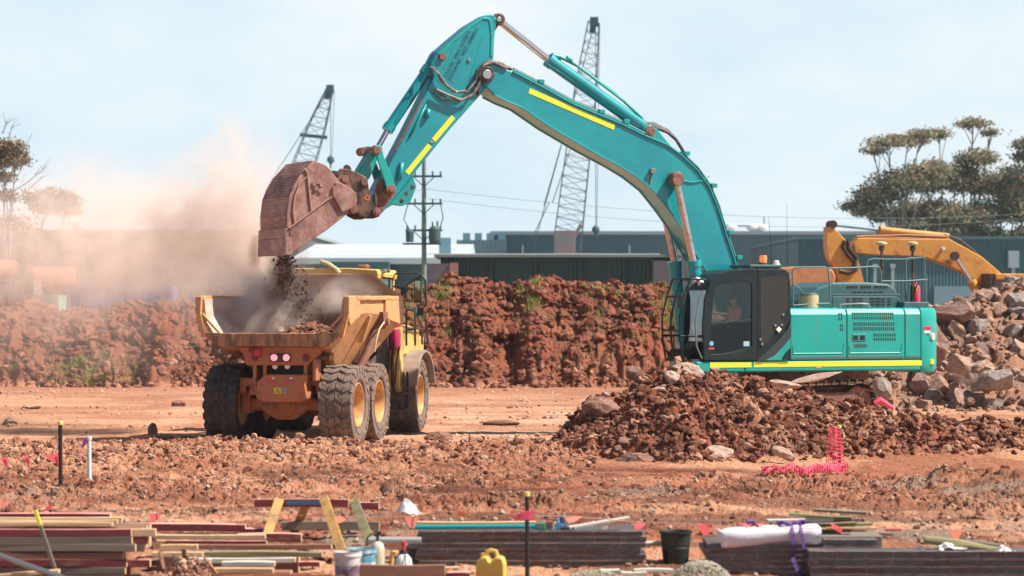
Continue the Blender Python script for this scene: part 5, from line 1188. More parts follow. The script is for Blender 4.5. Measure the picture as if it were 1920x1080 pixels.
for px in (1640, 1673, 1899):
    x = (px-960)*200/F-r.location.x; b = MB(); b.box(x-.12, x+.12, -.3, -.05, .2, 5.6); b.box(x-.4, x+.4, -.45, -.05, 5.6, 6.9) if px == 1899 else b.box(x-.2, x+.2, -.35, -.05, 5.6, 5.9); b.build('downpipe', mat('downpipe_pale', (.35, .42, .45), .6), r)
b = MB(); x = (1538-960)*200/F-r.location.x; b.cyl((x, -.3, 4.4), (x, -.02, 4.4), .6, n=18); b.build('wall_fan', WD, r)
b = MB(); b.box(x-.3, x+.4, -.2, -.02, .2, 3.6); b.build('pale_door', mat('door_blue_grey', (.22, .32, .38), .6), r)
b = MB(); x = (1790-960)*200/F-r.location.x; b.box(x-1.6, x+1.6, -.2, -.02, .2, 4.2); b.build('roller_door', mat('door_blue_grey', (.22, .32, .38), .6), r)
r, hw, zt_ = bld('shed', 826, 1266, 481, 170, 22, WD, 'low dark green shed with a pale sheet roof above the red bank')
b = MB(); b.prism([(-.8, zt_-.05), (-.8, zt_+.12), (9, zt_+.35), (22.5, zt_+.1), (22.5, zt_)], -hw-.4, hw+.4, ax='x'); b.build('roof', mat('sheet_roof', (.22, .25, .25), .55, col2=(.2, .2, .17), scale=.8, lo=.45, hi=.6, stretch=(.2, 1, 1)), r)
b = MB()
for k in range(6): x = -hw+.4+k*(2*hw-.8)/5; b.box(x-.09, x+.09, -.25, -.02, 0, zt_-.1)
b.build('column', WD, r)
r, hw, zt_ = bld('annex', 1225, 1300, 489, 169, 12, mat('purple_brown_wall', (.13, .10, .12), .7), 'small purplish lean-to annex at the end of the green shed')
r, hw, zt_ = bld('brick_shed', 800, 858, 494, 168, 8, mat('plum_wall', (.12, .10, .13), .8, col2=(.19, .12, .12), scale=.8), 'plum coloured block wall shed beside the utility pole')
b = MB(); b.box(hw-.5, hw+.02, -.15, .1, 0, zt_+.05); b.build('brick_pier', mat('brick_pink', (.40, .18, .15), .8), r)
r, hw, zt_ = bld('factory', 560, 868, 486, 215, 50, mat('dim_teal_wall', (.06, .11, .125), .7), 'factory with a broad bright white roof seen past the bucket')
b = MB(); b.prism([(-.6, zt_-.4), (-.6, zt_+.1), (25, zt_+1.75), (50, zt_+.2), (50, zt_-.2)], -hw-.5, hw+.5, ax='x'); b.build('roof', mat('white_sheet_roof', (.58, .62, .63), .5, col2=(.42, .48, .50), scale=.4, stretch=(.1, 1, 1)), r)
b = MB(); b.box(-hw+2, -hw+7.5, -2.4, -.01, 1, zt_-.25); b.build('awning', mat('teal_awning', (.03, .09, .11), .6), r)
b = MB(); x = 4.6; b.box(x, x+1, 6, 7, zt_+.5, zt_+1.9); b.build('roof_unit', mat('unit_blue', (.16, .30, .36), .6), r)
r, hw, zt_ = bld('factory', 856, 950, 450, 255, 30, WB, 'far hazy factory block with small rooftop boxes between the two cranes')
for k in range(4): b = MB(); b.box(-hw+.6+k*1.15, -hw+1.3+k*1.15, 1, 2, zt_, zt_+.7); b.build('roof_unit', mat('unit_blue', (.16, .30, .36), .6), r)
r, hw, zt_ = bld('warehouse', -260, 560, 437, 230, 60, corr('dust_veiled_cladding', (.13, .115, .12), (.10, .10, .11)), 'long dusky warehouse almost lost in the dust')  # brownish veil of airborne dust put into the teal cladding's colour
b = MB(); b.box(-hw-.3, hw+.3, -.3, 60, zt_, zt_+.3); b.rev([(.3, zt_+.3), (.5, zt_+.6), (.4, zt_+.9), (.1, zt_+1)], ((135-960)*230/F-r.location.x, 3, 0), n=12); b.build('roof', MATS['grey_roof'], r)

for px, w2_, h2_ in ((1000, 2.2, 4.5), (1120, 1.6, 3.2), (1310, 3.0, 5.2), (1455, 1.2, 2.6)):
    r = [o for o in bpy.data.objects if o.get('label', '').startswith('long blue grey')][0]; x = (px-960)*262/F-r.location.x; b = MB(); b.box(x-w2_, x+w2_, -.12, -.02, 0, h2_+2); b.build('roller_door', mat('door_slate', (.12, .17, .20), .6), r)
for px in (980, 1075, 1180, 1275, 1350, 1420, 1480):
    x = (px-960)*262/F-r.location.x; b = MB(); b.box(x-.1, x+.1, -.3, -.05, 0, 8.6); b.build('downpipe', mat('downpipe_pale', (.35, .42, .45), .6), r)
# containers and tanks beyond the bank, left
def tank(px, py, D, rad, ln, label, yaw=R(25)):
    c = P(px, py, D); r = empty('corrugated_tank', (c.x, D, 0), yaw, label, 'tank', 'rusty corrugated tanks beyond the bank'); b = MB(); pr = []
    k = 22
    for i in range(k+1): pr.append((rad*(1+.025*(i % 2)), -ln/2+ln*i/k))
    b.rev([(rad*.9, -ln/2)]+pr+[(rad*.9, ln/2)], (0, 0, c.z), axis='x', n=30); b.build('shell', mat('rust_corrugated', (.46, .17, .10), .8, col2=(.30, .11, .07), scale=.8), r)
    b = MB(); b.box(-ln*.35, -ln*.25, -rad*.8, rad*.8, 0, c.z-rad*.6); b.box(ln*.25, ln*.35, -rad*.8, rad*.8, 0, c.z-rad*.6); b.build('saddle', BROWN, r)
    b = MB()
    for k in range(8):
        a = 2*PI*k/8; b.beam((-ln/2-.02, 0, c.z), (-ln/2-.02, rad*.85*math.cos(a), c.z+rad*.85*math.sin(a)), .06, .06)
    b.build('end_frame', BROWN, r)
tank(98, 527, 135, .72, 2.2, 'rusty corrugated tank standing next to the blue container'); tank(-6, 510, 133, .62, 1.9, 'smaller rusty tank cut by the edge of the picture')
def container(px0, px1, y0, y1, D, m, name, label, cat):
    a, c = P(px0, y0, D), P(px1, y1, D); r = empty(name, ((a.x+c.x)/2, D, 0), 0, label, cat); hw = (c.x-a.x)/2; n_ = max(6, int(hw*2/.3)); pr = []
    for k in range(n_):
        x0 = -hw+2*hw*k/n_; w1 = 2*hw/n_; pr += [(x0, 0), (x0+w1*.4, 0), (x0+w1*.5, .05), (x0+w1*.9, .05)]
    pr += [(hw, 0), (hw, 2.4), (-hw, 2.4)]; b = MB(); b.prism(pr, max(c.z, .1), a.z-.08, ax='z'); b.build('shell', m, r)
    b = MB(); b.box(-hw-.03, hw+.03, -.04, 2.44, a.z-.1, a.z); b.box(-hw-.03, hw+.03, -.04, .06, max(c.z, .1)-.1, max(c.z, .1)+.06)
    for x in (-hw, hw): b.box(x-.06, x+.06, -.05, .08, max(c.z, .1), a.z)
    b.build('frame', m, r)
container(126, 322, 538, 590, 125, mat('container_blue', (.07, .10, .34), .5, col2=(.10, .11, .30), scale=1), 'shipping_container', 'faded blue shipping container behind the dusty bank', 'container')
container(48, 108, 553, 590, 122, mat('skip_green', (.20, .42, .32), .6), 'skip', 'pale green skip at the foot of the rusty tanks', 'skip')
container(18, 62, 524, 580, 128, mat('dull_plum_box', (.26, .19, .20), .7), 'shipping_container', 'dull plum container between two rusty tanks', 'container')

# ================================================================== cranes
def lattice(b, pts, ch=.09, di=.045, sg=1):    # pts: list of (centre, half-width u, half-depth v)
    prev = None
    for i, (c, hu, hv) in enumerate(pts):
        q = [Vector((c.x+hu*a, c.y+hv*d, c.z+hu*a*-.25)) for a, d in ((-1, -1), (1, -1), (1, 1), (-1, 1))]
        for k in range(4): b.beam(q[k], q[(k+1) % 4], di, di)
        if prev:
            for k in range(4):
                b.beam(prev[k], q[k], ch, ch); a_, c_ = (k, (k+1) % 4) if i % 2 else ((k+1) % 4, k)
                b.beam(prev[a_], q[c_], di, di)
        prev = q
CRM = mat('crane_steel', (.03, .085, .12), .6, col2=(.06, .10, .11), scale=.8)
CRP = mat('crane_hazed', (.09, .15, .20), .6, col2=(.14, .15, .17), scale=.5)  # paler crane steel: fading by haze put into the colour
def crane(D, base, top, w0, w1, wt, nseg, label, hook, pend, body):
    B, T = P(*base, D), P(*top, D); r = empty('lattice_crane', (B.x, D, 0), 0, label, 'crane'); off = Vector((B.x, D, 0))
    pts = []
    for i in range(nseg+1):
        t = i/nseg; c = B.lerp(T, t)-off; hw = (w0+(w1-w0)*min(t/.72, 1)) if t < .72 else w1+(wt-w1)*(t-.72)/.28; pts.append((c, hw, hw))
    cut = int(nseg*.62); b = MB(); lattice(b, pts[:cut+1]); b.build('lower_boom', CRP, r); b = MB(); lattice(b, pts[cut:]); b.build('upper_boom', CRM, r)
    b = MB(); t = T-off; b.box(t.x-.35, t.x+.45, -.4, .4, t.z-.4, t.z+.5); c = pts[-2][0]; b.beam(c, t, .55, .6); c = pts[-3][0]; b.build('boom_head', CRM, r, bev=.05)
    b = MB(); c = pts[cut][0]; b.beam(c-Vector((w1+.6, 0, -.15)), c+Vector((w1+.6, 0, -.15)), .3, .35); b.build('joint_frame', CRM, r)
    for hx, hy, sz, nm in hook:
        h = P(hx, hy, D)-off; tt = t+Vector(((h.x-t.x)*.92, 0, 0)) if abs(h.x-t.x) < 4 else t
        b = MB(); b.cyl(tt, h, .035, n=5); b.cyl(tt+Vector((.4, .2, 0)), h+Vector((.1, .1, 0)), .03, n=5); ln = b.build('hoist_rope', CRM, r)
        b = MB(); b.rev([(.08, sz), (sz*.7, sz*.5), (sz*.75, -.1*sz), (.1, -sz*.7), (.06, -sz*1.6)], h, n=12); b.build('hook_block', CRM, r)
    for (ax_, ay_), (bx_, by_) in pend:
        b = MB(); b.cyl(P(ax_, ay_, D)-off, P(bx_, by_, D)-off+Vector((0, .6, 0)), .045, n=5); b.build('pendant_rope', CRP, r)
    if body:
        z1 = B.z; b = MB(); b.box(-3.5, 3.2, -2, 2, 1.8, z1-.3); b.box(-1.2, .8, -1.5, 1.5, z1-.4, z1+1.9); b.beam((-.3, -1.3, z1-.5), (1.4, -1.3, z1+2.5), .35, .35); b.build('crane_house', mat('crane_house_grey', (.20, .22, .24), .6, col2=(.28, .20, .20), scale=.5), r, bev=.05)
        b = MB(); b.box(-4, 4, -2.8, -1.8, .1, 1.6); b.box(-4, 4, 1.8, 2.8, .1, 1.6); b.build('crawler', FRDK, r, bev=.3)
    return r
crane(250, (1062, 470), (1113, 42), 1.3, 1.0, .5, 22, 'tall lattice crane rising behind the teal boom', [(1117, 432, .5, 'h')], [((1113, 50), (1000, 466)), ((1055, 262), (1020, 385)), ((1075, 262), (1036, 380)), ((1030, 380), (988, 466))], True)
b = MB()
crane(280, (540, 395), (618, 168), 1.4, .85, .35, 13, 'smaller lattice crane leaning behind the raised bucket', [(620, 301, .55, 'h')], [((616, 172), (528, 306)), ((528, 306), (470, 400))], False)
o = [x for x in bpy.data.objects if x.name.startswith('lattice_crane')][-1]
b = MB(); bz = P(540, 395, 280); b.box(-3, 3, -2, 2, 1.5, bz.z-1.2); b.beam((0, 0, 2), (0, 0, bz.z), 2.2, 1.6); b.build('crane_house', CRP, o, bev=.1)

# ================================================================== utility poles and lines
def pole(px, ytop, D, label, rad=.15, detail=True, lean=0, m=None):
    c = P(px, ytop, D); r = empty('utility_pole', (c.x, D, 0), 0, label, 'utility pole'); m = m or mat('pole_green_grey', (.13, .20, .17), .8, col2=(.20, .24, .20), scale=2, stretch=(1, 1, .2))
    r.rotation_euler = (0, lean, 0)
    b = MB(); b.cyl((0, 0, 0), (0, 0, c.z), rad*1.15, rad*.8, n=12); b.build('pole', m, r, smooth=True)
    MD = mat('dark_fitting', (.05, .09, .10), .6)
    zz = [c.z-.5] if not detail else [c.z-1.0, CH+(HY-382)*D/F, CH+(HY-432)*D/F]
    for z in zz:
        b = MB(); b.box(-1.05, 1.05, -.25, -.15, z-.06, z+.06)
        for x in (-.95, -.5, .5, .95): b.cyl((x, -.2, z+.05), (x, -.2, z+.28), .05, n=8)
        b.beam((-.6, -.2, z-.03), (0, -.2, z-.6), .05, .05); b.beam((.6, -.2, z-.03), (0, -.2, z-.6), .05, .05); b.build('crossarm', MD, r)
    if detail:
        z = CH+(HY-441)*D/F
        b = MB(); b.box(-1.2, 1.0, -.5, .1, z-.55, z-.45); b.rev([(.3, -.45), (.34, -.3), (.34, .35), (.2, .5)], (.62, -.25, z), n=14); b.rev([(.22, -.4), (.24, .2), (.1, .35)], (-.8, -.25, z), n=12); b.cyl((.5, -.25, z+.4), (.5, -.25, z+.75), .05, n=6); b.cyl((.75, -.25, z+.4), (.78, -.25, z+.8), .05, n=6); b.build('transformer', MD, r)
        for pts in ([(.95, -.2, z+1.8), (1.1, -.3, z+1.0), (.9, -.3, z+.3)], [(-.9, -.2, z+1.8), (-1.15, -.3, z+.9), (-.8, -.3, z+.3)]):
            b = MB(); b.tube(pts, .03, 6); b.build('cable_drop', MD, r)
    return r, c.z
pole(795, 298, 150, 'green grey utility pole with transformers standing behind the truck cab')
pole(1240, 462, 160, 'small leaning pole in front of the green shed', rad=.1, detail=False, lean=R(9), m=GREY)
def wire(pts, D0, D1, label, sag=.6, rr=.013):
    A_, B_ = P(*pts[0], D0), P(*pts[1], D1); b = MB(); q = []
    for i in range(25):
        t = i/24; v = A_.lerp(B_, t); v.z -= sag*4*t*(1-t); q.append(v)
    b.tube(q, rr, 5); o = b.build('power_line', mat('wire_grey', (.12, .14, .15), .6), None); tag(o, label, 'power line', 'power lines above the sheds')
wire(((797, 354), (1980, 397)), 150, 190, 'thin power line dropping away right from the transformer pole, the upper one', 1.0); wire(((800, 372), (1980, 404)), 150, 190, 'lower power line running right from the transformer pole', 1.2)
wire(((795, 356), (560, 330)), 150, 120, 'short power line leaving the transformer pole towards the bucket', .3)

# ================================================================== trees
def leaves(cl, n, size, seed):
    rg = np.random.default_rng(seed); C_ = []; 
    tot = sum(c[1]*c[3] for c in cl)
    for (c, rx, ry, rz) in cl:
        k = max(30, int(n*rx*rz/tot)); 
        # leafy sub-clumps inside each mass
        ns = max(5, int(k/18)); sc_ = rg.normal(size=(ns, 3)); sc_ /= np.linalg.norm(sc_, axis=1)[:, None]; sc_ *= (rg.random(ns)**.45)[:, None]
        sc_[:, 2] = np.where(sc_[:, 2] < -.25, sc_[:, 2]*.45, sc_[:, 2])
        w_ = rg.integers(0, ns, k); p_ = sc_[w_]*np.array([rx, ry, rz])+np.array(c[:])+rg.normal(size=(k, 3))*np.array([.24*rz+.16, .3*rz+.1, .15*rz+.10])
        C_.append(p_)
    Pp = np.concatenate(C_); m = len(Pp); u = rg.normal(size=(m, 3)); u /= np.linalg.norm(u, axis=1)[:, None]; v = rg.normal(size=(m, 3)); v -= (v*u).sum(1)[:, None]*u; v /= np.linalg.norm(v, axis=1)[:, None]
    s_ = size*rg.uniform(.5, 1.2, m)[:, None]; V = np.stack([Pp-u*s_, Pp+v*s_*.5, Pp+u*s_, Pp-v*s_*.5], 1).reshape(-1, 3)
    return V, np.arange(m*4).reshape(-1, 4), m
def leafmat(name):
    m = bpy.data.materials.new(name); m.use_nodes = True; t = m.node_tree; n = t.nodes; l = t.links; b = n['Principled BSDF']; b.inputs['Roughness'].default_value = .7; b.inputs['Specular IOR Level'].default_value = .2
    at = n.new('ShaderNodeAttribute'); at.attribute_name = 'tone'; l.new(at.outputs['Color'], b.inputs['Base Color'])
    tr = n.new('ShaderNodeBsdfTranslucent'); l.new(at.outputs['Color'], tr.inputs[0]); ms = n.new('ShaderNodeMixShader'); ms.inputs[0].default_value = .4
    l.new(b.outputs[0], ms.inputs[1]); l.new(tr.outputs[0], ms.inputs[2]); l.new(ms.outputs[0], n['Material Output'].inputs['Surface']); return m
LEAF = leafmat('leaf'); BARK = mat('bark_grey', (.20, .17, .15), .9, col2=(.30, .25, .22), scale=2)
def tree(px, D, blobs, label, seed, n=4200, size=.15, rust=.35, name='eucalyptus_tree', bare=0, green=(.19, .22, .15), th=.22):
    base = P(px, 560, D); r = empty(name, (base.x, D, 0), 0, label, 'tree', None); rg = np.random.default_rng(seed); rr_ = random.Random(seed)
    cl = []
    for (bx, by, rx, ry) in blobs:
        q = P(bx, by, D)-Vector((base.x, D, 0)); k = D/F; cl.append((Vector((q.x, rr_.uniform(-1.2, 1.2), q.z)), rx*k*1.16, rx*k*.9, ry*k*.92))
    if n:
        V, Fq, m = leaves(cl, int(n*1.5), size, seed); t = rg.random(m); k = rg.random(m)
        c = np.where((k < rust)[:, None], np.array([.52, .36, .24])*(0.7+.6*t[:, None]), np.array(green)*(.6+.9*t[:, None])); c = np.repeat(np.column_stack([c, np.ones(m)]), 4, 0)
        cr_ = fast_mesh('crown', V, Fq, LEAF, c); cr_.parent = r
    b = MB(); fork = Vector((rr_.uniform(-.4, .4), 0, min(q_[0].z for q_ in cl)*.45)); b.tube([(0, 0, -.2), (fork.x*.4, 0, fork.z*.5), fork], [th*1.3, th, th*.85], 8); tr_ = b.build('trunk', BARK, r, smooth=True)
    for (c, rx, ry, rz) in cl:
        b = MB(); e = c-Vector((0, 0, rz*.3)); mid = fork.lerp(e, .5)+Vector((-(e.x-fork.x)*.12+rr_.uniform(-.3, .3), 0, (e.z-fork.z)*-.05)); b.tube([fork, mid, e], [th*.6, th*.38, th*.15], 6)
        for k in range(5): b.tube([e.lerp(mid, rr_.uniform(0, .35)), c+Vector((rr_.uniform(-.75, .75)*rx, rr_.uniform(-.6, .6)*ry, rr_.uniform(-.1, .6)*rz))], [th*.2, th*.07], 5)
        b.build('limb', BARK, tr_, smooth=True)
    return r
G = 1.0
tree(1690, 205, [(1665, 268, 42, 11), (1705, 262, 38, 11), (1640, 282, 22, 8), (1725, 252, 18, 9), (1700, 338, 60, 22), (1745, 318, 40, 16), (1655, 365, 45, 20), (1620, 385, 35, 16)], 'broad flat topped gum tree reaching out over the yellow boom', 1, 9000)
tree(1765, 212, [(1765, 250, 20, 11), (1740, 345, 50, 24), (1790, 335, 30, 18), (1740, 395, 55, 22), (1690, 400, 45, 18)], 'gum tree with one small tuft held above its rounded crown', 2, 8000)
tree(1818, 208, [(1822, 233, 28, 9), (1858, 248, 18, 6), (1830, 298, 34, 16), (1808, 318, 22, 14), (1840, 350, 50, 22), (1800, 410, 50, 26)], 'tallest gum tree with bare stems carrying a thin high tuft', 3, 8500)
tree(1880, 216, [(1878, 345, 45, 28), (1905, 370, 35, 26), (1860, 400, 45, 28), (1845, 438, 40, 14)], 'dark low crowned gum tree right of the tallest one', 4, 8000, rust=.22)
tree(1935, 206, [(1925, 270, 22, 13), (1925, 293, 16, 12), (1920, 330, 30, 24), (1915, 395, 30, 35), (1925, 440, 25, 15)], 'gum tree cut off by the right edge of the picture', 5, 6500, rust=.25)
tree(1770, 222, [(1760, 420, 60, 18), (1700, 425, 30, 14), (1815, 440, 40, 14)], 'shadowy bushy tree standing just above the teal warehouse', 6, 5500, rust=.15)
tree(1648, 225, [(1650, 408, 16, 9), (1625, 398, 30, 10)], 'thin sapling at the left end of the gum trees', 7, 1500, th=.1)
tree(12, 150, [(12, 278, 30, 14), (28, 300, 22, 14), (0, 330, 14, 8), (8, 368, 16, 9), (-18, 300, 24, 30)], 'sparse gum tree with bare branches at the left edge in the dust', 11, 4500, size=.12, rust=.5, th=.16, green=(.09, .10, .06))
tree(72, 160, [(95, 372, 42, 14), (125, 392, 18, 12), (80, 388, 20, 12)], 'small umbrella shaped tree leaning over the dusty warehouse', 12, 4500, size=.12, rust=.6, th=.14, green=(.16, .13, .08))
tree(18, 158, [(20, 430, 42, 28), (0, 470, 50, 30), (45, 480, 25, 20)], 'round bushy tree rising behind the rusty tanks', 13, 5000, size=.13, rust=.6, green=(.12, .11, .07))
# bare twigs on the left tree
o = [x for x in bpy.data.objects if x.get('label', '').startswith('sparse gum')][0]
tr_ = [x for x in bpy.data.objects if x.parent == o and x.name.startswith('trunk')][0]
rr_ = random.Random(5)
for (ax, ay), (bx, by) in (((5, 370), (90, 310)), ((5, 350), (60, 250)), ((0, 300), (25, 232)), ((20, 380), (80, 330)), ((18, 420), (20, 360)), ((0, 340), (45, 300)), ((4, 250), (12, 228))):
    a, c = P(ax, ay, 150)-Vector((o.location.x, 150, 0)), P(bx, by, 150)-Vector((o.location.x, 150, 0)); b = MB(); b.tube([a, a.lerp(c, .5)+Vector((0, 0, -.15)), c], [.05, .03, .012], 5)
    for k in range(4):
        s = a.lerp(c, rr_.uniform(.4, .9)); b.tube([s, s+Vector((rr_.uniform(-.2, .7), 0, rr_.uniform(.1, .7)))], [.02, .008], 4)
    b.build('twig', BARK, tr_, smooth=True)

# ================================================================== grass tufts on the bank
def grass(pts, h, name, label, seed, blades=9):
    rg = np.random.default_rng(seed); n = len(pts)*blades; base = np.repeat(pts, blades, 0)+np.column_stack([rg.normal(size=n)*.13, rg.normal(size=n)*.13, np.zeros(n)]); a = rg.uniform(0, PI, n); w_ = .014; hh = h*rg.uniform(.5, 1.3, n)
    dx = np.column_stack([np.cos(a), np.sin(a), np.zeros(n)])*w_; tip = base+np.column_stack([rg.normal(size=n)*h*.35, rg.normal(size=n)*h*.35, hh]); V = np.stack([base-dx-[0, 0, .03], base+dx-[0, 0, .03], tip], 1).reshape(-1, 3)
    c = np.array([.24, .33, .06])*(.6+.8*rg.random(n)[:, None]); c = np.where((rg.random(n) < .25)[:, None], np.array([.42, .36, .16]), c)
    o = fast_mesh(name, V, np.arange(n*3).reshape(-1, 3), LEAF, np.repeat(np.column_stack([c, np.ones(n)]), 3, 0)); return tag(o, label, 'grass', kind='stuff')
def gpatch(spots, D0, D1, dens, seed, h, label):
    rg = np.random.default_rng(seed); L = []
    for px, w_, k in spots:
        D = rg.uniform(D0, D1, k); q = rg.normal(px, w_, k); x = (q-960)*D/F; L.append(np.column_stack([x, D, gfull(x, D)[0]]))
    return grass(np.concatenate(L), h, 'grass', label, seed)
gpatch([(1000, 14, 80), (835, 10, 35), (775, 12, 40), (1250, 22, 120), (1115, 16, 18), (1180, 60, 25), (1275, 14, 60)], 100.2, 104.5, 0, 3, 0.17, 'green grass tufts along the crest of the earth bank')
gpatch([(160, 34, 170), (215, 26, 80), (110, 20, 40), (10, 15, 16)], 96.5, 98.2, 0, 4, .10, 'patch of short green grass at the foot of the dusty bank')
gpatch([(1090, 60, 14), (1240, 50, 18), (1150, 90, 12), (920, 60, 8)], 97.5, 100, 0, 5, .16, 'stray green weeds growing on the face of the bank')
gpatch([(1765, 30, 200), (1640, 60, 160)], 96, 104, 0, 6, .25, 'green weeds at the back of the boulder heap')

# ================================================================== boulders
ROCKM = []
for i, (c1, c2, c3) in enumerate((((.40, .25, .19), (.26, .14, .105), (.54, .34, .25)), ((.33, .20, .16), (.22, .12, .095), (.46, .27, .19)), ((.48, .31, .23), (.30, .17, .12), (.58, .39, .29)), ((.34, .28, .26), (.24, .18, .16), (.45, .32, .26)))):
    ROCKM.append(mat('basalt_rock_%s' % 'abcd'[i], c1, .85, col2=c2, scale=1.6, lo=.4, hi=.62, col3=c3, scale3=3.5, lo3=.5, hi3=.68, bump=.09, bscale=4))
I4 = ico(4)
def rockmesh(seed, m, base=I4, planes=13, depth=.42, rough=.085):
    v, f = rock_shape(seed, base, planes, depth, rough); me = bpy.data.meshes.new('rock'); me.from_pydata([tuple(q) for q in v], [], [tuple(int(i) for i in t) for t in f]); me.materials.append(m); return me
RM = [rockmesh(500+i, ROCKM[i % 4], planes=12+i % 4, depth=.36+.05*(i % 3)) for i in range(18)]
for me in RM: me.polygons.foreach_set('use_smooth', [True]*len(me.polygons)); me.set_sharp_from_angle(angle=R(24))
rg = random.Random(42); placed = []
def rock(x, y, z, s, me, label, group, name='boulder', rot=None, sc_=None, cat='boulder'):
    o = bpy.data.objects.new(name, me); COL.objects.link(o); o.location = (x, y, z); o.rotation_euler = rot or (rg.uniform(0, 6.3), rg.uniform(0, 6.3), rg.uniform(0, 6.3)); k = sc_ or (rg.uniform(.8, 1.2), rg.uniform(.75, 1.1), rg.uniform(.6, .95)); o.scale = (s*k[0], s*k[1], s*k[2]); return tag(o, label, cat, group)
GRP = 'boulders heaped behind the teal excavator'; cnt = 0
tries = 0
while cnt < 285 and tries < 9000:
    tries += 1
    px = rg.uniform(1545, 2010); D = rg.uniform(69.8, 79); x = (px-960)*D/F
    hh = float(heap_h(np.array([px]), np.array([D]))[0])
    if hh < .12: continue
    s = (.20+.34*rg.random()**1.3)*(1 if px > 1700 else .75); z = gb(x, D)
    if D < 71.2: s *= rg.uniform(.6, 1.)
    if any((x-a)**2+(D-b_)**2+(z-c)**2 < ((s+d)*.50)**2 for a, b_, c, d in placed): continue
    placed.append((x, D, z, s)); cnt += 1
    big = s > .56
    rock(x, D, z+s*.30, s, RM[rg.randrange(18)], 'angular brown boulder in the heap behind the teal excavator', GRP)
rgn = np.random.default_rng(91)
p = zone(1500, dict(D=(68.3, 79), px=(1530, 2010), k=lambda px, D, x: .3+.7*sstep(heap_h(px, D), .05, .3)), rgn)
o = scatter('rubble', p, .04+.13*rgn.random(len(p))**2.5, SOIL, tones(len(p), rgn, a=(.26, .15, .11), b=(.46, .30, .22), c=(.13, .075, .055), pc=.4), base=I2, seed=15, lift=.3); tag(o, 'small brown rubble filling the gaps between the heaped boulders', 'rubble', kind='stuff')
# pieces that stand out
for (px, py, D, s, mi, lab, k) in ((1655, 735, 68.3, .62, 3, 'large grey boulder leaning beside the crawler track', (1, .8, 1.05)), (1790, 588, 74, 1.0, 1, 'wide dark wedge shaped boulder on the shoulder of the heap', (1.25, .8, .55)), (1858, 715, 70.2, .95, 3, 'big grey rounded boulder at the foot of the heap by the right edge', (1, .8, .9)),
                                (1800, 685, 70.5, .72, 2, 'pale tan blocky boulder low in the middle of the heap', (1, .8, .9)), (1820, 752, 68.8, .34, 2, 'small pale yellowish stone at the front foot of the heap', (1.2, .8, .8)), (1905, 560, 77, .8, 0, 'reddish boulder capping the heap at the right edge', (1, .9, .8)), (1850, 583, 76, .6, 2, 'pale sandy boulder near the top of the heap', (1, .9, .8)),
                                (1745, 640, 69.8, .85, 1, 'brown boulder just behind the counterweight corner', (.9, .8, 1.1))):
    q = P(px, py, D); s *= .62; rock(q.x, q.y, q.z, s, RM[mi+4*(len(lab) % 4)], lab, None, sc_=k, rot=(.3, .2, len(lab)*.7))
# slabs and stones on the spoil mound
MG = 'stones lying on the spoil mound'
PALE = mat('pale_rock', (.52, .36, .29), .85, col2=(.40, .25, .19), scale=2.5, bump=.03, bscale=6)
PRM = [rockmesh(700+i, PALE, planes=9, depth=.36) for i in range(4)]
BRN = mat('brown_stone', (.19, .085, .06), .9, col2=(.33, .18, .13), scale=3, bump=.03, bscale=6); BRM = [rockmesh(720+i, BRN, planes=10, depth=.36) for i in range(4)]
for (px, py, D, s, me, lab, k, rot) in ((1292, 704, 54.0, .42, PRM[0], 'large pale slab capping the top of the spoil mound', (1.1, .7, .5), (.3, .25, .2)), (1230, 742, 53.3, .34, PRM[1], 'rounded pinkish rock on the left shoulder of the mound', (1, .7, .7), (.1, 0, .5)), (1190, 700, 54.6, .26, BRM[0], 'dark upright clod standing on the left crest of the mound', (1.2, .7, .8), (0, .3, 0)),
                                        (1418, 775, 52.6, .26, PRM[2], 'chalky white stone tilted on the right face of the mound', (.6, .5, 1.1), (0, -.5, 0)), (1128, 768, 53.2, .42, BRM[1], 'big dark block at the left edge of the mound', (1, .8, .7), (0, .2, 0)), (1345, 855, 50.6, .36, PRM[3], 'pale topped rock at the front foot of the mound', (1.1, .7, .6), (.2, 0, .3)), (1195, 868, 50.3, .40, BRM[2], 'broad brown slab at the mound foot', (1.3, .7, .5), (.1, .1, 0)),
                                        (1180, 830, 51.2, .30, BRM[3], 'brown wedge halfway up the mound, below the dark block', (1.2, .7, .5), (.3, .2, .1)), (1290, 876, 50.0, .2, PRM[1], 'small cream stone right at the mound foot', (1, .8, .7), (0, 0, .4)), (1470, 852, 50.5, .26, PRM[2], 'long tan stone near the red safety mesh', (1.3, .6, .5), (0, .4, .2)),
                                        (1530, 709, 60.8, .5, PRM[0], 'flat pale slab leaning on the crawler track', (1.5, .6, .16), (.05, -.22, 0)), (1475, 722, 57.5, .3, PRM[3], 'flat pale stone on the mound below the cab door', (1.4, .7, .3), (0, .2, 0)), (1610, 778, 60, .25, PRM[2], 'tan stone lying right of the crawler track', (1.2, .8, .6), (0, .2, .3)),
                                        (1262, 712, 53.6, .24, PRM[3], 'pale broken chunk just below the capping slab', (1, .8, .7), (.3, .6, .2))):
    q = P(px, py, D); z = gz(q.x, D); q2 = q if py in (704, 705, 722, 700, 712) else Vector((q.x, q.y, q.z)); rock(q2.x, q2.y, q2.z, s, me, lab, None, 'stone', rot, k, 'stone')
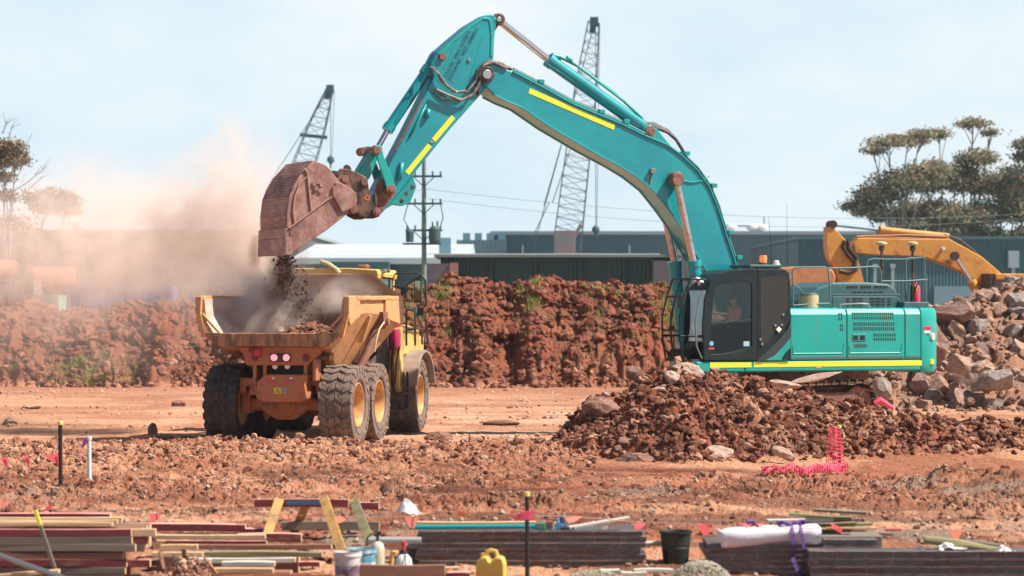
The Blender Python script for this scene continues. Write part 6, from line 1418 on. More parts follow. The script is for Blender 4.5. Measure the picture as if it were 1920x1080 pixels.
# stones on the haul road
for (px, py, s, me, lab, k) in ((105, 838, .2, BRM[0], 'larger brown stone by the black stake on the left', (.7, .7, 1)), (132, 838, .17, BRM[1], 'round brown stone right of the black stake', (1, .8, .9)), (18, 797, .28, PRM[0], 'flat pale stone on the road at the left edge', (1.3, .8, .4)), (287, 818, .16, BRM[2], 'small dark stone in the truck shadow', (.8, .8, 1.2)), (308, 828, .2, BRM[3], 'low dark clod beside the truck tyre', (1.5, 1, .5)),
                                (350, 828, .16, BRM[0], 'dark clod touching the shadow of the left rear tyre', (1.6, 1, .5)), (190, 838, .1, PRM[1], 'little orange stone left of the truck', (1, 1, .8)), (1035, 790, .1, PRM[2], 'tiny white stone on the bare road between truck and mound', (1, 1, .8)), (940, 800, .2, BRM[1], 'low brown lump on the road right of the truck', (2.6, 1, .5)), (820, 826, .24, BRM[2], 'rough clod just right of the front tyre', (1.6, 1, .6)),
                                (335, 762, .22, BRM[3], 'distant dark clod on the road left of the truck', (1.3, 1, .7)), (60, 768, .22, PRM[3], 'distant pale rubble stone near the bank on the left', (1.5, 1, .4)), (725, 950, .17, BRM[0], 'dark brown stone behind the trestle beam end', (.8, .8, 1.1))):
    D = F*CH/(py-HY); x = (px-960)*D/F; z = gz(x, D); rock(x, D, z+s*k[2]*.5, s, me, lab, None, 'stone', (0, 0, px*.1), k, 'stone')
# ================================================================== foreground
def atg(px, py, dz=0): # point on near ground under a pixel
    D = F*CH/(py-HY)
    for _ in range(4): D = F*(CH-gb((px-960)*D/F, D)-dz)/(py-HY)
    return Vector(((px-960)*D/F, D, gb((px-960)*D/F, D)))
W_RED = mat('timber_red', (.24, .035, .045), .7, col2=(.17, .035, .035), scale=4, col3=(.34, .20, .14), scale3=7, lo3=.56, hi3=.72, stretch=(.2, 1, 1))
W_PAL = mat('timber_pale', (.66, .44, .26), .75, col2=(.50, .30, .16), scale=5, lo=.4, hi=.65, stretch=(.12, 1, 1), bump=.002, bscale=20)
W_BRN = mat('timber_brown', (.30, .14, .085), .75, col2=(.20, .09, .06), scale=5, col3=(.34, .20, .14), scale3=7, lo3=.56, hi3=.72, stretch=(.12, 1, 1))
W_GRY = mat('timber_grey', (.24, .19, .15), .8, col2=(.15, .115, .09), scale=5, col3=(.34, .20, .14), scale3=7, lo3=.56, hi3=.72, stretch=(.12, 1, 1))
W_WHT = mat('timber_whitish', (.66, .60, .52), .75, col2=(.48, .40, .33), scale=4, stretch=(.12, 1, 1))
W_OCH = mat('timber_ochre', (.56, .31, .09), .75, col2=(.34, .20, .09), scale=6, lo=.45, hi=.62, stretch=(1, 1, .15))
W_GRN = mat('timber_greenish', (.30, .27, .14), .8, col2=(.20, .17, .09), scale=5, stretch=(.12, 1, 1))
TOP_LIT = {W_RED: mat('timber_red_lit_top', (.78, .40, .33), .75, col2=(.66, .28, .24), scale=4, stretch=(.12, 1, 1))}  # upward faces of red planks: sunlight put into a lighter colour
END = W_PAL
def plank(x0, x1, yc, z0, wd, th, mm, label, group, name='timber_plank', yaw=0., tilt=0.):
    cx, L = (x0+x1)/2, (x1-x0)/2; b = MB(); jr = random.Random(sum(map(ord, label))+7); sg_n = 8; V = []; bow = jr.uniform(-.012, .012); bw2 = jr.uniform(-.01, .01)
    for i in range(sg_n+1):
        t = i/sg_n; x = -L+2*L*t; q = 4*t*(1-t); ex_ = jr.uniform(-.006, .006)
        for (y_, z_) in ((-wd/2, 0), (wd/2, 0), (wd/2, th), (-wd/2, th)): V.append((x, y_+bw2*q, z_+bow*q+jr.uniform(-.0015, .0015)))
    b.add(V, [(i*4+k, i*4+(k+1) % 4, (i+1)*4+(k+1) % 4, (i+1)*4+k) for i in range(sg_n) for k in range(4)]+[(3, 2, 1, 0), tuple(sg_n*4+k for k in range(4))])
    o = b.build(name, [mm, END, TOP_LIT.get(mm, mm)], None, recalc=False, bev=.004, seg=1); jr = random.Random(hash(label) if False else sum(map(ord, label))); o.location = (cx, yc, z0); o.rotation_euler = (R(jr.uniform(-.6, .6)), tilt+R(jr.uniform(-.12, .12)), yaw+R(jr.uniform(-.7, .7)))
    fix_normals(o); return tag(o, label, 'timber', group)
def fix_normals(o):
    bm = bmesh.new(); bm.from_mesh(o.data); bmesh.ops.recalc_face_normals(bm, faces=bm.faces); bm.to_mesh(o.data); bm.free()
    for p_ in o.data.polygons:
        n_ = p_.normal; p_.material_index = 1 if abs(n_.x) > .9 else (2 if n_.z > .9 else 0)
def X_(px, D): return (px-960)*D/F
ORD = ['bottom', 'second', 'third', 'fourth', 'fifth', 'sixth', 'seventh', 'topmost']
# --- left timber stack (front column, seven courses) and two columns behind
g1 = 'planks in the stack at the left edge'; D1 = 33.6; zt1 = CH-(991-HY)*D1/F; z = zt1-.098*7
cols = [W_GRY, W_GRY, W_RED, W_BRN, W_GRY, W_GRY, W_RED]; ends = [232, 236, 238, 231, 255, 248, 247]
nm7 = ['bottom', 'second', 'third', 'fourth', 'fifth', 'sixth', 'topmost']
for k in range(7):
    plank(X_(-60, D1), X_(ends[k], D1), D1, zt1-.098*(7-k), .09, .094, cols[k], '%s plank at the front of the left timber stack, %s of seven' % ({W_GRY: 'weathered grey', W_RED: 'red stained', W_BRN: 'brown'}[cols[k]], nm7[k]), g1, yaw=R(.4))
for k in range(7):
    plank(X_(-60, D1), X_([262, 250, 280, 244, 270, 284, 290][k]-(k % 2)*8, D1), D1+.13, zt1-.098*(7-k)-.012, .1, .094, [W_GRY, W_RED, W_RED, W_BRN, W_GRY, W_RED, W_PAL][k], '%s plank in the second column of the left stack, %s of seven' % (['grey', 'red', 'dark red', 'brown', 'greyish', 'crimson', 'pale'][k], nm7[k]), g1)
for k in range(3): plank(X_(-60, D1), X_(205+k*6, D1), D1+.30+.15*k, zt1+.005+.02*k, .13, .05, W_PAL, 'pale sawn board lying flat on top of the left stack, %s from the front' % ['first', 'second', 'third'][k], g1)
plank(X_(-60, D1+.9), X_(208, D1+.9), D1+.9, zt1+.03, .16, .09, W_RED, 'red plank behind the flat boards of the left stack', g1)
for k in range(3): b_ = plank(X_(-60+k*9, D1), X_(258, D1), D1+.6+.3*k, zt1-.34, .2, .3, W_BRN, 'brown packing beam hidden under the flat boards, %s' % ['near one', 'middle one', 'far one'][k], g1)
# --- long red beams right of it, further back
g2 = 'long red beams behind the timber stack'; D2 = 36.6
def zpx(py, D): return CH-(py-HY)*D/F
plank(X_(208, D2), X_(462, D2), D2, zpx(996, D2), .22, .10, W_RED, 'long red beam with a pink top directly behind the left stack', g2, yaw=R(-.3))  # the pink top is the lighter, sunlit-looking top colour
plank(X_(463, D2), X_(504, D2), D2-.15, zpx(1002, D2), .22, .10, W_RED, 'short red offcut at the right end of the long red beam', g2)
plank(X_(300, D2), X_(462, D2), D2-.05, zpx(1016, D2), .3, .12, W_BRN, 'brown beam lying directly under the long red beam', g2)
plank(X_(445, D2-.6), X_(566, D2-.6), D2-.6, zpx(1016, D2-.6), .2, .11, W_RED, 'dark red beam with a pale end beside the trestles', g2)
plank(X_(300, D2), X_(570, D2), D2-.3, zpx(1034, D2), .3, .13, W_GRY, 'grey bearer beam under the dark red beam', g2)
plank(X_(300, D2), X_(565, D2), D2-.25, zpx(1050, D2), .3, .13, W_BRN, 'lowest bearer beam under the dark red beam, brown', g2)
# --- loose pale planks
g3 = 'loose planks right of the timber stack'
L3_ = [(288, 497, 1003, 35.4, W_PAL, .16, 'long pale board topping the loose plank pile'), (310, 500, 1014, 35.0, W_RED, .10, 'red board second from the top of the loose plank pile'), (292, 352, 1013, 35.1, W_PAL, .10, 'short pale offcut near the top of the loose pile'),
       (310, 622, 1021, 34.6, W_BRN, .14, 'long brown board with a bright top edge in the loose pile'), (300, 370, 1022, 34.5, W_PAL, .12, 'short bright board with a squared end in the loose pile'), (285, 380, 1036, 34.0, W_PAL, .12, 'small pale board over the rubble'), (362, 604, 1036, 34.2, W_GRN, .12, 'greenish brown board with a pale rim in the loose pile'),
       (345, 554, 1046, 33.8, W_WHT, .12, 'whitish board low in the loose pile'), (415, 515, 1054, 33.4, W_WHT, .14, 'short whitish board below the greenish one'), (345, 395, 1048, 33.2, W_WHT, .12, 'short greyish white offcut by the rubble'), (400, 512, 1066, 33.0, W_PAL, .16, 'lowest pale board of the loose pile'), (560, 600, 1054, 34.0, W_RED, .1, 'short red offcut under the greenish board')]
for (a, c, py, D, mm, wd, lab) in L3_:
    zt_ = zpx(py, D); plank(X_(a, D), X_(c, D), D+wd/2, zt_-.062, wd, .062, mm, lab, g3, yaw=R(-1.0 if a > 300 else .6))
# supports so nothing hovers
for (a, c, D, z1, lab) in ((330, 560, 34.35, zpx(1045, 34.35), 'brown bearer carrying the loose planks, the right one'), (300, 350, 34.9, zpx(1030, 34.9), 'short bearer carrying the loose planks, the left one'), (400, 545, 33.45, zpx(1072, 33.45), 'flat bearer under the whitish boards')):
    gz0 = gb(X_(a, D), D); plank(X_(a, D), X_(c, D), D+.1, gz0, .34, max(.05, z1-gz0), W_BRN, lab, g3)
# --- bottom centre timbers
g4 = 'planks at the bottom beside the jerrycan'
plank(X_(675, 32.6), X_(835, 32.6), 32.6, zpx(1084, 32.6)+.02, .12, .15, W_BRN, 'thick brown beam with a pale top in front of the paint bucket', g4)
plank(X_(675, 32.8), X_(848, 32.8), 32.76, zpx(1082, 32.8), .1, .13, W_PAL, 'pale beam just behind the thick brown one', g4)
plank(X_(700, 33.0), X_(862, 33.0), 32.95, zpx(1082, 33), .09, .13, W_PAL, 'second pale beam behind, sticking out a little further', g4)
plank(X_(838, 32.6), X_(882, 32.6), 32.62, zpx(1088, 32.6), .2, .10, W_RED, 'short dark red block at the end of the beams by the jerrycan', g4)
# --- leaning stick, scaffold pole, bark
b = MB(); a, c = P(104, 1070, 33.2), P(66, 957, 33.2); b.beam(a, a.lerp(c, .75), .045, .045, 0, up=(0, 1, 0)); b.beam(a.lerp(c, .75), c, .045, .045, 1, up=(0, 1, 0)); o = b.build('wooden_stake', [W_GRY, YEL], None, bev=.004); tag(o, 'yellow tipped stake leaning on the left timber stack', 'stake')
b = MB(); b.cyl(P(-6, 1040, 33.0), P(125, 1086, 32.6), .035, n=12); o = b.build('scaffold_pole', SILV, None, smooth=True); tag(o, 'silver scaffold pole slanting across the bottom left corner', 'pole')
b = MB(); b.beam(P(-10, 1080, 32.9), P(112, 1071, 32.9), .12, .05); o = b.build('timber_plank', W_PAL, None, bev=.01); tag(o, 'pale splintered board under the scaffold pole', 'timber', 'planks in the stack at the left edge')
rg = random.Random(12)
for k, lab in enumerate(('grey bark piece sticking up from the rubble', 'brown bark strip leaning on the rubble', 'curled bark piece by the stack end', 'short dark splinter standing in the rubble', 'broad bark slab lying on the rubble', 'thin upright splinter behind the rubble')):
    px = (296, 310, 322, 402, 335, 345)[k]; q = P(px, 1058, 33.0); b = MB(); b.beam(q+Vector((rg.uniform(-.05, .05), 0, -.12)), q+Vector((rg.uniform(-.15, .15), rg.uniform(-.05, .05), rg.uniform(.08, .2))), rg.uniform(.03, .09), .015); o = b.build('bark_piece', W_BRN if k % 2 else W_GRY, None); tag(o, lab, 'bark')
rgn = np.random.default_rng(61); n_ = 420; xx = X_(rgn.normal(350, 32, n_), 32.9); yy = 32.9+.25*rgn.normal(size=n_); zc = .42*np.exp(-((xx-X_(350, 32.9))/.3)**2)
o = scatter('rubble', np.column_stack([xx, yy, np.array([gb(a, c) for a, c in zip(xx, yy)])+zc*rgn.random(n_)**.4]), .015+.045*rgn.random(n_)**2, SOIL, tones(n_, rgn, b=(.7, .45, .33)), seed=31); tag(o, 'little heap of soil and rubble in front of the loose planks', 'rubble', kind='stuff')
RUST = mat('rusty_bar', (.42, .15, .07), .7, col2=(.26, .09, .05), scale=8)
for k in range(16):
    px = 470+rg.uniform(0, 90); D = 32.9+rg.uniform(-.3, .4); q = Vector((X_(px, D), D, gb(X_(px, D), D)+.03+.012*k)); a = rg.uniform(-.35, .35); L = rg.uniform(.35, .75); b = MB(); b.cyl(q-Vector((L*math.cos(a), L*math.sin(a), .01)), q+Vector((L*math.cos(a), L*math.sin(a), rg.uniform(-.01, .03))), .009, n=6); o = b.build('steel_bar', RUST, None); tag(o, 'rusty reinforcing bar in the tangle before the white bucket', 'steel bar', 'rusty reinforcing bars in a tangle')

# --- trestles with beams
tr = 'timber trestles carrying the red beam'
def leg3(px0, py0, px1, py1, D0, D1_, w_, m, par, name='leg'):
    b = MB(); b.beam(P(px0, py0, D0), P(px1, py1, D1_), w_, .045, up=(0, 1, 0)); return b.build(name, m, par, bev=.004)
t1 = empty('trestle', (0, 0, 0), 0, 'left timber trestle with two splayed ochre legs', 'trestle', None); leg3(524, 936, 501, 1003, 36.5, 36.1, .13, W_OCH, t1); leg3(575, 944, 549, 1006, 36.9, 37.3, .12, W_OCH, t1)
t2 = empty('trestle', (0, 0, 0), 0, 'right timber trestle with a long leg reaching the bucket', 'trestle', None); leg3(607, 934, 641, 1034, 36.3, 35.0, .13, W_OCH, t2); leg3(664, 940, 694, 1018, 36.4, 35.4, .13, W_GRN, t2)
o = plank(X_(479, 36.7), X_(655, 36.7), 36.6, zpx(951, 36.6), .1, .11, W_RED, 'red beam with a blue stain resting on both trestles', None, 'trestle_beam'); 
b = MB(); b.box(-.22, .32, -.056, -.05, .04, .1); bl = b.build('blue_stain', mat('blue_mark', (.05, .14, .24), .7), o)
plank(X_(656, 36.7), X_(711, 36.7), 36.65, zpx(955, 36.7), .1, .10, W_RED, 'short red beam end at the right of the trestles', None, 'trestle_beam')
plank(X_(529, 37), X_(711, 37), 37.05, zpx(995, 37), .1, .12, W_GRY, 'low grey brown rail between the trestle feet', None, 'trestle_rail')
for t in (t1, t2):   # put the empties at the feet
    ch = [x for x in bpy.data.objects if x.parent == t]; c = sum(((Vector(v.co)) for x in ch for v in x.data.vertices), Vector())/sum(len(x.data.vertices) for x in ch); c.z = 0; t.location = c
    for x in ch: x.data.transform(Matrix.Translation(-c))

# --- steel formwork panels
FST = mat('form_steel', (.15, .145, .145), .5, .5, col2=(.17, .085, .065), scale=1.6, lo=.48, hi=.62, col3=(.34, .30, .28), scale3=9, lo3=.58, hi3=.72, stretch=(.7, 1, 3), bump=.004, bscale=6)
def panel(px0, px1, D, z0, th, depth, label, group, yaw=0., nr=None):
    x0, x1 = X_(px0, D), X_(px1, D); L = (x1-x0)/2; r = empty('formwork_panel', ((x0+x1)/2, D, z0), yaw, label, 'formwork panel', group)
    b = MB(); b.box(-L, L, .004, depth, .004, th-.004); b.build('sheet', FST, r)
    b = MB(); b.box(-L, L, -.022, .004, 0, .007); b.box(-L, L, -.030, .004, th-.007, th); FL = mat('flange_steel', (.42, .35, .32), .6, .2, col2=(.24, .13, .11), scale=7, lo=.42, hi=.6)
    n_ = nr or max(4, int(round(L*2/.35)))
    for k in range(n_+1):
        x = -L+2*L*k/n_; b.box(max(-L, x-.004), min(L, x+.004), -.016, .004, .007, th-.007)
    for k in range(n_): 
        x = -L+2*L*(k+.5)/n_+.02*((k*7) % 3-1); b.cyl((x, -.003, th*.5), (x, .006, th*.5), .009, n=8, mi=1)
    b.build('edge_frame', [FL, BLACK], r)
    return r
nm8 = ['bottom', 'second', 'third', 'fourth', 'fifth', 'sixth', 'seventh', 'topmost']
Dp = 34.9; zb_ = zpx(1082, Dp); hp = (zpx(994, Dp)-zb_)/8
for k in range(8): panel(781+[0, -3, 4, -2, 6, 2, -1, 4][k], 1208+[2, 6, -4, 3, -7, 2, 4, -3][k], Dp+[0, .01, -.008, .015, 0, -.01, .012, 0][k], zb_+hp*k, hp-.011, 1.1, 'grey steel formwork panel, %s of eight in the centre stack' % nm8[k], 'panels in the centre stack', R([.2, -.25, .3, -.1, .35, 0, -.3, .15][k]))
Dp2 = 34.3; zb_ = zpx(1092, Dp2); hp = (zpx(1017, Dp2)-zb_)/7
for k in range(7): panel(1323+[0, 6, -3, 8, 2, -4, 3][k], 1560+(k*11 % 7), Dp2+.012*((k*3) % 3-1), zb_+hp*k, hp-.011, 1.0, 'rust streaked formwork panel, %s of seven under the white roll' % nm7[k], 'panels under the white roll', R(-.6))
Dp3 = 33.6
for k in range(2): panel(1541+k*4, 1645, Dp3+.55, zpx(1036-0*k, Dp3)+.093*(k-1)+.03, .088, .3, 'short formwork panel behind the right stack, %s one' % ('lower', 'upper')[k], 'short panels behind the right stack', R(-1))
zb_ = zpx(1106, Dp3); hp = (zpx(1032, Dp3)-zb_)/5
for k in range(5): panel(1516+(k*5 % 3)+(3 if k < 3 else 0), 1990, Dp3, zb_+hp*k, hp-.010, .5, 'long riveted formwork panel, %s of five in the right stack' % ['bottom', 'second', 'third', 'fourth', 'topmost'][k], 'panels in the right stack', R(-1.0))
b = MB(); b.box(X_(1545, 34.2), X_(1645, 34.2), Dp3+.52, Dp3+.95, 0, zpx(1036, Dp3)-.063); o = b.build('timber_block', W_BRN, None, bev=.01); tag(o, 'brown timber block carrying the short panels', 'timber')

# --- on top of the centre stack
zs_ = zpx(994, 34.9)
b = MB(); b.cyl((X_(766, 35), 35.0, zs_+.03), (X_(1008, 35), 35.0, zs_+.04), .03, n=12); o = b.build('plastic_pipe', mat('teal_pipe', (.0, .30, .33), .4), None, smooth=True); tag(o, 'teal plastic pipe lying on the centre panel stack', 'pipe')
plank(X_(778, 35.4), X_(1005, 35.4), 35.4, zs_+.0, .14, .075, W_PAL, 'pale plank behind the teal pipe on the centre stack', None)
b = MB(); b.box(0, .13, 0, .12, 0, .09); o = b.build('tool_case', mat('case_green', (.08, .22, .17), .5), None, bev=.01); o.location = (X_(1005, 35), 34.97, zs_); tag(o, 'small green tool case at the end of the teal pipe', 'case')
b = MB(); b.box(0, .16, 0, .12, 0, .10); o = b.build('wooden_block', W_BRN, None, bev=.01); o.location = (X_(1014, 35), 35.1, zs_); tag(o, 'dark brown wooden block beside the green case', 'block')
b = MB(); b.prism([(0, 0), (.11, 0), (.11, .06), (.04, .11), (0, .08)], 0, .08); b.cyl((.05, .04, .08), (.03, .04, .14), .02, n=8); o = b.build('power_drill', mat('tool_blue', (.10, .28, .55), .4), None, bev=.01); o.location = (X_(1041, 35), 34.98, zs_); tag(o, 'blue power tool on the centre stack', 'tool')
b = MB(); b.rev([(.05, 0), (.055, .12), (.03, .19), (.01, .22)], (0, 0, 0), n=12); o = b.build('bottle', mat('bottle_dark', (.06, .09, .11), .4), None, smooth=True); o.location = (X_(1056, 35), 35.05, zs_); tag(o, 'dark pointed bottle next to the blue tool', 'bottle')
b = MB(); b.beam((X_(1066, 35), 34.95, zs_+.03), (X_(1180, 35), 35.05, zs_+.155), .16, .03); b.beam((X_(1130, 35), 35.0, zs_), (X_(1132, 35), 35.0, zs_+.09), .12, .10); o = b.build('pale_board', W_WHT, None, bev=.004); tag(o, 'whitish board propped up on the centre stack', 'board')
b = MB(); b.beam((X_(1051, 35), 34.9, zs_+.02), (X_(1076, 35), 34.9, zs_+.03), .05, .04); o = b.build('mallet', FRDK, None, bev=.01); tag(o, 'black mallet head under the propped board', 'mallet')
# --- pipes at ground behind
def pipe(px0, px1, py, D, r_, m, label, capm=None):
    b = MB(); z = zpx(py, D); b.cyl((X_(px0, D), D, z), (X_(px1, D), D, z), r_, n=14)
    if capm: b.cyl((X_(px1, D)-.0, D, z), (X_(px1, D)+.03, D, z), r_*1.12, n=14, mi=1)
    o = b.build('pipe', [m, capm] if capm else m, None, smooth=True); return tag(o, label, 'pipe')
PVC = mat('pvc_pale', (.62, .57, .48), .4); PVG = mat('pvc_grey', (.34, .36, .36), .45)
pipe(690, 790, 1013, F*CH/(1018-HY)*.995, .045, PVG, 'grey pipe reaching behind the centre stack'); pipe(757, 790, 1024, 35.2, .035, PVG, 'shorter grey pipe below the other grey pipe')
pipe(1180, 1238, 1019, 35.4, .035, PVC, 'pale pipe with a yellow end touching the black bin', mat('yellow_cap', (.8, .5, .05), .5))
# --- buckets
def bucket(px, py_t, py_b, D, r_, m, bandm, label, group=None):
    x = X_(px, D); z1, z0 = zpx(py_t, D), gb(x, D); r = empty('paint_bucket', (x, D, z0), 0, label, 'bucket', group); h = z1-z0
    b = MB(); b.rev([(r_*.86, 0), (r_*.88, .01), (r_*.97, h*.86), (r_*1.04, h*.87), (r_*1.04, h*.93), (r_, h*.94), (r_*1.03, h), (r_*.95, h), (r_*.92, h*.9), (r_*.8, .03)], n=36); b.build('shell', m, r, smooth=True)
    b = MB(); b.rev([(r_*.915, h*.30), (r_*.962, h*.62), (r_*.966, h*.62), (r_*.92, h*.30)], n=36, closed=True); b.build('label_band', bandm, r, smooth=True)
    b = MB(); b.tube([(r_*1.03*math.cos(a), r_*1.03*math.sin(a), h*.9-abs(math.sin(a))*h*.35) for a in np.linspace(PI, 2*PI, 14)], .004, 6); b.build('handle', SILV, r, smooth=True); return r
bucket(652, 1034, 1090, 33.3, .175, mat('bucket_dirty_white', (.66, .60, .58), .5, col2=(.42, .30, .30), scale=5, lo=.5, hi=.7), mat('band_purple', (.20, .10, .16), .6, col2=(.4, .33, .36), scale=6), 'dirty white paint bucket with purple smears at the bottom of the picture')
bucket(678, 1028, 1062, 33.6, .185, mat('bucket_blue', (.10, .33, .45), .45, col2=(.5, .58, .58), scale=3, lo=.5, hi=.65), mat('band_white', (.6, .62, .6), .6), 'blue and white paint bucket just behind the dirty white one')
# --- gas bottle and sprayer
q = Vector((X_(708, 33.8), 33.8, 0)); z0 = gb(q.x, q.y); r = empty('gas_bottle', (q.x, q.y, z0), 0, 'white gas bottle with hose standing behind the blue bucket', 'gas bottle'); h = zpx(1015, 33.8)-z0
b = MB(); b.rev([(.075, 0), (.09, .02), (.09, h-.1), (.07, h-.03), (.03, h), (.001, h+.005)], n=24); b.build('shell', mat('cream_enamel', (.68, .66, .58), .4, col2=(.5, .46, .30), scale=4), r, smooth=True)
b = MB(); b.cyl((0, 0, h), (0, 0, h+.09), .025, .02, n=10); b.box(-.02, .05, -.02, .02, h+.08, h+.13); b.tube([(0, 0, h+.06), (-.08, 0, h+.10), (-.13, 0, h+.04), (-.15, 0, h-.06)], .012, 8); b.build('valve', FRDK, r, smooth=True)
q = Vector((X_(757, 33.2), 33.2, 0)); z0 = gb(q.x, q.y); r = empty('garden_sprayer', (q.x, q.y, z0), 0, 'round white pressure sprayer with a red pump knob', 'sprayer'); h = zpx(1038, 33.2)-z0
b = MB(); b.rev([(.10, 0), (.115, .02), (.115, h*.6), (.095, h*.85), (.05, h*.98), (.02, h)], n=24); b.build('tank', WHITE, r, smooth=True)
b = MB(); b.cyl((0, 0, h), (0, 0, h+.05), .045, .03, n=12); b.tube([(.03, -.05, h+.02), (.03, -.125, h-.08), (.05, -.13, .05)], .007, 6); b.build('collar', FRDK, r, smooth=True)
b = MB(); b.cyl((0, 0, h+.05), (0, 0, h+.1), .025, n=10); b.rev([(.02, h+.09), (.035, h+.12), (.03, h+.15), (.01, h+.16)], n=12); b.build('pump_knob', OXRED, r, smooth=True)
b = MB(); b.tube([(-.13, .1, .0), (-.17, .1, h*.5), (-.14, .1, h+.02), (-.08, .1, h)], .03, 8); o = b.build('gloves', mat('glove_orange', (.75, .40, .12), .8), None, smooth=True); o.location = (q.x, q.y, z0); tag(o, 'crumpled orange glove beside the white sprayer', 'glove')
# --- jerrycan
D = 33.2; x = X_(921, D); z0 = gb(x, D); h = zpx(1030, D)-z0; r = empty('jerrycan', (x, D, z0), R(-8), 'yellow plastic jerrycan at the bottom of the picture', 'jerrycan')
hw = .185
b = MB(); b.prism([(-hw, 0), (hw, 0), (hw, h*.62), (hw*.86, h*.80), (hw*.45, h*.84), (hw*.30, h*.80), (hw*.02, h*.70), (-.02, h*.74), (-.04, h*.84), (-hw*.6, h*.82), (-hw*.86, h*.72), (-hw, h*.58)], -.11, .11); b.build('tank', mat('jerrycan_yellow', (.82, .52, .10), .45, col2=(.74, .46, .12), scale=4), r, bev=.035, seg=3)
b = MB(); b.tube([(-.07, 0, h*.80), (-.05, 0, h*.93), (0, 0, h*.98), (.06, 0, h*.95), (.08, 0, h*.80)], .028, 8); b.build('handle', MATS['jerrycan_yellow'], r, smooth=True)
b = MB(); b.cyl((-.10, 0, h*.80), (-.10, 0, h*.9), .03, n=12); b.build('cap', MATS['jerrycan_yellow'], r, bev=.005)
# --- black bin
D = 35.2; x = X_(1267, D); z0 = gb(x, D); h = zpx(995, D)-z0; r = empty('bin', (x, D, z0), 0, 'black plastic bin between the two panel stacks', 'bin')
b = MB(); b.rev([(.168, 0), (.172, .02), (.205, h*.9), (.222, h*.92), (.225, h), (.21, h), (.195, h*.9), (.16, .03)], n=36); b.build('shell', mat('bin_black', (.018, .022, .018), .55, col2=(.05, .055, .04), scale=3), r, smooth=True)
b = MB(); b.rev([(.189, h*.45), (.193, h*.47), (.189, h*.49)], n=36, closed=True); b.build('rib', MATS['bin_black'], r)
b = MB(); b.rev([(.17, h*.72), (.12, h*.80), (.02, h*.84)], n=18); b.build('rubbish', mat('green_rag', (.05, .25, .16), .7), r)
# --- white planks on the ground by the bin, gravel heaps
for a, c, py, D, lab in ((1125, 1162, 1066, 33.0, 'short whitish plank left of the gravel heap'), (1163, 1212, 1070, 32.8, 'middle whitish plank by the gravel heap'), (1188, 1262, 1066, 32.9, 'long whitish plank touching the gravel heap')):
    plank(X_(a, D), X_(c, D), D, zpx(py+7, D), .14, .04, W_WHT, lab, 'whitish planks on the gravel', yaw=R(2))
def heap(px, py, D, rx, h, seed, label, n_=1500):
    rgn = np.random.default_rng(seed); a = rgn.uniform(0, 2*PI, n_); r_ = rgn.random(n_)**.5; x = X_(px, D)+rx*r_*np.cos(a); y = D+rx*.8*r_*np.sin(a); z0 = gb(X_(px, D), D); z = z0+h*np.clip(1-r_**2.2, 0, 1)
    o = scatter('gravel_heap', np.column_stack([x, y, z-.01]), .010+.012*rgn.random(n_), SOIL, tones(n_, rgn, a=(.46, .42, .33), b=(.62, .56, .44), c=(.30, .26, .2), pc=.3), seed=seed)
    return tag(o, label, 'gravel', kind='stuff')
heap(1315, 1050, 32.6, .50, zpx(1051, 32.6)+.40, 41, 'rounded heap of pale greenish gravel at the bottom before the right stacks', 2600); heap(1115, 1070, 32.5, .6, zpx(1070, 32.5)+.40, 42, 'low spread of pale gravel at the bottom centre', 1800)
# --- white roll, straps
zr_ = zpx(1008, 34.3)
b = MB(); A_, B_ = Vector((X_(1352, 34.28), 34.28, zpx(1009, 34.28))), Vector((X_(1540, 34.35), 34.38, zpx(996, 34.38))); d = (B_-A_).normalized(); n_ = 28; prs = [.10, .128, .13, .125, .118, .112, .108, .10, .045]; ts = [0, .03, .2, .4, .6, .75, .88, .95, 1.0]; V = []; rr_ = random.Random(3)
for t, r_ in zip(ts, prs):
    c = A_.lerp(B_, t)
    for k in range(n_): a = 2*PI*k/n_; q_ = r_*(1+.05*math.sin(3*a+t*9)+.03*rr_.uniform(-1, 1)); V.append(c+Vector((0, math.cos(a)*q_, math.sin(a)*q_)))
b.add(V, [(i*n_+j, i*n_+(j+1) % n_, (i+1)*n_+(j+1) % n_, (i+1)*n_+j) for i in range(len(ts)-1) for j in range(n_)]+[tuple(range(n_-1, -1, -1)), tuple((len(ts)-1)*n_+j for j in range(n_))])
roll = b.build('fabric_roll', mat('white_fabric', (.74, .71, .76), .7, bump=.01, bscale=8), None, smooth=True); tag(roll, 'thick white fabric roll strapped on top of the panels', 'fabric roll')
b = MB(); b.add([A_+Vector((0, -.02, .1)), A_+Vector((-.07, -.05, .13)), A_+Vector((-.05, -.06, .02)), A_+Vector((.02, -.1, -.02)), A_+Vector((-.01, -.08, -.10)), A_+Vector((.06, -.12, -.09)), A_+Vector((.05, -.1, .06))], [(0, 1, 2, 3, 6), (3, 4, 5, 6)]); fl = b.build('loose_flap', MATS['white_fabric'], roll); fl.modifiers.new('t', 'SOLIDIFY').thickness = .006
PUR = mat('strap_purple', (.15, .06, .24), .7); PNK = mat('strap_pink', (.62, .13, .16), .7)
def ribbon(pts, wd, m, name, label, cat='strap', par=None):
    b = MB(); pts = [Vector(p_) for p_ in pts]; V = []
    for i, p_ in enumerate(pts):
        t = (pts[min(i+1, len(pts)-1)]-pts[max(0, i-1)]).normalized(); a = t.cross(Vector((0, -1, .35))).normalized(); V += [p_-a*wd/2, p_+a*wd/2]
    b.add(V, [(2*i, 2*i+1, 2*i+3, 2*i+2) for i in range(len(pts)-1)]); o = b.build(name, m, par, recalc=False); s = o.modifiers.new('t', 'SOLIDIFY'); s.thickness = .006; 
    if label: tag(o, label, cat)
    return o
yf = 34.5
def rp(px, py, dy=0): D = 34.3+dy; return (X_(px, D), D, zpx(py, D))
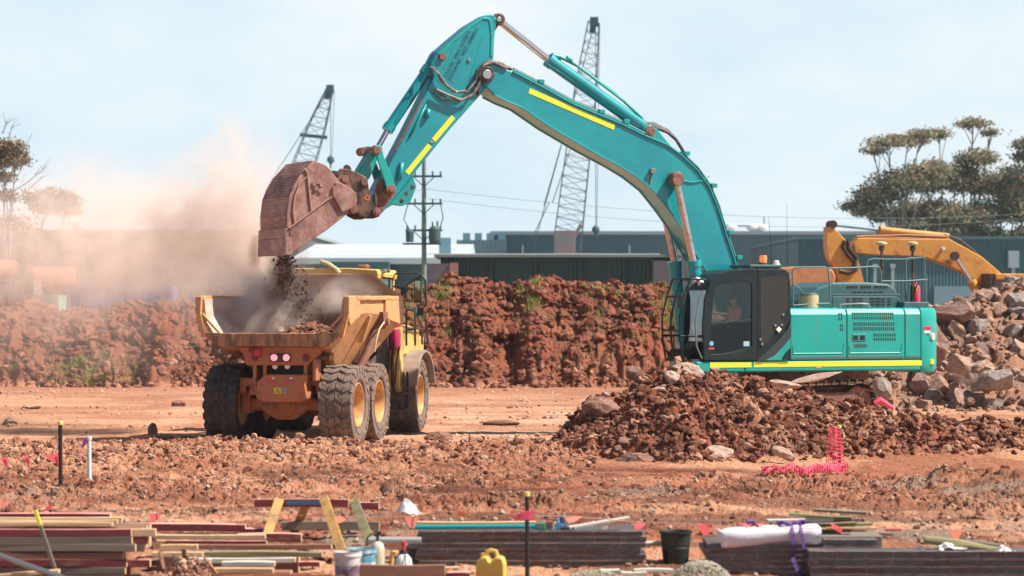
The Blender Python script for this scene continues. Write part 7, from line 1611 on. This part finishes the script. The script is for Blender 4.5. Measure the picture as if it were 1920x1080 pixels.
ribbon([rp(1478, 983, .2), rp(1483, 984, .0), rp(1486, 1000, -.10), rp(1487, 1020, -.12), rp(1486, 1045, -.06), rp(1492, 1062, -.10), rp(1502, 1084, -.12)], .055, PUR, 'ratchet_strap', 'purple strap hanging from the roll, the left one')
ribbon([rp(1497, 982, .2), rp(1500, 984, 0), rp(1503, 1000, -.09), rp(1508, 1030, -.12), rp(1511, 1052, -.06)], .04, PUR, 'ratchet_strap', 'purple strap hanging from the roll, the right one')
rs = random.Random(8)
def pile(px0, px1, py, m, n_, label, amp, hgt):
    r = []
    for k in range(n_):
        a = px0+(px1-px0)*(k+.5)/n_; r.append((X_(a+rs.uniform(-6, 6), 34.45), 34.33+rs.uniform(-.08, .08), zpx(py+rs.uniform(-hgt, hgt), 34.35)))
    b = MB(); b.tube(r, [amp*rs.uniform(.6, 1.2) for _ in r], 7)
    o = b.build('lifting_sling', m, None, smooth=True); s = o.modifiers.new('s', 'SUBSURF'); s.levels = 1; s.render_levels = 1; dm = o.modifiers.new('d', 'DISPLACE'); tx = bpy.data.textures.new('crumple', 'CLOUDS'); tx.noise_scale = .06; dm.texture = tx; dm.strength = .05; tag(o, label, 'sling'); return o
pile(1378, 1450, 990, PNK, 9, 'crumpled pink sling bundled on the white roll', .045, 7); pile(1388, 1420, 978, PUR, 5, 'small purple sling bunched over the pink one', .03, 4); pile(1448, 1512, 981, PUR, 8, 'purple sling bundled at the right end of the roll', .035, 3); pile(1408, 1436, 1000, PNK, 4, 'loose end of the pink sling drooping over the roll', .04, 3)
# --- dark plank pile behind, right
gd = 'dark planks in the splayed pile behind the roll'; rd = random.Random(19)
Z0 = gb(X_(1560, 37), 37)
spec = [(1515, 1612, 950, -6, W_GRY), (1428, 1550, 966, 2, W_WHT), (1470, 1585, 958, -7, W_GRN), (1480, 1600, 966, 3, W_GRY), (1500, 1622, 975, 4, W_GRN), (1450, 1590, 974, -3, W_GRY), (1520, 1630, 983, 5, W_PAL), (1540, 1660, 992, 1, W_GRY), (1500, 1640, 1000, 0, W_GRY)]
labs = ['grey plank crowning the splayed pile', 'silvery white plank pointing left out of the pile', 'greenish plank slanting under the crown plank', 'grey plank in the middle of the splayed pile', 'mossy plank sticking out right of the pile', 'weathered plank low on the left of the pile', 'orange tinted plank in the splayed pile', 'long low grey plank at the foot of the pile', 'bottom bearer plank of the splayed pile']
for k, (a, c, py, tl, m) in enumerate(spec):
    D = 36.6+.12*k; o = plank(X_(a, D), X_(c, D), D-.7, zpx(py+4, D), .2, .04, m, labs[k], gd, yaw=R(tl), tilt=R(-tl*.45))
b = MB(); b.box(X_(1500, 36.5), X_(1640, 36.5), 35.7, 37.6, Z0-.1, zpx(997, 36.3)); o = b.build('timber_bearer', W_GRY, None, bev=.02); tag(o, 'dark bearer block hidden under the splayed planks', 'timber')
b = MB(); b.cyl(P(1548, 991, 34.6), P(1634, 990, 34.6), .018, n=8); o = b.build('timber_batten', W_OCH, None); tag(o, 'thin orange batten beside the pink flag on the right', 'timber')
b = MB(); b.cyl(P(1660, 993, 35.5), P(1690, 993, 35.5), .02, n=8); o = b.build('steel_bar', OXRED, None); tag(o, 'short red bar on the gravel right of the plank pile', 'steel bar')
# --- timber poles with white rags at right
gp_ = [atg(1735, 1018), atg(1905, 1040)]
for k, (a, c, rr, m, lab) in enumerate((((1733, 1012), (1860, 1030), .05, W_GRN, 'mossy round log lying above the right panel stack'), ((1760, 1022), (1900, 1034), .04, W_GRN, 'thinner pale ended log beside the mossy one'), ((1790, 1016), (1880, 1024), .035, W_GRY, 'grey branch behind the logs'))):
    b = MB(); b.tube([P(*a, 33.9+.15*k), P((a[0]+c[0])/2, (a[1]+c[1])/2-2, 33.9+.15*k), P(*c, 33.9+.15*k)], [rr, rr*1.1, rr*.8], 8); o = b.build('log', m, None, smooth=True); tag(o, lab, 'log')
def rag(px, py, D, w_, h_, m, label, name='plastic_sheet', seed=1):
    rr = random.Random(seed); b = MB(); n_ = 9; V = []
    for j in range(n_):
        for i in range(n_):
            u, v = i/(n_-1)-.5, j/(n_-1)-.5; pk = max(0, 1-abs(u+.2)*2.6-abs(v)*1.2); V.append((u*w_+rr.uniform(-.02, .02), v*w_*.5+rr.uniform(-.02, .02), pk*h_+(.5-abs(u))*(.5-abs(v))*h_*.7+rr.uniform(0, .03)))
    b.add(V, [(j*n_+i, j*n_+i+1, (j+1)*n_+i+1, (j+1)*n_+i) for j in range(n_-1) for i in range(n_-1)]); o = b.build(name, m, None, recalc=False); o.location = P(px, py, D); o.modifiers.new('t', 'SOLIDIFY').thickness = .006; return tag(o, label, 'plastic sheet')
WSH = mat('white_sheet', (.82, .78, .74), .6)
rag(1785, 1031, 33.8, .34, .09, WSH, 'white rag under the mossy log', seed=3); rag(1888, 1036, 33.7, .25, .08, WSH, 'white rag at the end of the logs', seed=4); rag(1728, 1031, 33.9, .14, .04, WSH, 'scrap of white plastic left of the logs', seed=5)
q = atg(778, 968); rag(778, 973, q.y, .58, .30, WSH, 'peaked white plastic sheet lying on the dirt right of the trestles', seed=2)

# --- stakes
def stake(px, py0, py1, D, r_, m, capm, label, ribbon_m=None):
    top, bot = P(px, py0, D), P(px+1, py1, D); bot.z = min(bot.z, gb(bot.x, D)); r = empty('marker_stake', (bot.x, D, bot.z), 0, label, 'stake'); h = top.z-bot.z; dx = top.x-bot.x
    b = MB(); b.cyl((0, 0, -.2), (dx, 0, h-.05), r_, n=10); b.build('post', m, r, smooth=True)
    b = MB(); b.cyl((dx, 0, h-.06), (dx, 0, h), r_*1.35, n=12); b.build('cap', capm, r, bev=.006)
    if ribbon_m:
        b = MB(); V = [(dx, -.03, h-.02), (dx-.10, -.03, h-.05), (dx-.13, -.03, h-.22), (dx-.05, -.035, h-.14), (dx, -.03, h-.10)]; b.add(V, [(0, 1, 2, 3, 4)]); o = b.build('ribbon', ribbon_m, r, recalc=False); o.modifiers.new('t', 'SOLIDIFY').thickness = .004
    return r
STB = mat('stake_black', (.015, .015, .018), .6); YCP = mat('cap_yellow', (.80, .68, .18), .5)
FLG = mat('flag_pink', (.90, .12, .13), .7); FLG2 = mat('flag_faded', (.88, .26, .17), .7); MAG = mat('ribbon_magenta', (.62, .12, .42), .6)
stake(113, 790, 925, F*CH/(926-HY), .035, STB, YCP, 'tall black stake with a yellow cap at the left')
stake(167, 818, 915, F*CH/(916-HY), .035, mat('stake_white', (.72, .70, .68), .6), WHITE, 'white stake with a magenta ribbon near the left edge', MAG)
stake(988, 922, 1082, 33.5, .028, STB, YCP, 'black stake with a yellow cap in front of the centre stack')
stake(1573, 797, 885, 49.3, .035, STB, YCP, 'short stake with a yellow cap behind the red mesh')
b = MB(); b.box(-.05, .05, -.06, -.03, 0, .10); b.add([(-.16, -.05, .05), (-.02, -.05, .11), (.12, -.05, .12), (.10, -.06, 0), (-.03, -.06, .02), (-.14, -.05, 0)], [(0, 1, 2, 3, 4, 5)]); o = b.build('knotted_tape', mat('tape_hot_pink', (.85, .10, .20), .6), None); o.location = P(985, 974, 33.5); tag(o, 'hot pink tape knotted round the centre stake', 'tape')
# --- red warning flags further back on the left
fl_ = [(100, 862, 28, 'larger red flag fixed behind the tall black stake'), (50, 866, 12, 'tiny red flag between the edge and the black stake'), (8, 868, 14, 'tiny red flag at the very left edge')]
for px, py, w_, lab in fl_:
    D = 46; r = empty('warning_flag', (X_(px, D), D, gb(X_(px, D), D)), 0, lab, 'flag'); z = zpx(py-8, D)-r.location.z; ww = w_*D/F
    b = MB(); b.add([(-ww*.6, 0, z), (ww*.4, .03, z+.03), (ww*.4, .02, z-.2), (ww*.1, 0, z-.12)], [(0, 1, 2, 3)]); o = b.build('cloth', FLG, r, recalc=False); o.modifiers.new('t', 'SOLIDIFY').thickness = .004
    b = MB(); b.cyl((ww*.4, 0, -.1), (ww*.4, 0, z+.05), .008, n=6); b.build('wire', GREY, r)
# --- bunting line
bt = empty('bunting_line', P(985, 968, 33.5), 0, 'string of small pink and orange flags strung low across the foreground', 'bunting'); o0 = bt.location
lp = [(-30, 938, 37), (90, 945, 36), (113, 958, 36), (292, 963, 36), (405, 966, 35.5), (540, 966, 35), (640, 968, 34.5), (775, 969, 34.3), (868, 967, 34), (985, 967, 33.47), (1070, 968, 33.6), (1200, 979, 33.7), (1322, 983, 33.6), (1440, 990, 33.5), (1565, 990, 33.4), (1700, 993, 33.3), (1793, 993, 33.2), (1960, 994, 33.2)]
LP = [P(*q)-o0 for q in lp]
b = MB(); b.tube(LP, .005, 5); b.build('string', mat('string_pale', (.62, .42, .34), .7), bt)
rf_ = random.Random(4)
for k, (px, w_, hh, m, sh) in enumerate(((8, 26, 12, FLG2, 0), (90, 26, 16, FLG, -1), (117, 28, 32, FLG, 0), (292, 28, 17, FLG, 1), (410, 34, 8, FLG2, 0), (540, 26, 8, FLG2, 0), (640, 30, 14, FLG2, 1), (772, 28, 22, FLG2, 0), (868, 26, 10, FLG2, 2), (1075, 34, 12, FLG2, 1), (1200, 28, 14, FLG, 1), (1322, 30, 20, FLG, 0), (1566, 26, 22, FLG, 3), (1793, 28, 17, FLG2, 0))):
    i = [j for j in range(len(lp)-1) if lp[j][0] <= px <= lp[j+1][0]][0]; t = (px-lp[i][0])/(lp[i+1][0]-lp[i][0]); c = LP[i].lerp(LP[i+1], t); s = 34/F; w2 = w_*s/2; h2 = hh*s; j = rf_.uniform(-.1, .1)
    if sh == 0: q = [(-w2, 0, 0), (w2, 0, .0), (w2*.25+j*w2, -.03, -h2), (-w2*.3+j*w2, -.03, -h2*.95)]
    elif sh == 1: q = [(-w2, 0, -h2*.1), (w2, 0, 0), (w2*.2, -.04, -h2*.75), (-w2*.5, -.05, -h2)]
    elif sh == 2: q = [(-w2, 0, 0), (w2, 0, 0), (w2*.3, -.03, h2*.8), (-w2*.5, -.03, h2)]
    elif sh == -1: q = [(-w2, 0, -h2), (w2*.4, 0, 0), (w2*.9, -.02, -h2*.1), (w2*.1, -.03, -h2*.8)]
    else: q = [(-w2*.8, 0, h2*.5), (-w2*.1, 0, .3*h2), (w2, -.02, 0), (w2*.9, -.03, -h2*.5), (-w2*.2, -.02, -h2*.1)]
    # small billow: 2-row patch
    b = MB(); b.add([(c.x+a, c.y+b2, c.z+z) for a, b2, z in q], [tuple(range(len(q)))]); o = b.build('flag', m, bt, recalc=False); o.modifiers.new('t', 'SOLIDIFY').thickness = .004
# --- red safety mesh
MSH = mat('safety_mesh_red', (.88, .09, .17), .7)
def net(fn, nu, nv, label, r_=.011, par=None):
    b = MB()
    for i in range(nu+1): b.tube([fn(i/nu, j/nv) for j in range(nv+1)], r_, 4)
    for j in range(nv+1): b.tube([fn(i/nu, j/nv) for i in range(nu+1)], r_, 4)
    o = b.build('safety_mesh', MSH, None); return tag(o, label, 'safety mesh')
Dm = 48.6; nt_ = [random.Random(6).uniform(-1, 1) for _ in range(400)]
def f1(u, v):
    k = int(u*17+v*29*3) % 400; pxl = 1553-7*v; pxr = 1573+14*v; px = pxl+(pxr-pxl)*u+nt_[k]*1.8; py = 806+(1-abs(u-.4))*-6*(1-v)+90*v; D = Dm+.12*math.sin(u*9)-.1*v; return P(px, py, D)
net(f1, 9, 14, 'upright strip of red plastic safety mesh tied to the stake', .009)
def f2(u, v):
    px = 1428+162*u; y0 = 46.9+1.0*v-.3*math.sin(u*5); x = X_(px, y0); k = int(u*170+v*37) % 400; return Vector((x, y0+.05*nt_[k], gz(x, y0)+.05+.16*abs(math.sin(u*11+v*3))*(.4+.6*u)+.03*nt_[(k*7) % 400]))
net(f2, 34, 9, 'red safety mesh collapsed in folds on the dirt', .010)
b = MB(); b.tube([P(1640, 757, 61), P(1650, 750, 61), P(1660, 756, 61), P(1675, 766, 61)], [.07, .08, .06, .05], 8); o = b.build('safety_mesh', MSH, None, smooth=True); tag(o, 'small rolled scrap of red mesh at the foot of the boulders', 'safety mesh')
# ================================================================== air: haze box and dust cloud
def volmat(name, dens, col, aniso=.3):
    m = bpy.data.materials.new(name); m.use_nodes = True; t = m.node_tree; n = t.nodes; l = t.links; n.clear()
    pv = n.new('ShaderNodeVolumePrincipled'); pv.inputs['Color'].default_value = (*col, 1); pv.inputs['Density'].default_value = dens; pv.inputs['Anisotropy'].default_value = aniso
    o = n.new('ShaderNodeOutputMaterial'); l.new(pv.outputs[0], o.inputs['Volume']); return m, t, pv
HAZE_ON = True
if HAZE_ON:
    hm, _, _ = volmat('haze_air', 0.00013, (.80, .92, 1.0), .0)
    b = MB(); b.box(-140, 140, -6, 330, -2.5, 42); hz = b.build('haze', hm); tag(hz, 'thin bluish haze hanging over the whole site', 'haze', kind='stuff')
# dust: one box with lumpy density made of soft plumes around real centres
dm, t, pv = volmat('dust_air', 1, (1.0, .87, .79), -.1)
n = t.nodes; l = t.links
tx = n.new('ShaderNodeTexCoord')
wn = n.new('ShaderNodeTexNoise'); wn.inputs['Scale'].default_value = .55; wn.inputs['Detail'].default_value = 3
l.new(tx.outputs['Object'], wn.inputs['Vector'])
wo = n.new('ShaderNodeVectorMath'); wo.operation = 'MULTIPLY_ADD'; wo.inputs[1].default_value = (1.9, 1.9, 1.9); l.new(wn.outputs['Color'], wo.inputs[0]); l.new(tx.outputs['Object'], wo.inputs[2])
wo2 = n.new('ShaderNodeVectorMath'); wo2.operation = 'SUBTRACT'; l.new(wo.outputs[0], wo2.inputs[0]); wo2.inputs[1].default_value = (.95, .95, .95)
def plume(px, py, D, rx, ry, rz, k):
    c = P(px, py, D)
    a = n.new('ShaderNodeVectorMath'); a.operation = 'SUBTRACT'; l.new(wo2.outputs[0], a.inputs[0]); a.inputs[1].default_value = c
    d = n.new('ShaderNodeVectorMath'); d.operation = 'DIVIDE'; l.new(a.outputs[0], d.inputs[0]); d.inputs[1].default_value = (rx, ry, rz)
    le = n.new('ShaderNodeVectorMath'); le.operation = 'LENGTH'; l.new(d.outputs[0], le.inputs[0])
    mr = n.new('ShaderNodeMapRange'); mr.interpolation_type = 'SMOOTHERSTEP'; mr.inputs['From Min'].default_value = 1; mr.inputs['From Max'].default_value = 0; mr.inputs['To Min'].default_value = 0; mr.inputs['To Max'].default_value = k
    l.new(le.outputs['Value'], mr.inputs[0]); return mr.outputs[0]
PL = [plume(420, 355, 63, 2.4, 1.8, 2.1, .8), plume(480, 440, 62.5, 1.3, 1.4, 1.7, 1.3), plume(370, 440, 64, 2.9, 2.0, 1.9, .9), plume(210, 430, 67, 4.8, 2.8, 2.5, .36), plume(50, 480, 70, 5.4, 3, 2.9, .34), plume(300, 520, 66, 4.2, 2.6, 1.3, .20),
      plume(545, 520, 60.4, .55, .6, 1.0, 1.3), plume(490, 585, 60.0, 1.4, 1.4, .85, 2.1), plume(620, 560, 61, 1.3, 1.6, .75, .75), plume(120, 620, 74, 7, 4, 2.4, .055), plume(440, 262, 63.5, 1.3, 1.2, 1.0, .22), plume(570, 500, 61.5, .7, .8, .6, .5)]
cur = PL[0]
for q in PL[1:]:
    ad = n.new('ShaderNodeMath'); ad.operation = 'ADD'; l.new(cur, ad.inputs[0]); l.new(q, ad.inputs[1]); cur = ad.outputs[0]
fn = n.new('ShaderNodeTexNoise'); fn.inputs['Scale'].default_value = 1.25; fn.inputs['Detail'].default_value = 6; fn.inputs['Roughness'].default_value = .66; l.new(wo2.outputs[0], fn.inputs['Vector'])
fr_ = n.new('ShaderNodeMapRange'); fr_.inputs['From Min'].default_value = .40; fr_.inputs['From Max'].default_value = .62; fr_.inputs['To Min'].default_value = .10; fr_.inputs['To Max'].default_value = 2.1; l.new(fn.outputs[0], fr_.inputs[0])
mu = n.new('ShaderNodeMath'); mu.operation = 'MULTIPLY'; l.new(cur, mu.inputs[0]); l.new(fr_.outputs[0], mu.inputs[1]); l.new(mu.outputs[0], pv.inputs['Density'])
b = MB(); b.box(-16.5, -3.0, 58.2, 78, .1, 8.2); du = b.build('dust_cloud', dm); tag(du, 'pinkish dust cloud billowing left from the bucket and truck bed', 'dust', kind='stuff')

# the darker stream of fine soil under the bucket lip
dm2, t, pv = volmat('soil_dust_air', 1, (.50, .28, .20), 0)
n = t.nodes; l = t.links
tx = n.new('ShaderNodeTexCoord'); wn = n.new('ShaderNodeTexNoise'); wn.inputs['Scale'].default_value = 1.6; wn.inputs['Detail'].default_value = 4; l.new(tx.outputs['Object'], wn.inputs['Vector'])
wo = n.new('ShaderNodeVectorMath'); wo.operation = 'MULTIPLY_ADD'; wo.inputs[1].default_value = (.8, .8, .8); l.new(wn.outputs['Color'], wo.inputs[0]); l.new(tx.outputs['Object'], wo.inputs[2])
wo2 = n.new('ShaderNodeVectorMath'); wo2.operation = 'SUBTRACT'; l.new(wo.outputs[0], wo2.inputs[0]); wo2.inputs[1].default_value = (.4, .4, .4)
PL = [plume(523, 500, 60.2, .38, .45, .75, 4.0), plume(512, 560, 60.1, .45, .5, .7, 3.5), plume(478, 470, 60.6, .28, .5, .75, 2.2), plume(500, 600, 60.0, .6, .7, .45, 2.6)]
cur = PL[0]
for q in PL[1:]:
    ad = n.new('ShaderNodeMath'); ad.operation = 'ADD'; l.new(cur, ad.inputs[0]); l.new(q, ad.inputs[1]); cur = ad.outputs[0]
l.new(cur, pv.inputs['Density'])
b = MB(); q0, q1 = P(440, 640, 60.2), P(590, 440, 60.2); b.box(q0.x, q1.x, 59.2, 61.3, q0.z, q1.z); du2 = b.build('soil_dust', dm2); tag(du2, 'brown curtain of fine soil falling from the bucket lip', 'dust', kind='stuff')
# separate pieces become parts of their own
for nm in ('pipe_clamp', 'roller', 'pin_boss', 'bolt', 'ear_plate', 'side_band', 'hoist_bracket', 'rib', 'handle_bolt', 'work_lamp', 'eye_plate', 'frame_rail', 'latch', 'hole_ring', 'hanger_bracket', 'console', 'cylinder_lug', 'saddle', 'reflector', 'side_plate', 'cast_mark', 'grease_valve', 'hose_coupling', 'antenna', 'eyes'):
    for o in [x for x in bpy.data.objects if x.type == 'MESH' and x.name.split('.')[0] == nm and x.parent and len(x.data.vertices) < 4000]: explode(o)
